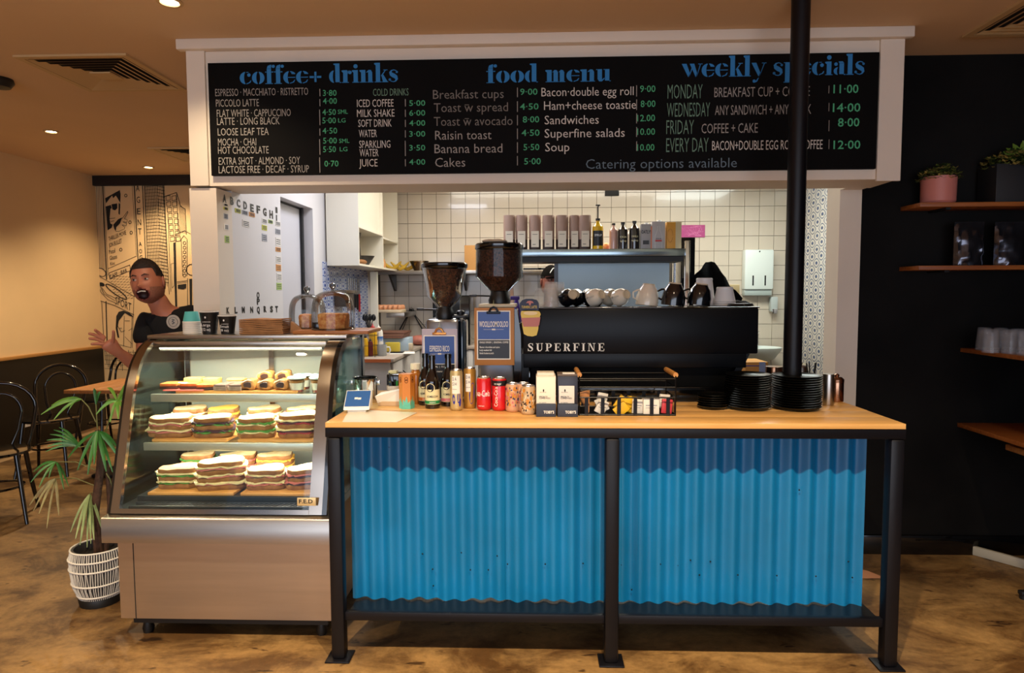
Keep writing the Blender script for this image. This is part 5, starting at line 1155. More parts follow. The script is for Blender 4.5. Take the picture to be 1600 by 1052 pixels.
# canisters right of the plates
M_cop = mat('copper_steel', '#b08468', .22, 1)
def canister(x, y, Y, r, h, m_, lab, lid=True, nm='canister'):
    t = place(nm, lab, 'canister', x, y, Y); MB().lathe([(r * .97, 0), (r, .004), (r, h - .004), (r * .97, h)], n=28).build('body', m_, t)
    if lid:
        l = MB().lathe([(r * 1.02, h - .012), (r * 1.03, h + .002), (r * .7, h + .012), (.003, h + .014)], n=28, cap0=False).build('lid', m_, t); MB().lathe([(.008, h + .012), (.012, h + .022), (.004, h + .028)], n=14).build('knob', m_, l)
    return t
canister(1306, 640, 3.10, .031, .10, M_cop, 'copper toned lidded canister furthest right on the counter')
canister(1293, 648, 2.99, .024, .14, M_steel, 'tall narrow steel canister right of the tall plate stack', False)
canister(1249, 632, 3.30, .032, .135, M_steel, 'steel canister with lid behind the right plate stack')
canister(1208, 645, 3.2, .04, .15, M_cop, 'brown metal pot with lid between the two tall plate stacks', False)
t = place('cutlery_pot', 'small steel pot with black cutlery handles behind the right plate stack', 'cutlery pot', 1268, 634, 3.22); MB().lathe([(.026, 0), (.03, .1)], n=20, cap1=False).build('pot', M_steel, t)
for k, (dx_, dy_) in enumerate(((-.03, .0), (-.012, .01), (.012, 0), (.022, .012))):
    b = MB(); b.tube([(dx_ * .2, dy_, .02), (dx_, dy_, .165)], .005, 8, flat=.6); b.build('cutlery_handle', M_blackpl, t)
# ---- cups on the machine
MT = zt_ + .0006
M_cw = mat('cream_ceramic', '#e2d8c4', .2, coat=.4); M_cb = mat('black_ceramic', '#0b0c12', .15, coat=.6)
def cup(x, yb, Y, r, m_, lab, tilt=(0, 0, 0), z=None, tall=.8):
    t = thing('coffee_cup', lab, 'cup', (at(x, yb, Y=Y).x, Y, MT if z is None else z), 0, 'cups on top of the espresso machine', tilt); h = r * 1.55 * tall / .8
    MB().lathe([(r * .55, h), (r * .56, h - .004), (r * .84, h * .72), (r, h * .35), (r * .98, 0), (r * .93, .0005), (r * .94, h * .35), (r * .5, h * .85), (.002, h * .88)], n=28, cap0=False).build('bowl', m_, t)
    MB().lathe([(r * .56, h - .002), (r * .53, h + .004), (r * .46, h + .004), (r * .44, h - .003), (.002, h - .003)], n=24, cap0=False).build('foot_ring', mat('raw_rim', '#cdbfa2', .5), t)
    b = MB(); b.tube([(-r * .95, 0, h * .2), (-r * 1.35, 0, h * .3), (-r * 1.42, 0, h * .55), (-r * 1.05, 0, h * .68), (-r * .8, 0, h * .7)], .0045, 8); b.build('handle', m_, t); return t
cup(1010, 478, 3.14, .053, M_cw, 'large cream cup upside down, fourth from the right end of the row', (0, .12, .3), MT + .004, .95)
cup(1051, 478, 3.12, .055, M_cb, 'large black cup upside down, left of the two black ones at the right', (0, .1, -.2), MT + .005, .95)
cup(1091, 478, 3.13, .055, M_cb, 'large black cup upside down, right of the two black ones at the right', (0, .14, -.3), MT + .007, .9)
T_ = math.radians(72)
for x, Y, m_, lab, yaw_ in ((884, 3.12, M_cb, 'black cup lying on its side, leftmost beside the glass tumblers', .5), (901, 3.24, M_cb, 'black cup lying on its side behind the leftmost black cup', -.2), (925, 3.12, M_cw, 'cream cup lying on its side showing its foot, left one', .7), (918, 3.26, M_cb, 'black cup with cream rim behind the left cream cup', .1), (935, 3.33, M_cb, 'black cup furthest back behind the left cream cup', -.1), (965, 3.13, M_cw, 'cream cup lying on its side showing its foot, right one', .6), (951, 3.24, M_cw, 'cream cup partly hidden behind the right cream cup', .2)):
    cup(x, 478, Y, .041, m_, lab, (T_, 0, yaw_), MT + .037)
M_tum = frosted('tumbler_glass', '#f4f0e8', .2, .05)
def tumbler(x, yb, Y, n, lab, base=None, name='glass_tumbler'):
    for k in range(n):
        t = thing(name, '%s, %s' % (lab, ('bottom one', 'next to bottom', 'next to top', 'top one')[k if n == 4 else (0 if k == 0 else 3)]) if n > 1 else lab, 'glass', (at(x, yb, Y=Y).x, Y, (MT if base is None else base) + k * .028), 0, 'upside-down glass tumblers')
        b = MB(); n_ = 10; h = .088
        def rg(r, z): return [Vector((math.cos(2 * PI * j / 20) * r * (1.0 if j % 2 else .95), math.sin(2 * PI * j / 20) * r * (1.0 if j % 2 else .95), z)) for j in range(20)]
        b.rings([rg(.0385, 0), rg(.037, .03), rg(.034, .05), rg(.030, h - .003), rg(.028, h)], cap0=False); b.rings([rg(.0365, 0), rg(.034, .03), rg(.028, h - .01)], cap0=False); b.build('tumbler_wall', M_tum, t)
tumbler(861, 479, 3.08, 2, 'glass tumbler in the front stack left on the machine'); tumbler(845, 479, 3.18, 1, 'single glass tumbler left of the tall tumbler stack'); tumbler(872, 479, 3.2, 2, 'glass tumbler in the rear stack on the machine')
def tcup(x, Y, r, h, lab, n=1):
    for k in range(n):
        t = thing('takeaway_cup', lab if n == 1 else '%s, %s of its stack' % (lab, ('bottom', 'second', 'third', 'top')[k]), 'takeaway cup', (at(x, 478, Y=Y).x, Y, MT + k * .009), 0, 'white takeaway cups on the machine')
        MB().lathe([(r, 0), (r * 1.03, .003), (r, .006), (r * .76, h), (.003, h)], n=28, cap0=False).build('wall', M_whitepl, t)
        if k == n - 1:
            MB().lathe([(r * .78, h), (r * .78, h + .008), (r * .7, h + .012), (.003, h + .01)], n=28, cap0=False).build('base', M_whitepl, t)
tcup(1100, 3.27, .050, .104, 'white takeaway cup upside down behind the black cups', 3); tcup(1132, 3.22, .050, .06, 'white takeaway cup upside down at the right', 3)
for x, Y, wh in ((1150, 3.1, 'left'), (1164, 3.13, 'right')):
    o = MB().lathe([(.038, 0), (.04, .003), (.038, .006), (.034, .012), (.003, .013)], n=28).build('takeaway_cover', M_blackpl); o.location = (at(x, 478, Y=Y).x, Y, MT); tag(o, 'black takeaway lid lying at the right end of the machine, %s one' % wh, 'cup cover')
b = MB(); b.grid(8, 6, lambda u, v: Vector(((u - .5) * .11, (v - .5) * .09, .004 + .03 * math.sin(PI * u) * math.sin(PI * v) * abs(math.sin(4 * u + 2 * v)) ** .5))); b.grid(8, 6, lambda u, v: Vector(((u - .5) * .11, (v - .5) * .09, .0 if 0 < u < 1 and 0 < v < 1 else .004)))
o = b.build('dark_cloth', mat('dark_cloth', '#151316', .9)); o.location = (at(1156, 470, Y=3.3).x, 3.3, MT); tag(o, 'small dark cloth bundled at the right rear of the machine', 'cloth')
# ================================================================== KITCHEN
# wall cupboard on the left wall
cy0 = at(505, 400, X=-1.62).y; YC = 5.13; cxr = at(561, 400, Y=YC).x; zc0 = at(540, 415, Y=YC).z; zc1 = zc0 + .98; ye = 6.62
wc = thing('wall_cupboard', 'white open-fronted wall cupboard above the blue patterned tiles', 'cupboard', (0, 0, 0)); M_cbd = mat('cupboard_white', '#e2dccb', .4)
X0 = -1.617; th = .016
MB().box(X0, cxr, YC, YC + th, zc0, zc1).build('side_panel', M_cbd, wc); MB().box(X0, cxr, ye - th, ye, zc0, zc1).build('side_panel', M_cbd, wc)
MB().box(X0, cxr, YC + th, ye - th, zc0, zc0 + th).build('bottom_panel', M_cbd, wc); MB().box(X0, cxr, YC + th, ye - th, zc1 - th, zc1).build('top_panel', M_cbd, wc)
ym = at(598, 360, X=cxr).y; ym = min(ym, ye - .2); zs = at(562, 356, X=cxr).z
MB().box(X0, cxr, ym, ym + th, zc0 + th, zc1 - th).build('divider', M_cbd, wc); MB().box(X0, cxr, YC + th, ym, zs, zs + th).build('shelf', M_cbd, wc); MB().box(X0, cxr, ym + th, ye - th, zs - .02, zs - .004).build('shelf', M_cbd, wc)
MB().box(X0, X0 + .006, YC + th, ye - th, zc0 + th, zc1 - th).build('back_panel', mat('cupboard_back', '#c9b48a', .6), wc)
MB().box(cxr - .04, cxr - .028, YC + th + .002, ym - .002, zs + th, zc1 - th).build('door', M_cbd, wc)
zz = zc0 + th + .0005
def simple(name, cat, lab, mb, m_, loc, rot=None, group=None):
    o = mb.build(name, m_); o.location = loc
    if rot: o.rotation_euler = rot
    return tag(o, lab, cat, group)
simple('black_vase', 'vase', 'tall black tapering vase inside the wall cupboard', MB().lathe([(.04, 0), (.045, .02), (.03, .2), (.045, .27), (.04, .27)], n=20), M_blackgl, (cxr - .13, YC + .4, zz))
simple('basket_bowl', 'bowl', 'small dark wire bowl in the wall cupboard', MB().lathe([(.04, 0), (.10, .09), (.097, .09), (.037, .003)], n=20), mat('dark_wire', '#2a2420', .5), (cxr - .13, YC + .62, zz))
simple('wrapped_bundle', 'bundle', 'pale blue wrapped bundle at the front of the cupboard shelf', MB().sphere((0, 0, .05), (.05, .07, .05), 14, 8), mat('pale_blue_wrap', '#b8bccb', .6), (cxr - .1, YC + .12, zz))
simple('bread_roll', 'bread', 'brown bread roll low in the wall cupboard', MB().sphere((0, 0, .022), (.04, .09, .022), 14, 8), M_crust, (cxr - .05, YC + .26, zz))
for k, (c, y_) in enumerate((('#d8a070', .16), ('#e8d8b8', .24), ('#c08850', .32))):
    simple('jar', 'jar', ('orange jar', 'cream jar', 'tan jar')[k] + ' in the far bay of the wall cupboard', MB().lathe([(.03, 0), (.032, .06), (.024, .075), (.02, .09)], n=18), mat('jar_%d' % k, c, .4), (cxr - .07, ym + y_ - .05, zz))
# butterfly shaped hook
b = MB(); 
for sx_, sy_ in ((1, 1), (-1, 1), (1, -1), (-1, -1)): b.sphere((0, sx_ * .022, sy_ * .02), (.003, .02, .018), 10, 6)
simple('wall_hook', 'ornament', 'small bronze four-lobed ornament in the far bay of the cupboard', b, mat('bronze', '#8a7038', .4, .6), (cxr - .2, ye - th - .02, zs + .2), (0, 0, PI / 2))
# bench with white cabinets along left wall
BZ = .98; by0 = at(617, 561, Z=BZ).y; bxr = at(617, 560, Z=BZ).x
kb = thing('kitchen_bench', 'white kitchen bench with grey laminate top and orange front edge', 'bench', (0, 0, 0))
M_lam = mat('laminate_top', '#b4a698', .45, var=.15, scale=30)
MB().box(-1.617, bxr, by0, 6.75, BZ - .03, BZ, .004).box(bxr, .2, 6.29, 6.75, BZ - .03, BZ - .0005, .004).build('worktop', M_lam, kb)
MB().box(-1.617, bxr - .02, by0 - .006, by0, BZ - .028, BZ - .002).build('front_edge', mat('orange_edge', '#b8602c', .5), kb)
M_cab = mat('cabinet_grey_white', '#c2bdb8', .45)
MB().box(-1.617, bxr - .03, by0 + .02, 6.74, .08, BZ - .031).build('carcass', M_cab, kb); MB().box(bxr - .03, .18, 6.32, 6.74, .08, BZ - .031).build('carcass', M_cab, kb)
for k in range(3):
    y0_ = by0 + .04 + k * .45; d = MB().box(bxr - .029, bxr - .012, y0_, y0_ + .44, .12, BZ - .04, .002).build('door', M_cab, kb); b = MB(); b.tube([(bxr - .012, y0_ + .38, .72), (bxr + .01, y0_ + .38, .74), (bxr + .01, y0_ + .38, .82), (bxr - .012, y0_ + .38, .84)], .005, 8); b.build('handle', M_black, d)
for k in range(2):
    x0_ = bxr + .02 + k * .5; d = MB().box(x0_, x0_ + .48, 6.302, 6.319, .12, BZ - .04, .002).build('door', M_cab, kb); b = MB(); b.tube([(x0_ + .42, 6.302, .7), (x0_ + .42, 6.28, .72), (x0_ + .42, 6.28, .8), (x0_ + .42, 6.302, .82)], .005, 8); b.build('handle', M_black, d)
def onb(x, y, Z=BZ): p = at(x, y, Z=Z + .0008); return p
p = onb(597, 556); t = thing('mug', 'pale grey mug near the front of the kitchen bench', 'mug', p); MB().lathe([(.034, 0), (.038, .006), (.04, .09), (.037, .09), (.034, .01), (.002, .008)], n=24, cap1=False).build('cup', mat('grey_mug', '#a8aaa8', .3), t); b = MB(); b.tube([(.038, 0, .07), (.062, 0, .07), (.068, 0, .045), (.06, 0, .02), (.037, 0, .018)], .006, 8); b.build('handle', M_whitepl, t)
def squeeze(x, y, Y, r, h, body, cap, lab, lb=None):
    t = thing('sauce_bottle', lab, 'bottle', (at(x, y, Y=Y).x, Y, BZ + .0006)); MB().lathe(sm([(r * .95, 0), (r, .01), (r, h * .72), (r * .6, h * .82), (r * .5, h * .84)], 2), n=20).build('bottle_body', body, t)
    MB().lathe([(r * .55, h * .84), (r * .5, h * .9), (r * .2, h * .93), (r * .08, h)], n=16).build('cap', cap, t)
    if lb: band(t, r + .0006, h * .2, h * .6, lb, 'label')
M_rc = mat('red_cap', '#b81c20', .4); M_yb = mat('mustard', '#d9a51c', .35); M_wb = mat('mayo_white', '#e2dcd0', .35); M_blab = mat('blue_label', '#2060a8', .5)
squeeze(583, 545, 5.36, .034, .26, M_yb, M_rc, 'yellow squeeze bottle with red cap on the kitchen bench', None); squeeze(592, 545, 5.45, .036, .25, M_wb, M_wb, 'white squeeze bottle with blue label on the kitchen bench', M_blab)
squeeze(571, 548, 5.25, .022, .18, M_yb, M_black, 'small mustard coloured bottle in the wire rack', None); squeeze(579, 548, 5.27, .02, .15, mat('dark_red', '#5c1a18', .3), M_black, 'small dark red bottle in the wire rack', None)
t = thing('wire_rack', 'thin black wire rack round the small sauce bottles', 'rack', (at(575, 548, Y=5.25).x, 5.24, BZ + .0006)); b = MB()
for z in (.01, .09, .17): b.tube([(-.07, -.05, z), (.07, -.05, z), (.07, .07, z), (-.07, .07, z)], .002, 5, True)
for x_, y_ in ((-.07, -.05), (.07, -.05), (.07, .07), (-.07, .07)): b.tube([(x_, y_, 0), (x_, y_, .19)], .002, 5)
b.build('wire', M_black, t)
t = thing('utensil_pot', 'grey pot of dark utensils on the kitchen bench behind the domes', 'utensil pot', (at(577, 520, Y=5.6).x, 5.6, BZ + .0006)); MB().lathe([(.05, 0), (.055, .2), (.052, .2)], n=20).build('pot', mat('grey_pot', '#a8a29a', .5), t)
for k in range(4):
    b = MB(); a = k * 1.5; e = (math.cos(a) * .04, math.sin(a) * .03, .30); b.tube([(0, 0, .18), e], .004, 6); b.sphere(e, (.02, .012, .03), 10, 6); b.build('utensil', M_blackpl, t)
# boards, boxes, paper
for k in range(3): simple('chopping_board', 'board', 'brown chopping board, %s of the stack on the bench' % ('bottom', 'middle', 'top')[k], MB().box(-.13, .13, -.15, .15, 0, .018, .004), mat('board_brown_%d' % k, ('#7a5040', '#8a604c', '#6a4434')[k], .5), (at(612, 520, Y=5.9).x + .01 * k, 5.9, BZ + .112 + k * .0185))
simple('storage_box', 'box', 'blue and white box under the brown boards on the bench', MB().box(-.16, .16, -.12, .12, 0, .11, .004), mat('box_pale_blue', '#a8bccb', .5), (at(614, 540, Y=5.9).x, 5.9, BZ + .0006))
simple('sponge_pack', 'packet', 'yellow packet in front of the pale blue box on the bench', MB().box(-.06, .06, -.03, .03, 0, .08, .004), mat('pack_yellow', '#c9b038', .5), (at(613, 545, Y=5.68).x, 5.70, BZ + .0006))
simple('small_carton', 'carton', 'small cream carton right of the pale blue box', MB().box(-.05, .05, -.04, .04, 0, .06, .003), mat('cream_card2', '#c8b498', .6), (at(634, 545, Y=5.8).x, 5.85, BZ + .0006))
b = MB(); b.sphere((0, 0, .05), (.13, .08, .05), 18, 8); simple('wrapped_meat', 'meat pack', 'pink wrapped meat pack on the back corner of the bench', b, mat('pink_meat', '#c87c6c', .35, var=.3, scale=20), (at(655, 540, Y=6.3).x, 6.40, BZ + .0006))
simple('paper_sheet', 'paper', 'white sheet of paper lying on the kitchen bench beside the mug', MB().box(-.14, .14, -.1, .1, 0, .002), M_paper, (at(622, 552, Z=BZ).x, at(622, 552, Z=BZ).y, BZ + .0006), (0, 0, .2))
simple('tablet', 'tablet', 'thin dark tablet lying on the bench behind the mug', MB().box(-.07, .07, -.04, .04, 0, .012, .003), M_blackgl, (at(634, 545, Z=BZ).x, 5.56, BZ + .0028))
simple('plate_with_food', 'plate', 'brown plate at the front left corner of the kitchen bench', MB().lathe([(.05, 0), (.085, .012), (.08, .014), (.002, .004)], n=24), M_woodd, (onb(576, 554).x, onb(576, 554).y, BZ + .0006))
# steel wall shelf with bananas and cardboard
s1y = 6.40; sz_ = at(640, 423, Y=s1y).z; sxa = at(585, 425, Y=s1y).x; sxb = at(870, 425, Y=s1y).x
ws = thing('wall_shelf', 'long stainless wall shelf across the back of the kitchen', 'shelf', (0, 0, 0)); MB().box(sxa, sxb, s1y, YK - .001, sz_ - .035, sz_, .003).build('shelf_plate', M_steel, ws)
for x in (607, 722, 853):
    xx_ = at(x, 440, Y=6.5).x; b = MB(); b.prism([(0, 0), (.3, 0), (.3, -.16), (.26, -.16)], .02, Matrix(((0, 1, 0, xx_), (1, 0, 0, 6.49), (0, 0, 1, sz_ - .036), (0, 0, 0, 1)))); b.build('bracket', mat('dark_bracket', '#3c3834', .4, .6), ws)
SZ = sz_ + .0006
for k in range(3):
    b = MB(); pts = [(-.09 + .045 * i, 0, .07 * (abs(i - 2) / 2) ** 1.6 + .02) for i in range(5)]; b.tube(sm3 := pts, [.006, .018, .02, .018, .006], 8); simple('banana', 'banana', ('yellow banana at the left of the wall shelf', 'ripe banana lying beside the first on the wall shelf', 'banana turned sideways on the wall shelf')[k], b, mat('banana_yellow', '#c9a02c', .5, var=.3, scale=20), (at(616 + 9 * k, 420, Y=6.55).x, 6.46 + .09 * k, SZ + .0), (0, 0, .12 * k))
simple('wire_bowl', 'bowl', 'pale wire fruit bowl right of the bananas on the shelf', MB().lathe([(.05, 0), (.1, .1), (.097, .1), (.047, .004)], n=20), glass('bowl_glass', '#c8b8a0', 2), (at(655, 420, Y=6.6).x, 6.60, SZ))
simple('cardboard_box', 'box', 'brown cardboard box on the wall shelf left of the taller grinder', MB().box(-.07, .16, -.1, .1, 0, .245, .004), mat('cardboard', '#b8854a', .7), (at(738, 420, Y=6.55).x, 6.58, SZ))
for k, (x, w__) in enumerate(((832, .09), (850, .06))): simple('baking_tray', 'tray', 'dark flat tray on the wall shelf, %s one' % ('left', 'right')[k], MB().box(-w__, w__, -.1, .1, 0, .022, .003), M_black, (at(x, 420, Y=6.55).x, 6.56, SZ))
# egg shelf
ey = 6.2; ez = at(605, 489, Y=ey).z; es = thing('egg_shelf', 'small steel shelf holding the egg tray', 'shelf', (0, 0, 0)); MB().box(-1.40, at(632, 490, Y=ey).x, ey, 6.79, ez - .045, ez, .002).build('shelf_plate', M_steel, es)
xx_ = at(608, 485, Y=6.35).x; t = thing('egg_tray', 'cardboard egg tray full of brown eggs on the small steel shelf', 'egg tray', (xx_, 6.36, ez + .0006)); MB().box(-.14, .14, -.13, .13, 0, .028, .006).build('tray', mat('egg_carton', '#cdb89a', .8), t)
em = MB().sphere((0, 0, 0), (.021, .021, .027), 12, 8).mesh('egg', mat('egg_shell', '#cf8f66', .5)); 
for i in range(6):
    for j in range(5): e = bpy.data.objects.new('egg', em); COL.objects.link(e); e.location = (xx_ - .115 + i * .046, 6.36 - .1 + j * .048, ez + .047); tag(e, 'brown egg in the egg tray on the small steel shelf', 'egg', 'eggs in the tray')
# tall white divider and knife rack on the blue tiles
MB_ = MB().box(-1.34, -1.31, 6.0, 6.75, .0, 2.0); p = at(585, 500, Y=6.0)
fp = thing('divider_panel', 'tall narrow white panel standing left of the egg shelf', 'panel', (p.x, 6.0, 0)); MB().box(-.032, .032, 0, .03, BZ + .001, at(585, 425, Y=6.0).z).build('panel', M_cbd, fp)
kr = thing('knife_rack', 'row of dark handled knives hanging on the blue tiles', 'knife rack', (-1.612, 5.85, 1.50)); MB().box(-.006, .006, -.2, .2, -.015, .015).build('magnet_strip', M_steel, kr)
for k in range(6):
    y_ = -.17 + k * .065; b = MB(); b.box(.007, .011, y_ - .012, y_ + .012, -.02, .12); kn = b.build('blade', M_steel, kr); MB().box(.004, .018, y_ - .012, y_ + .012, -.14 - .02 * (k % 3), -.021, .003).build('handle', M_rc if k == 5 else M_blackpl, kn)
dp = thing('label_printer', 'dark brown box-shaped appliance fixed on the blue tiled wall', 'appliance', (-1.615, 5.42, 1.40)); MB().box(0, .09, -.12, .12, -.02, .09, .004).build('body', mat('appliance_brown', '#4a4038', .4), dp); MB().box(-.002, .10, -.13, .13, .09, .115, .003).build('cover', mat('appliance_lid', '#6a5c4c', .3), dp)
tg = thing('tongs', 'black scissor tongs hanging against the back tiles', 'tongs', at(642, 482, Y=6.77)); b = MB()
b.tube([(0, 0, 0), (-.04, 0, -.08), (-.12, 0, -.22)], .007, 8); b.tube([(0, 0, 0), (.04, 0, -.08), (.13, 0, -.24)], .007, 8); b.tube([(-.01, 0, .0), (-.03, 0, -.08), (-.09, 0, -.22)], .004, 6); b.tube([(.02, 0, .0), (.05, 0, -.08), (.15, 0, -.20)], .004, 6); b.build('arm', M_blackpl, tg); MB().sphere((0, 0, 0), .014, 10, 6).build('pivot', M_steel, tg)
ov = thing('microwave', 'black appliance on the back bench behind the shorter grinder', 'appliance', (at(703, 500, Y=6.3).x, 6.45, BZ + .0006)); hh = at(703, 462, Y=6.3).z - BZ; MB().box(-.17, .19, -.12, .25, 0, hh, .01).build('body', M_blackgl, ov); MB().box(-.15, .10, -.124, -.1205, .03, hh - .03).build('door', mat('oven_glass', '#16181c', .08), ov)
b = MB(); b.tube([(.1, -.126, .05), (.1, -.15, .06), (.1, -.15, hh - .06), (.1, -.126, hh - .05)], .006, 8); b.build('handle', M_steel, ov)
# ---- centre shelf unit with coffee bags
FY = 5.0; fz_ = at(940, 389, Y=FY).z; fxa = at(790, 389, Y=FY).x; fxb = at(1071, 389, Y=FY).x
su = thing('overshelf', 'stainless overshelf on posts carrying the row of coffee bags', 'shelf', (0, 0, 0)); MB().box(fxa, fxb, FY, FY + .36, fz_ - .055, fz_, .003).build('shelf_plate', mat('shelf_steel', '#9fb0b8', .22, 1), su); MB().box(fxa + .01, fxb - .01, FY + .02, FY + .34, fz_ - .095, fz_ - .056).build('under_rail', M_black, su)
MB().box(fxb - .0, fxb + .035, FY - .01, FY + .03, .02, at(1075, 376, Y=FY).z, .004).build('post', M_chrome, su); MB().box(fxa + .02, fxa + .05, FY + .3, FY + .33, .02, fz_ - .056, .004).build('post', M_chrome, su); MB().box(at(1052, 400, Y=FY + .3).x, at(1056, 400, Y=FY + .3).x, FY + .3, FY + .33, .02, fz_ - .096).build('post', M_chrome, su)
wb = thing('work_table', 'steel work table under the overshelf, hidden mostly by the espresso machine', 'table', (0, 0, 0)); MB().box(fxa + .06, fxb - .01, FY + .02, FY + .22, .86, .9, .003).build('table_top', M_steel, wb)
for x_ in (fxa + .1, fxb - .06): MB().box(x_, x_ + .03, FY + .15, FY + .18, 0, .859).build('leg', M_steel, wb)
pa = at(872, 404, Y=FY + .25); pb = at(1046, 404, Y=FY + .25)
MB().box(pa.x, pb.x, FY + .25, FY + .256, .95, fz_ - .097).build('back_panel', mat('pale_blue_panel', '#a4b6be', .35, .3, var=.05, scale=2), su); MB().box(pa.x - .03, pa.x, FY + .24, FY + .262, .95, fz_ - .097).build('panel_frame', mat('panel_frame', '#5a5c60', .4, .6), su)
FZ = fz_ + .0006; M_bag = mat('bag_tan', '#a98a78', .55, var=.1, scale=10); M_bagd = mat('bag_dark', '#3a2620', .5)
for k, x in enumerate((796, 815, 836, 857, 878, 897.5, 914)):
    Yb = FY + .10 + .012 * (k % 3); wpx = (18.5, 19, 19, 19, 20, 17, 19)[k]; w2 = px(wpx, Yb) / 2; h = at(x, 337, Y=Yb).z - fz_
    t = thing('coffee_bag', 'rolled tan coffee bag with white label, %s in the row on the overshelf' % ('leftmost', 'second from left', 'third from left', 'middle', 'third from right', 'second from right', 'rightmost')[k], 'coffee bag', (at(x, 388, Y=Yb).x, Yb, FZ), 0, 'coffee bags on the overshelf')
    def ring(s_, z): return [Vector((math.cos(a * PI / 10) * w2 * s_, math.sin(a * PI / 10) * w2 * .75 * s_, z)) for a in range(20)]
    MB().rings([ring(.9, 0), ring(.96, .01), ring(.97, h * .3)], cap1=False).build('bag_base', M_bagd, t); MB().rings([ring(.97, h * .3), ring(1, h * .7), ring(.98, h * .97), ring(.94, h), ring(.88, h * .97)], cap0=False).build('bag_wall', M_bag, t)
    b = MB(); b.box(-w2 * .62, w2 * .62, -w2 * .80, -w2 * .765, h * .08, h * .54); l = b.build('label', mat('bag_label', '#dccfb8', .6), t)
    MB().box(-w2 * .4, w2 * .1, -w2 * .81, -w2 * .802, h * .15, h * .165).box(-w2 * .4, w2 * .4, -w2 * .81, -w2 * .802, h * .44, h * .452).build('print', M_pblk, l)
def sbottle(x, Y, r, h, body, capm, lab, words=None, pump=False, labm=None, tint=M_paper):
    t = thing('syrup_bottle', lab, 'bottle', (at(x, 388, Y=Y).x, Y, FZ)); MB().lathe(sm([(r * .95, 0), (r, .006), (r, h * .66), (r * .85, h * .76), (r * .36, h * .86), (r * .34, h * .94)], 2), n=24).build('bottle_body', body, t)
    c = MB().lathe([(r * .42, h * .93), (r * .42, h), (.002, h)], n=18).build('cap', capm, t)
    if pump: b = MB(); b.tube([(0, 0, h), (0, 0, h + .09), (.012, 0, h + .10)], .005, 8); b.cbox((0, 0, h + .1), (.035, .012, .01), .003); b.build('pump', M_blackpl, t)
    if labm: band(t, r + .0008, h * .12, h * .6, labm, 'label', -150, -30)
    for i_, s_ in enumerate(words or ()): wrap_text(t, s_, r + .0012, h * (.42 - .14 * i_), h * .065, tint, -90, 75)
sbottle(934, FY + .1, .042, .235, mat('yellow_syrup', '#d8a810', .15, coat=.5), M_blackpl, 'yellow syrup bottle with black pump on the overshelf', ('SYRUP',), True, M_pblk)
sbottle(958.5, FY + .12, .032, .20, mat('pink_clear', '#c99c8c', .15, coat=.5), M_blackpl, 'clear pinkish bottle with black cap on the overshelf'); sbottle(973, FY + .11, .037, .205, M_dk, M_blackpl, 'dark bottle reading CHAI on the overshelf', ('CHAI', 'syrup'), tint=M_lab)
sbottle(991, FY + .11, .039, .215, M_dk, M_blackpl, 'dark bottle reading VANILLA on the overshelf', ('VANILLA', 'syrup'), tint=M_lab); sbottle(984, FY + .22, .03, .17, M_wb, M_blackpl, 'pale bottle between the two dark syrup bottles')
b = MB().sphere((0, 0, .03), (.03, .03, .03), 16, 10); simple('grapefruit', 'fruit', 'red and orange fruit behind the yellow syrup bottle', b, mat('fruit_red', '#d8583c', .5, col2='#e8b070', scale=20), (at(947, 388, Y=FY + .2).x, FY + .2, FZ))
def ucarton(x0, x1, ytop, m_, lab, words=(), tcol=M_pblk, cap=True, split=None):
    Y = FY + .1; a_ = at(x0, 388, Y=Y).x; b_ = at(x1, 388, Y=Y).x; h = at(x0, ytop, Y=Y).z - fz_
    t = thing('drink_carton', lab, 'carton', ((a_ + b_) / 2, Y, FZ)); w2 = (b_ - a_) / 2 - .001; MB().box(-w2, w2, -.035, .035, 0, h, .002).build('carton_body', m_, t)
    if split: MB().box(w2 * .2, w2 + .0004, -.0355, -.035, 0.002, h).build('side_print', split, t)
    if cap: MB().lathe([(.016, h), (.016, h + .012), (.002, h + .013)], (w2 * .2, 0, 0), 16).build('cap', M_whitepl, t)
    for s_, f_, z_, c_ in words: lettering(t, s_, (-w2 * f_, -.0356, h * z_), (1, 0, 0), (0, 0, 1), w2 * 2 * f_, h * c_, tcol, .02)
    return t
t = ucarton(1000, 1016, 351, mat('oat_carton_grey', '#a09c9c', .5), 'grey drink carton with black lettering on the overshelf', (('OATLY!', .95, .62, .13),)); MB().cbox((0, -.0355, .05), (.045, .001, .03)).build('print', M_pblk, t)
t = ucarton(1017, 1038, 347, mat('milk_carton_grey', '#b4aeae', .5), 'grey milk carton with bottle outline and red tag on the overshelf', (('MILKLAB', .4, .36, .03),)); MB().cbox((.0, -.0356, .062), (.05, .001, .013)).build('red_tag', M_rc, t)
b = MB(); b.tube([(-.025, -.0357, .0), (-.025, -.0357, .1), (-.01, -.0357, .14), (-.008, -.0357, .17), (.008, -.0357, .17), (.01, -.0357, .14), (.025, -.0357, .1), (.025, -.0357, .0)], .0008, 4); b.build('bottle_outline', M_paper, t); MB().box(-.058, -.05, -.0352, .03, .0, .17).build('orange_edge', mat('orange_card', '#d87a50', .5), t)
t = ucarton(1040, 1063, 348, mat('yellow_carton', '#d0922c', .5), 'yellow orange carton with a pale side at the right end of the overshelf', (), cap=False, split=mat('carton_side', '#c8b890', .5)); b = MB(); b.tube([(-.03 + .02 * math.cos(a), -.036, .1 + .05 * math.sin(a)) for a in [i * .4 for i in range(16)]], .0012, 4); b.build('print', mat('print_brown', '#a86a1c', .5), t)
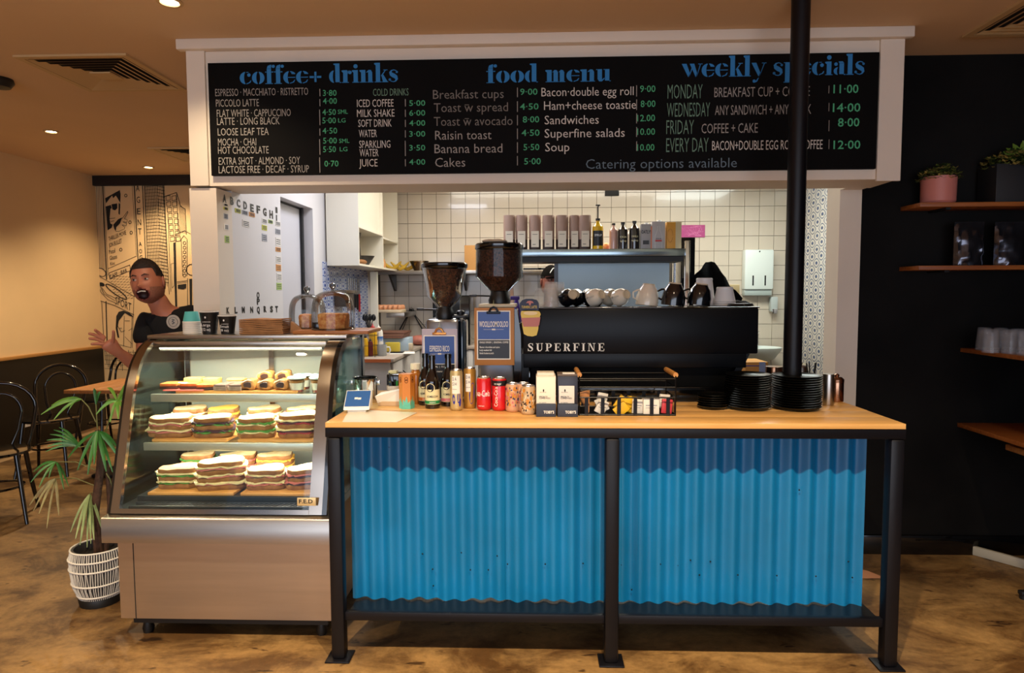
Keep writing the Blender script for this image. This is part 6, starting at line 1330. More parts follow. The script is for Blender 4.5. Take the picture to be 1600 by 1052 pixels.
# pink patterned card on the wall, black vent tile
p = at(1063, 370, Y=6.3); q = at(1102, 352, Y=6.3)
pk = thing('pink_board', 'pink patterned card on the white tiles right of the overshelf', 'board', (at(1063, 371, Y=6.79).x, 6.791, at(1063, 371, Y=6.79).z)); w_ = px(38, 6.7); h_ = px(19, 6.7); MB().box(0, w_, 0, .008, 0, h_).build('board', mat('pink_print', '#a83876', .5), pk); b = MB(); rr = random.Random(3)
for k in range(14): b.tube([(rr.uniform(.01, w_ - .01), -.0006, rr.uniform(.01, h_ - .01))] * 1 + [(rr.uniform(.01, w_ - .01), -.0006, rr.uniform(.01, h_ - .01)) for _ in range(2)], .0012, 4)
b.build('scribble_pattern', mat('pink_light', '#e08ab8', .5), pk)
bc = thing('black_cabinet', 'narrow black cabinet standing behind the right end of the overshelf', 'cabinet', (at(1076, 450, Y=5.45).x, 5.5, 0)); MB().box(-.055, .06, 0, .3, .02, at(1076, 371, Y=5.5).z, .004).build('body', M_blackgl, bc); MB().box(-.05, .055, -.006, -.001, .05, 1.6).build('door', M_blackgl, bc)
simple('black_vent_tile', 'wall vent', 'small black square fitting among the white wall tiles near the bulkhead', MB().box(-.07, .07, -.02, 0, -.06, .06, .004), M_black, (at(956, 299, Y=YK).x, YK - .0005, at(956, 297, Y=YK).z))
fr = thing('drinks_fridge', 'blue lit drinks fridge glimpsed between the steel posts', 'fridge', (at(1061, 440, Y=5.9).x, 5.9, 0)); MB().box(-.06, .08, .02, .5, .02, at(1061, 405, Y=5.9).z, .004).build('body', M_black, fr); p = at(1061, 452, Y=5.9).z; q = at(1061, 416, Y=5.9).z; MB().box(-.045, .04, .012, .0195, .8, q).build('lit_door', mat('fridge_glow', '#4aa0e0', .3, emit=1.2), fr); MB().box(-.04, .03, .008, .0115, p + .04, p + .1).build('bottle_row', mat('fridge_pale', '#b8d8f0', .3, emit=.8), fr)
# black draped cloth
b = MB()
def drape(u, v, o):
    h = .62 + .38 * math.sin(PI / 2 * u / .42) if u < .42 else (1 - ((u - .42) / .58) ** .85 * .8); h += .02 * math.sin(u * 30)
    return Vector(((u - .5) * .38, o - .04 + .03 * math.sin(u * 14 + v * 3) * v, .36 * h * v))
b.grid(18, 10, lambda u, v: drape(u, v, 0)); b.grid(18, 10, lambda u, v: drape(u, v, .1 * (1 - v * .8)))
o = b.build('draped_cover', mat('black_cloth', '#0b0b0c', .95, spec=.1, bump=.4, bscale=30)); p = at(1118, 475, Y=5.3); o.location = (p.x, 5.3, at(1118, 475, Y=5.3).z - .02); tag(o, 'black crumpled cloth cover peaked behind the white takeaway cups', 'cover')
ap = thing('covered_appliance', 'appliance under the black cloth right of the steel posts', 'appliance', (p.x, 5.3, 0)); MB().box(-.17, .17, .02, .09, .02, o.location.z + .0, .01).build('body', M_black, ap)
simple('small_crate', 'crate', 'small beige crate with red edge behind the black cloth', MB().box(-.07, .07, 0, .1, 0, .14, .004), mat('crate_beige', '#c8b080', .6), (at(1145, 458, Y=5.45).x, 5.5, at(1145, 462, Y=5.45).z - .05)); 
cr = thing('stand', 'plain dark stand under the small beige crate', 'stand', (at(1145, 458, Y=5.45).x, 5.5, 0)); MB().box(-.08, .08, -.01, .12, .0, at(1145, 462, Y=5.45).z - .0506).build('block', M_black, cr)
# paper towel dispenser, soap, basin
Yd = YK - .001; td = thing('paper_towel_dispenser', 'white paper towel dispenser with two dark slots on the tiled wall', 'dispenser', (at(1180, 460, Y=Yd).x, Yd, at(1180, 462, Y=Yd).z)); w2 = px(44, 6.7) / 2; h = at(1180, 390, Y=6.7).z - at(1180, 462, Y=6.7).z; M_dsp = mat('dispenser_white', '#dfe8e2', .3)
MB().box(-w2, w2, -.11, 0, .06, h, .015).build('cover', M_dsp, td); MB().box(-w2 + .006, w2 - .006, -.09, 0, 0, .06, .01).build('tray', mat('dispenser_grey', '#a8b4b0', .4), td)
for s_ in (-1, 1): MB().box(s_ * w2 * .42 - .007, s_ * w2 * .42 + .007, -.1115, -.1102, .10, .20).build('slot', M_dark, td)
MB().sphere((0, -.108, h - .02), .008, 10, 6).build('lock', M_black, td)
sd = thing('soap_dispenser', 'small clear and grey soap dispenser right of the towel dispenser', 'dispenser', (at(1206, 490, Y=Yd).x, Yd, at(1206, 490, Y=Yd).z)); MB().box(-.035, .035, -.07, 0, .02, .17, .01).build('body', mat('soap_grey', '#b8c2c0', .25), sd); MB().box(-.025, .025, -.085, -.07, .0, .05, .005).build('push_bar', M_chrome, sd)
bs = thing('wash_basin', 'small white wall basin with chrome tap at the back right', 'basin', (at(1187, 545, Y=6.6).x, YK - .001, at(1187, 545, Y=6.55).z)); b = MB()
def bring(s_, z, dy): return [Vector((math.cos(a * PI / 12) * .21 * s_, -.2 + math.sin(a * PI / 12) * .19 * s_ + dy, z)) for a in range(24)]
b.rings([bring(.4, -.14, .05), bring(.7, -.1, .02), bring(.95, -.02, 0), bring(1, .01, 0), bring(.95, .012, 0), bring(.6, -.08, 0), bring(.1, -.1, 0)]); b.build('bowl', M_dsp, bs)
MB().lathe([(.018, 0), (.016, .1), (.02, .12)], (.02, -.05, .012), 14).build('tap_body', M_chrome, bs); b = MB(); b.tube([(.02, -.05, .1), (.0, -.1, .14), (-.04, -.16, .14), (-.05, -.17, .11)], .009, 8); b.build('spout', M_chrome, bs); b = MB(); b.tube([(.02, -.05, .13), (.03, -.08, .16)], .006, 8); b.build('tap_lever', M_chrome, bs); b = MB(); b.tube([(0, -.15, -.14), (0, -.15, -.24), (.08, -.14, -.26), (.12, -.05, -.22), (.12, -.01, -.2)], .015, 8); b.build('waste_pipe', M_chrome, bs)
p = at(1182, 600, Y=4.6); q = at(1182, 566, Y=4.6); w2 = px(35, 4.6) / 2
cb = thing('cardboard_carton', 'tan cardboard carton with blue tape strip and red script under the basin', 'carton', (p.x, 4.6, 0)); MB().box(-w2, w2, 0, .25, p.z - .25, q.z, .003).build('box', mat('carton_tan', '#c88c3c', .6), cb); MB().box(w2 * .2, w2 * .75, -.001, -.0002, p.z - .25, q.z).build('tape', mat('tape_blue', '#8c9cc8', .4), cb); MB().box(-w2, w2, -.0008, -.0002, q.z - .03, q.z - .022).build('stripe', mat('stripe_purple', '#6a5088', .5), cb); lettering(cb, 'Arnotts', (-w2 * .6, -.0008, q.z - .13), (1, 0, .5), (-.3, 0, 1), w2 * .8, .035, M_rc, .01)
st = thing('carton_stand', 'low dark bench under the cardboard carton, hidden behind the plates', 'bench', (p.x, 4.6, 0)); MB().box(-w2 - .1, w2 + .3, -.02, .4, 0, p.z - .2505).build('bench_block', M_black, st)
# power outlet on the patterned tiles
simple('wall_switch', 'switch', 'beige double switch plate on the patterned tiled wall', MB().box(-.01, 0, -.07, .07, -.045, .045, .003), mat('switch_beige', '#cdbf9f', .4), (2.6015, at(1255, 575, X=2.6).y, at(1255, 575, X=2.6).z))
# purple bottle beside the tall grinder
t = thing('spray_bottle', 'small purple trigger bottle behind the taller grinder', 'bottle', (at(807, 478, Y=4.4).x, 4.4, 0)); zb_ = at(807, 480, Y=4.4).z; MB().lathe([(.03, zb_ - .1), (.035, zb_ - .02), (.02, zb_ + .02), (.012, zb_ + .05)], n=16).build('bottle_body', mat('purple', '#3c1c8a', .3), t); MB().cbox((-.01, 0, zb_ + .06), (.06, .02, .025), .004).build('trigger', mat('purple', '#3c1c8a', .3), t)
st = thing('trolley', 'low dark trolley carrying the purple bottle, hidden behind the taller grinder', 'trolley', (at(807, 478, Y=4.4).x, 4.4, 0)); MB().box(-.12, .12, -.1, .1, 0, zb_ - .1006).build('trolley_body', M_black, st)
# ================================================================== DINING CORNER
def fan(tgt, hub, tips, Y, w0, seed):
    """palm leaf: leaflets radiate from the hub"""
    r = random.Random(seed); b = tgt
    for (x, y, dY) in tips:
        q = at(x, y, Y=Y + dY); d = q - hub; L = d.length; d.normalize(); s = d.cross(Vector((0, -1, .25))).normalized(); n_ = s.cross(d).normalized(); ww = w0 * r.uniform(.8, 1.15)
        prev = None
        for i in range(6):
            t = i / 5; w_ = ww * (math.sin(PI * (t * .86 + .1)) ** .7); c = hub + d * L * t + Vector((0, 0, 1)) * (.018 * math.sin(PI * t)) 
            row = [b.bm.verts.new(c - s * w_), b.bm.verts.new(c - n_ * w_ * .35), b.bm.verts.new(c + s * w_)]
            if prev:
                b.face([prev[0], prev[1], row[1], row[0]]); b.face([prev[1], prev[2], row[2], row[1]])
            prev = row
M_leaf = mat('palm_green', '#3f7a34', .4, col2='#28552a', scale=12); M_leafl = mat('palm_light_green', '#75a03c', .4, col2='#4f8030', scale=12); M_leafd = mat('palm_dry', '#8a8458', .6, col2='#6a5a3c', scale=20); M_stalk = mat('palm_stalk', '#5f5a2c', .6); M_trunk = mat('palm_trunk', '#4a2f20', .9, var=.4, scale=30, bump=.6)
pp_ = at(157, 940, Z=0); PX, PY = pp_.x, 3.06
plant = thing('potted_palm', 'potted fan palm in a white woven pot left of the display case', 'plant', (0, 0, 0))
pr = px(82, PY) / 2; ph = at(157, 853, Y=PY).z
pot = MB().lathe([(pr * .72, .035), (pr * .95, ph * .55), (pr * 1.0, ph * .8), (pr * .93, ph), (pr * .85, ph), (pr * .86, ph * .8), (.01, ph * .8)], (PX, PY, 0), 40, cap1=False).build('pot', mat('pot_inner_dark', '#3c3a3c', .7), plant)
MB().lathe([(pr * .74, 0), (pr * .78, .03), (pr * .7, .05)], (PX, PY, 0), 32).build('pot_foot', M_black, plant)
b = MB(); nr = 72
for k in range(nr):
    a = 2 * PI * k / nr; r_ = random.Random(k); da = r_.uniform(-.025, .025)
    pts = [(PX + math.cos(a + da * s_) * R_, PY + math.sin(a + da * s_) * R_, z) for s_, R_, z in ((0, pr * .75, .04), (1, pr * .93, ph * .35), (-1, pr * 1.01, ph * .65), (.5, pr * 1.02, ph * .85), (0, pr * .96, ph))]
    b.tube(pts, .0022, 4)
b.build('woven_rib', mat('white_cord', '#d8d4cc', .6), pot, kind='stuff')
for R_, z in ((.80, .055), (.965, ph * .42), (1.03, ph * .68), (1.045, ph * .85), (.965, ph)):
    b = MB(); b.tube([(PX + math.cos(a * PI / 16) * pr * R_, PY + math.sin(a * PI / 16) * pr * R_, z) for a in range(32)], .0042, 6, True); b.build('rim_ring', mat('white_cord', '#d8d4cc', .6), pot)
MB().lathe([(pr * .85, ph * .86), (.01, ph * .88)], (PX, PY, 0), 24).build('soil', mat('soil', '#15100c', .95), plant)
def P3(x, y, Y=3.06): return at(x, y, Y=Y)
b = MB(); b.tube([(PX, PY, ph * .86), P3(148, 800), P3(156, 740), P3(158, 700), P3(152, 672)], [.022, .02, .018, .015, .01], 10); b.build('trunk', M_trunk, plant)
b = MB(); b.tube([(PX + .02, PY + .02, ph * .86), P3(172, 790, 3.1), P3(166, 720, 3.1)], [.014, .012, .009], 8); b.build('trunk', M_trunk, plant)
fans = [((183, 627), (158, 700), [(212, 588, -.02), (215, 598, .05), (214, 610, .0), (210, 620, .06), (204, 633, .02), (198, 650, -.05), (185, 655, -.06), (172, 660, -.05), (150, 648, -.04), (168, 606, .06), (160, 637, .04)], .0085, M_leafl),
        ((127, 624), (150, 660), [(64, 648, -.05), (74, 640, -.02), (84, 656, -.06), (95, 632, 0), (80, 634, .02), (108, 640, -.03)], .006, M_leafl),
        ((126, 699), (154, 705), [(78, 679, 0), (73, 688, -.03), (74, 698, -.05), (71, 706, -.05), (84, 672, .02), (92, 668, .04)], .006, M_leaf),
        ((152, 674), (156, 690), [(121, 735, -.1), (137, 742, -.12), (166, 737, -.1), (190, 722, -.06), (184, 700, -.02), (147, 726, -.12), (106, 716, -.05), (176, 738, -.08)], .0095, M_leaf),
        ((88, 722), (150, 735), [(48, 754, -.06), (61, 762, -.08), (76, 748, -.05), (52, 738, 0), (100, 765, -.08), (107, 760, -.04)], .0065, M_leaf),
        ((87, 748), (150, 760), [(52, 799, -.08), (61, 803, -.1), (73, 826, -.1), (92, 806, -.06), (56, 780, -.04), (46, 790, -.02)], .0065, M_leafd),
        ((140, 772), (150, 780), [(125, 852, -.14), (136, 856, -.12), (118, 842, -.14), (110, 832, -.1), (147, 844, -.12), (129, 824, -.14), (160, 830, -.05), (142, 850, -.16)], .0075, mat('palm_pale', '#8a9a68', .5, col2='#5f7448', scale=14)),
        ((150, 632), (152, 670), [(147, 607, 0), (152, 618, .03), (158, 612, .02)], .007, M_leaf), ((178, 770), (166, 740), [(196, 800, 0), (190, 812, -.03), (184, 790, .03), (200, 782, .04)], .007, M_leafd)]
for k, (hub, st_, tips, w0, mm) in enumerate(fans):
    H_ = P3(*hub, Y=3.06 if k != 3 else 3.0); b = MB(); mid = (H_ + P3(*st_)) / 2 + Vector((0, 0, .02)); b.tube([P3(*st_), mid, H_], .003, 6); sk = b.build('leaf_stalk', M_stalk, plant)
    for i_, tp in enumerate(tips):
        b = MB(); fan(b, H_, [tp], 3.06, w0, k * 20 + i_); b.build('leaflet', mm, sk)
# table
tt = thing('dining_table', 'wooden topped dining table on black pedestal behind the palm', 'table', (0, 0, 0)); A = at(99, 610, Z=.74); ty1 = at(205, 591, Z=.74).y
tx0, tx1, ty0, ty1 = A.x, A.x + .62, A.y, A.y + .72
for k in range(5): w_ = (tx1 - tx0) / 5; MB().box(tx0 + k * w_ + .0005, tx0 + (k + 1) * w_ - .0005, ty0, ty1, .712, .74, .002).build('table_board', mat('table_wood', '#b07840', .4, col2='#8f5a2c', scale=3, stretch=(22, 1.2, 22)), tt)
MB().box((tx0 + tx1) / 2 - .03, (tx0 + tx1) / 2 + .03, (ty0 + ty1) / 2 - .03, (ty0 + ty1) / 2 + .03, .03, .711).build('pedestal', M_black, tt); MB().box((tx0 + tx1) / 2 - .22, (tx0 + tx1) / 2 + .22, (ty0 + ty1) / 2 - .22, (ty0 + ty1) / 2 + .22, 0, .03, .01).build('base', M_black, tt)
# bentwood chair
def chair():
    t = thing('bentwood_chair', 'chair', 'chair'); M = M_blackgl
    MB().lathe([(.19, .44), (.205, .448), (.205, .462), (.17, .468), (.003, .462)], n=32).build('seat', M, t)
    for sx_, sy_ in ((-1, -1), (1, -1), (-1, 1), (1, 1)): b = MB(); b.tube([(sx_ * .14, sy_ * .13, .45), (sx_ * .165, sy_ * .16, .2), (sx_ * .19, sy_ * .20, 0)], [.016, .014, .011], 10); b.build('leg', M, t)
    b = MB(); b.tube([(math.cos(a * PI / 12) * .15, math.sin(a * PI / 12) * .145, .22) for a in range(24)], .008, 8, True); b.build('leg_ring', M, t)
    def hoop(w_, h_, y0): return [(math.cos(a * PI / 12) * -w_, y0 + (.06 + .02 * math.sin(a * PI / 12)), .88 - h_ + math.sin(a * PI / 12) * h_) for a in range(13)]
    b = MB(); h = hoop(.2, .18, .17); b.tube([(-.15, .14, .42), (-.185, .19, .58)] + h + [(.185, .19, .58), (.15, .14, .42)], .013, 10); b.build('back_hoop', M, t)
    b = MB(); h = hoop(.12, .13, .16); h = [(x, y, z - .07) for x, y, z in h]; b.tube([(-.06, .17, .455), (-.10, .19, .56)] + h + [(.10, .19, .56), (.06, .17, .455)], .010, 10); b.build('inner_hoop', M, t)
    return t
ch0 = chair()
p = at(16, 603, Z=.88); ch0.location = (p.x - .05, p.y - .1, 0); ch0.rotation_euler = (0, 0, .5); ch0['label'] = 'glossy black bentwood chair nearest, cut by the left edge'; ch0['group'] = 'bentwood chairs'
for x, y, rz, lb in ((-6, 582, .9, 'glossy black bentwood chair at the left edge, further back'), (74, 573, .25, 'glossy black bentwood chair with back against the wall, left of the table'), (168, 563, -.35, 'glossy black bentwood chair on the far side of the table'), (207, 566, -.9, 'glossy black bentwood chair half hidden between table and display case')):
    p = at(x, y, Z=.89)
    if x == -6: p = Vector((-4.36, 4.70, 0))
    if x == 168: p = Vector((-4.26, 6.36, 0))
    if x == 207: p = Vector((-3.70, 6.30, 0))
    dup(ch0, (max(p.x, XL + .28), min(p.y, YB - .4), 0), rz, lb, 'bentwood chairs')
# ================================================================== RIGHT SHELVES
M_sw = mat('shelf_wood', '#a8642c', .4, col2='#8a4a1c', scale=3, stretch=(1.2, 20, 20))
def rshelf(x0, x1, y0, y1, z, lab, brk=True):
    t = thing('wooden_shelf', lab, 'shelf', (0, 0, 0)); MB().box(x0, x1, y0, y1, z - .022, z, .001).build('board', M_sw, t)
    if brk:
        for x in (x0 + .15, x1 - .2): MB().box(x, x + .025, y0 + .03, y1, z - .034, z - .0225).build('bracket', M_black, t)
    return t
SY0, SY1 = 3.56, 3.749
z1 = at(1500, 316, Y=SY0).z; z2 = at(1500, 415, Y=SY0).z; X1 = at(1438, 318, Y=SY0).x
rshelf(X1, XR - .001, SY0, SY1, z1, 'top wooden shelf on the black wall, holding the plants'); rshelf(X1 + .005, XR - .001, SY0, SY1, z2, 'second wooden shelf on the black wall, holding foil bags')
z3 = 1.172; z4 = .752
rshelf(2.36, XR - .001, 1.6, SY1 - .0, z3, 'third wooden shelf running toward the camera, holding glasses', False); rshelf(2.36, XR - .001, 1.6, SY1, z4, 'lowest wooden shelf running toward the camera', False)
def leafball(t, cx, cy, cz, R, n, m_s, seed, ls=.016, flat=.8):
    r = random.Random(seed); bs_ = [MB() for _ in m_s]
    for k in range(n):
        a = r.uniform(0, 2 * PI); e = math.acos(r.uniform(-.1, 1)); rr_ = R * r.uniform(.5, 1); d = Vector((math.sin(e) * math.cos(a), math.sin(e) * math.sin(a), math.cos(e) * flat)); c = Vector((cx, cy, cz)) + d * rr_
        b = bs_[k % len(bs_)]
        for j in range(4):
            aa = j * PI / 2 + r.uniform(0, 1); s = Vector((math.cos(aa), math.sin(aa), r.uniform(.1, .7))).normalized(); q = s.cross(Vector((0, 0, 1))).normalized() * ls * .4
            V = [b.bm.verts.new(c), b.bm.verts.new(c + s * ls * .6 + q), b.bm.verts.new(c + s * ls * 1.3), b.bm.verts.new(c + s * ls * .6 - q)]; b.face(V)
    for b, m_ in zip(bs_, m_s): b.build('foliage', m_, t, smooth=False, kind='stuff')
M_l1 = mat('succulent_green', '#5f6a2c', .6); M_l2 = mat('succulent_tip', '#a89850', .6); M_l3 = mat('dark_leaf', '#2c3c18', .6)
pc = at(1468, 316, Y=3.63); pw = px(48, 3.63) / 2; hh = at(1468, 277, Y=3.63).z - z1
t = thing('potted_succulent', 'bushy succulent in a round pink pot on the top shelf', 'plant', (pc.x, 3.645, z1 + .0006)); MB().lathe([(pw * .85, 0), (pw * .98, .012), (pw, hh), (pw * .92, hh), (pw * .9, hh * .85), (.003, hh * .85)], n=32, cap1=False).build('pot', mat('pink_pot', '#c97c70', .5), t)
leafball(t, 0, 0, hh * .9, .105, 260, (M_l1, M_l2, M_l3), 4)
t = thing('planter', 'dark rectangular planter with leafy plant at the right end of the top shelf', 'plant', (at(1590, 313, Y=3.65).x, 3.65, z1 + .0006)); pw = .165; hh = at(1550, 257, Y=3.6).z - z1
MB().box(-pw, pw, -.075, .075, 0, hh, .004).build('pot', mat('charcoal_planter', '#1c1c1e', .6), t); leafball(t, -.06, 0, hh - .01, .12, 240, (M_l1, M_l3, M_l2), 9, .02, .75)
for k in range(7):
    a = -.9 + k * .35; b = MB(); c = Vector((.02, 0, hh)); d = Vector((math.sin(a) - .25, -.25 + .05 * k, .9)).normalized(); L = .17; s = d.cross(Vector((0, -1, 0))).normalized(); prev = None
    for i in range(6):
        u = i / 5; w_ = .022 * math.sin(PI * (u * .9 + .08)); cc = c + d * L * u + Vector((0, 0, -.04 * u * u)); row = [b.bm.verts.new(cc - s * w_), b.bm.verts.new(cc + Vector((0, .004, 0))), b.bm.verts.new(cc + s * w_)]
        if prev: b.face([prev[0], prev[1], row[1], row[0]]); b.face([prev[1], prev[2], row[2], row[1]])
        prev = row
    b.build('leaf', mat('broad_leaf', '#6f8a30', .4), t)
M_foil = mat('black_foil', '#5a5a62', .2, .9)
for x, wh, sd in ((1512, 'left', 1), (1575, 'right', 2)):
    Y = 3.64; p = at(x, 413, Y=Y); w2 = px(44, Y) / 2; h = at(x, 347, Y=Y).z - z2; t = thing('foil_bag', 'shiny dark foil coffee bag on the second shelf, %s one' % wh, 'bag', (p.x, Y, z2 + .0006)); r = random.Random(sd)
    nz = [[r.uniform(-.007, .007) for _ in range(7)] for _ in range(8)]
    for sgn in (-1, 1):
        b = MB(); b.grid(12, 14, lambda u, v: Vector(((u - .5) * 2 * w2, sgn * (.035 * (1 - v ** 2.2) * (math.sin(PI * min(max(u, 0), 1)) ** .4 if 0 < u < 1 else 0)) + (nz[int(v * 7)][int(u * 6)] if 0 < u < 1 and v < .9 else 0) * (1 if v > 0 else 0), h * v))); b.build('foil_side', M_foil, t)
    MB().box(-w2 * .6, w2 * .6, -.0025, -.001, h * .91, h * .95).build('seal_strip', mat('seal_gold', '#9a7a4c', .3, .8), t); MB().box(-w2, w2, -.001, .001, h * .9, h).build('top_seam', M_foil, t)
gz = z3 + .0006
for k, (x, Y) in enumerate(((1537, 3.62), (1563, 3.58), (1590, 3.5), (1548, 3.46), (1578, 3.42), (1603, 3.33))):
    p = at(x, 540, Y=Y); t = thing('water_glass', 'upside-down faceted glass on the third shelf, %s' % ('back left', 'back middle', 'back right', 'front left', 'front middle', 'front right')[k], 'glass', (p.x, Y, gz), 0, 'faceted glasses on the shelf')
    def rg(r, z): return [Vector((math.cos(2 * PI * j / 20) * r * (1.0 if j % 2 else .94), math.sin(2 * PI * j / 20) * r * (1.0 if j % 2 else .94), z)) for j in range(20)]
    b = MB(); b.rings([rg(.040, 0), rg(.038, .04), rg(.036, .06), rg(.031, .117), rg(.029, .12)], cap0=False); b.rings([rg(.038, 0), rg(.035, .04), rg(.029, .105)], cap0=False); b.build('glass_wall', frosted('shelf_tumbler', '#c8ccd4', .13, .05), t)
a_ = at(1480, 856, Z=0); c_ = at(1625, 896, Z=0); d = c_ - a_; L = d.length
o = MB().box(0, L, -.012, .012, 0, .052, .006).build('white_plank', mat('dusty_white', '#a8a294', .6)); o.location = (a_.x, a_.y, .0006); o.rotation_euler = (0, 0, math.atan2(d.y, d.x)); tag(o, 'long pale plank lying on the floor at the foot of the black wall', 'plank')
p = at(1356, 893, Z=0); o = MB().prism([(-.08, -.09), (.05, -.09), (.0, .0), (-.08, .06)], .002, Matrix(((1, 0, 0, 0), (0, 0, 1, 0), (0, 1, 0, 0), (0, 0, 0, 1)))).build('cardboard_piece', mat('pinkish_card', '#b8805c', .8)); o.location = (p.x, p.y, .0006); tag(o, 'torn piece of tan cardboard on the floor right of the blue sheet', 'cardboard')
p = at(1596, 936, Z=0); ft = thing('cafe_table', 'black pedestal table mostly outside the right edge, only its foot in view', 'table', (p.x + .26, p.y, 0))
for k in range(4): MB().cbox((.14 * math.cos(k * PI / 2), .14 * math.sin(k * PI / 2), .03), (.26, .035, .022), .006, rz=k * PI / 2).build('foot', M_black, ft); MB().lathe([(.018, 0), (.018, .02)], (.25 * math.cos(k * PI / 2), .25 * math.sin(k * PI / 2), 0), 12).build('foot_pad', M_black, ft)
MB().lathe([(.03, .02), (.03, .66)], n=20).build('column', M_black, ft); MB().box(-.16, .3, -.3, .3, .66, .69, .004).build('table_top', M_woodd, ft)

# ================================================================== PEOPLE
def skin_mesh(name, verts, edges, m_, sub=2, parent=None):
    me = bpy.data.meshes.new(name); bm = bmesh.new(); sk = bm.verts.layers.skin.verify(); V = []
    for i, (co, r) in enumerate(verts):
        v = bm.verts.new(co); rr = r if isinstance(r, tuple) else (r, r); v[sk].radius = rr; v[sk].use_root = (i == 0); V.append(v)
    for a, b_ in edges: bm.edges.new((V[a], V[b_]))
    bm.to_mesh(me); bm.free(); o = bpy.data.objects.new(name, me); COL.objects.link(o)
    s = o.modifiers.new('s', 'SKIN'); s.use_smooth_shade = True; s.branch_smoothing = .6
    u = o.modifiers.new('u', 'SUBSURF'); u.levels = u.render_levels = sub
    bpy.context.view_layer.update(); dg = bpy.context.evaluated_depsgraph_get()
    m2 = bpy.data.meshes.new_from_object(o.evaluated_get(dg)); m2.name = name; bpy.data.objects.remove(o); bpy.data.meshes.remove(me)
    m2.materials.clear(); m2.materials.append(m_); m2.shade_smooth()
    ob = bpy.data.objects.new(name, m2); COL.objects.link(ob); ob.parent = parent; return ob
M_skin = mat('skin', '#c07a5e', .5, sub=.15); M_stub = mat('stubble_skin', '#a56c56', .6, var=.3, scale=120); M_hair = mat('short_brown_hair', '#2a1b14', .7, var=.4, scale=90, bump=.5, bscale=200); M_mouth = mat('mouth_dark', '#2a0a0a', .5); M_lip = mat('lip', '#8a4840', .4); M_teeth = mat('teeth', '#e0d8cc', .3); M_eye = mat('eye_white', '#d8d0c8', .2); M_iris = mat('iris_dark', '#1c120c', .15)
def head(parent, C, rz, tilt, openm=1, hair=True, cap=None, skin=M_skin):
    M = Matrix.Translation(C) @ Matrix.Rotation(tilt, 4, 'Y') @ Matrix.Rotation(rz, 4, 'Z')
    def surf(a, e, off=0):
        # a: azimuth (0 = face, -Y), e: elevation angle -90..90
        z = math.sin(e) * (.128 if e > 0 else .122); c = math.cos(e); x = math.sin(a) * .078 * c; y = -math.cos(a) * (.098 if math.cos(a) > 0 else .102) * c
        if z < 0:
            k = min(1, -z / .122); x *= 1 + .20 * k ** 1.2 if k < .75 else 1 + .14 * (1 - (k - .75) * 2); 
            if math.cos(a) > 0: y -= .028 * k ** 1.5 * math.cos(a) * (1 if k < .9 else .7)
            else: y += .035 * k
        fr = max(0, math.cos(a)) ** 2
        g = lambda X, Z, sx_, sz_: math.exp(-((x - X) / sx_) ** 2 - ((z - Z) / sz_) ** 2) * fr
        y += -.012 * g(0, .0, .009, .022) - .026 * g(0, -.026, .013, .013) - .008 * g(0, -.022, .022, .010)
        for s in (-1, 1): y += .013 * g(s * .031, .012, .017, .012) - .006 * g(s * .03, .034, .024, .008) - .007 * g(s * .045, -.022, .02, .018)
        if openm:
            d_ = ((x / .031) ** 2 + ((z + .072) / .029) ** 2)
            if d_ < 1: y += .034 * (1 - d_) ** .5 * fr
            elif d_ < 1.8: y -= .005 * (1.8 - d_) / .8 * fr
            y -= .01 * g(0, -.113, .02, .012)
        n_ = Vector((x, y, z)).normalized() * off
        return Vector((x, y, z)) + n_
    b = MB(); nu, nv = 56, 44
    vs = [[b.bm.verts.new(M @ surf(-PI + 2 * PI * i / nu, -PI / 2 + .02 + (PI - .04) * j / nv)) for i in range(nu)] for j in range(nv + 1)]
    for j in range(nv):
        for i in range(nu):
            p = surf(-PI + 2 * PI * (i + .5) / nu, -PI / 2 + .02 + (PI - .04) * (j + .5) / nv); fr = -p.y
            d_ = ((p.x / .031) ** 2 + ((p.z + .072) / .029) ** 2)
            f = b.face([vs[j][i], vs[j][(i + 1) % nu], vs[j + 1][(i + 1) % nu], vs[j + 1][i]])
            if f is None: continue
            if openm and d_ < .95 and fr > 0: f.material_index = 2
            elif openm and d_ < 1.45 and fr > 0: f.material_index = 3
            elif p.z < -.036 - .03 * max(0, 1 - abs(p.x) / .05) * (0 if p.z < -.09 else 1) + random.uniform(-.006, .006) and fr > -.04 + random.uniform(-.01, .01): f.material_index = 1
    b.face(vs[-1]); b.face(vs[0][::-1])
    h = b.build('head', [skin, M_stub, M_mouth, M_lip], parent)
    for s in (-1, 1):
        c = M @ Vector((s * .031, -.083, .012)); MB().sphere(c, (.0115, .0115, .0058), 14, 9).build('eye', M_eye, h)
        MB().sphere(M @ Vector((s * .031 - .001, -.0938, .0125)), (.0056, .003, .0056), 10, 7).build('iris', M_iris, h)
        bb = MB(); bb.tube([M @ Vector((s * .014, -.099, .030 + .002)), M @ Vector((s * .03, -.096, .0385)), M @ Vector((s * .049, -.083, .033))], [.0035, .0045, .002], 6, flat=.7); bb.build('eyebrow', M_hair, h)
        bb = MB(); bb.tube([M @ Vector((s * .019, -.094, .0185)), M @ Vector((s * .031, -.0965, .0235)), M @ Vector((s * .044, -.086, .018))], [.002, .0028, .002], 6); bb.build('eyelid', skin, h)
        bb = MB(); bb.sphere((0, 0, 0), (.009, .019, .031), 14, 9, M.to_3x3().to_4x4() @ Matrix.Rotation(s * .35, 4, 'Z') @ Matrix.Rotation(.15, 4, 'X'))
        for v in bb.bm.verts: v.co += M @ Vector((s * .082, .012, -.005))
        bb.build('ear', skin, h)
    if openm:
        bb = MB(); bb.tube([M @ Vector((x / 1000, -.100 + abs(x) / 1000 * .35, -.053 - abs(x) / 1000 * .2)) for x in (-21, -11, 0, 11, 21)], .0036, 6, flat=1.0); bb.build('teeth', M_teeth, h)
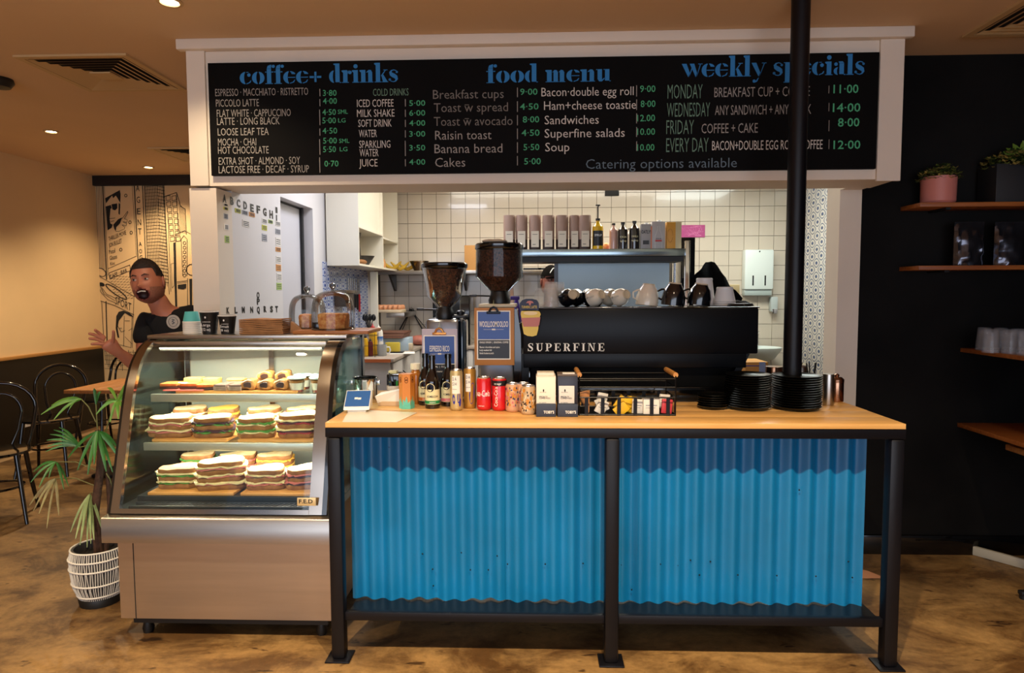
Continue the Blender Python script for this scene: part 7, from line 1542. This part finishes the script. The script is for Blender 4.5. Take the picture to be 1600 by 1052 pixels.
    if hair:
        bb = MB(); nj = 18; rows = []
        for j in range(nj + 1):
            row = []
            for i in range(nu):
                a = -PI + 2 * PI * i / nu; ca = math.cos(a); e0 = math.radians(-22 if ca < -.2 else (34 if ca > .55 else (-22 + (ca + .2) / .75 * 56)))
                if .0 < ca < .45 : e0 = math.radians(12)
                e = e0 + (PI / 2 - .02 - e0) * j / nj; row.append(bb.bm.verts.new(M @ surf(a, e, .003 + (.006 if j > 2 else .002 * j))))
            rows.append(row)
        for j in range(nj):
            for i in range(nu): bb.face([rows[j][i], rows[j][(i + 1) % nu], rows[j + 1][(i + 1) % nu], rows[j + 1][i]])
        bb.face(rows[-1]); bb.build('hair', M_hair, h)
    if cap:
        bb = MB(); rows = [[bb.bm.verts.new(M @ surf(-PI + 2 * PI * i / nu, math.radians(18) + (PI / 2 - .34) * j / 12, .012)) for i in range(nu)] for j in range(13)]
        for j in range(12):
            for i in range(nu): bb.face([rows[j][i], rows[j][(i + 1) % nu], rows[j + 1][(i + 1) % nu], rows[j + 1][i]])
        bb.face(rows[-1]); cp = bb.build('cap', cap, h)
        bb = MB()
        pts = [(-.07, -.06), (-.06, -.12), (-.03, -.155), (0, -.165), (.03, -.155), (.06, -.12), (.07, -.06)]
        lo = [bb.bm.verts.new(M @ Vector((x, y, .036 - abs(x) * .2))) for x, y in pts]; up = [bb.bm.verts.new(M @ Vector((x, y, .046 - abs(x) * .2))) for x, y in pts]; bb.face(lo); bb.face(up[::-1])
        for i in range(6): bb.face([lo[i], lo[i + 1], up[i + 1], up[i]])
        bb.build('cap_peak', cap, cp)
        bb = MB(); bb.tube([M @ (surf(math.radians(-30 + k * 6), math.radians(28 + 22 * math.sin(PI * k / 10)), .0145)) for k in range(11)], .0035, 6); bb.build('cap_print', M_paper, cp)
    return h
man = thing('person', 'laughing man in black T-shirt leaning out from behind the pillar, hand raised', 'person', (0, 0, 0))
Yt = 3.80
hc = at(230, 441, Y=3.70); neck = at(249, 475, Y=3.77); ch_ = at(262, 505, Y=3.82); nb_ = at(253, 484, Y=3.79)
sL = at(229, 497, Y=3.78); sR = at(298, 489, Y=3.88); sR.x = min(sR.x, -1.93)
el_ = at(224, 579, Y=3.72); wr = at(181, 548, Y=3.52); pm = at(166, 533, Y=3.47)
waist = Vector((-1.99, 3.9, 1.02)); pel = Vector((-1.99, 3.92, .88)); elR = Vector((-1.93, 4.05, 1.08)); wrR = Vector((-1.96, 3.86, .9))
V = [(pel, (.15, .11)), (waist, (.135, .10)), (ch_, (.15, .11)), (nb_, (.075, .07)), (neck, (.058, .058)), (at(238, 458, Y=3.73), (.06, .06)),
     (sL, .062), (sL.lerp(el_, .5), .05), (el_, .043), (el_.lerp(wr, .35), .043), (el_.lerp(wr, .85), .029), (wr, (.033, .026)), (pm, (.052, .024)),
     (sR, .062), (sR.lerp(elR, .5), .05), (elR, .042), (wrR, .026),
     (pel + Vector((-.09, 0, -.08)), .085), (Vector((-2.09, 3.9, .47)), .058), (Vector((-2.09, 3.93, .1)), .04), (Vector((-2.09, 3.80, .035)), .034),
     (pel + Vector((.09, 0, -.08)), .085), (Vector((-1.90, 3.9, .47)), .058), (Vector((-1.90, 3.93, .1)), .04), (Vector((-1.90, 3.80, .035)), .034)]
E_ = [(0, 1), (1, 2), (2, 3), (3, 4), (4, 5), (2, 6), (6, 7), (7, 8), (8, 9), (9, 10), (10, 11), (11, 12), (2, 13), (13, 14), (14, 15), (15, 16), (0, 17), (17, 18), (18, 19), (19, 20), (0, 21), (21, 22), (22, 23), (23, 24)]
skin_mesh('body', V, E_, M_skin, 2, man)
head(man, hc, math.radians(9), math.radians(-7))
def finger(pts, r0, name='finger'):
    n = len(pts); skin_mesh(name, [(p, r0 * (1 - .12 * i)) for i, p in enumerate(pts)], [(i, i + 1) for i in range(n - 1)], M_skin, 2, man)
hp = lambda x, y, Y: at(x, y, Y=Y)
for pts in ([(165, 530, 3.47), (157, 523, 3.455), (152, 518.5, 3.44), (147.5, 515, 3.42)], [(164, 532, 3.47), (155, 526.5, 3.45), (146, 523, 3.43), (137.5, 521, 3.41)], [(163, 535, 3.47), (154, 531, 3.45), (146, 529.5, 3.43), (138, 529, 3.41)], [(165, 538, 3.475), (156, 537.5, 3.455), (149, 537.5, 3.44), (141.5, 538, 3.42)]):
    finger([hp(*q) for q in pts], .0118)
finger([hp(175, 541, 3.50), hp(177, 531, 3.475), hp(177.5, 523, 3.46), hp(177, 516, 3.45)], .0115, 'thumb')
# T-shirt over the torso, sleeves to above the elbow
M_tee = mat('black_cotton', '#08080a', .9)
Vt = [(pel + Vector((0, 0, -.02)), (.165, .125)), (waist, (.158, .12)), (ch_, (.172, .128)), (nb_ + Vector((0, .012, -.022)), (.095, .085)), (sL, .082), (sL.lerp(el_, .56), .068), (sR, .08), (sR.lerp(elR, .55), .066)]
skin_mesh('t_shirt', Vt, [(0, 1), (1, 2), (2, 3), (2, 4), (4, 5), (2, 6), (6, 7)], M_tee, 2, man)
Vj = [(pel, (.162, .12)), (pel + Vector((-.09, 0, -.1)), .098), (Vector((-2.09, 3.9, .47)), .072), (Vector((-2.09, 3.93, .09)), .058), (pel + Vector((.09, 0, -.1)), .098), (Vector((-1.90, 3.9, .47)), .072), (Vector((-1.90, 3.93, .09)), .058)]
skin_mesh('trousers', Vj, [(0, 1), (1, 2), (2, 3), (0, 4), (4, 5), (5, 6)], mat('dark_trousers', '#101218', .9), 2, man)
for x in (-2.09, -1.90): MB().sphere((x, 3.85, .045), (.05, .14, .045), 16, 9).build('shoe', M_black, man)
p = at(271, 503, Y=3.66); bdg = MB().lathe([(.0395, 0), (.0395, .002), (.003, .0022)], n=28, M=Matrix.Rotation(PI / 2, 4, 'X')); 
for v in bdg.bm.verts: v.co += p
bdg = bdg.build('round_print', mat('shirt_print', '#b8b0a4', .7), man); b = MB(); b.tube([p + Vector(q) for q in ((-.006, -.004, .014), (.008, -.004, .012), (-.006, -.004, .003), (.008, -.004, -.004), (-.006, -.004, -.012))], .0018, 5); b.tube([p + Vector((.026 * math.cos(a * PI / 10), -.0035, .026 * math.sin(a * PI / 10))) for a in range(20)], .0008, 4, True); b.build('print_mark', mat('print_dark', '#3a3a3a', .7), bdg)
# cook glimpsed behind the machine
ck = thing('person', 'cook in dark cap and dark clothes glimpsed behind the glass tumblers', 'person', (0, 0, 0)); yk = 5.62; hk = at(861, 440, Y=yk)
V = [(Vector((hk.x, yk + .05, .92)), (.15, .1)), (Vector((hk.x, yk + .04, 1.2)), (.16, .11)), (Vector((hk.x, yk + .01, 1.40)), (.07, .065)), (hk + Vector((0, .01, -.09)), (.055, .055)), (Vector((hk.x - .19, yk + .02, 1.33)), .06), (Vector((hk.x - .27, yk - .05, 1.1)), .045), (Vector((hk.x - .15, yk - .2, 1.02)), .03), (Vector((hk.x + .19, yk + .02, 1.33)), .06), (Vector((hk.x + .25, yk, 1.08)), .045), (Vector((hk.x + .15, yk - .15, 1.02)), .03),
     (Vector((hk.x - .09, yk + .05, .8)), .085), (Vector((hk.x - .1, yk + .03, .45)), .058), (Vector((hk.x - .1, yk + .06, .06)), .04), (Vector((hk.x + .09, yk + .05, .8)), .085), (Vector((hk.x + .1, yk + .03, .45)), .058), (Vector((hk.x + .1, yk + .06, .06)), .04)]
Ek = [(0, 1), (1, 2), (2, 3), (1, 4), (4, 5), (5, 6), (1, 7), (7, 8), (8, 9), (0, 10), (10, 11), (11, 12), (0, 13), (13, 14), (14, 15)]
skin_mesh('body', V, Ek, mat('skin_cook', '#9a5c4c', .5), 2, ck)
skin_mesh('dark_uniform', [(c, (r[0] + .012, r[1] + .012) if isinstance(r, tuple) else r + .012) for c, r in V[:2] + V[4:6] + V[7:9] + V[10:]], [(0, 1), (1, 2), (2, 3), (1, 4), (4, 5), (0, 6), (6, 7), (7, 8), (0, 9), (9, 10), (10, 11)], M_tee, 2, ck)
for x in (-.1, .1): MB().sphere((hk.x + x, yk + .02, .045), (.05, .13, .045), 14, 8).build('shoe', M_black, ck)
head(ck, hk, math.radians(18), 0, 0, True, mat('dark_cap', '#120f0d', .95, spec=.05), mat('skin_cook', '#9a5c4c', .5))
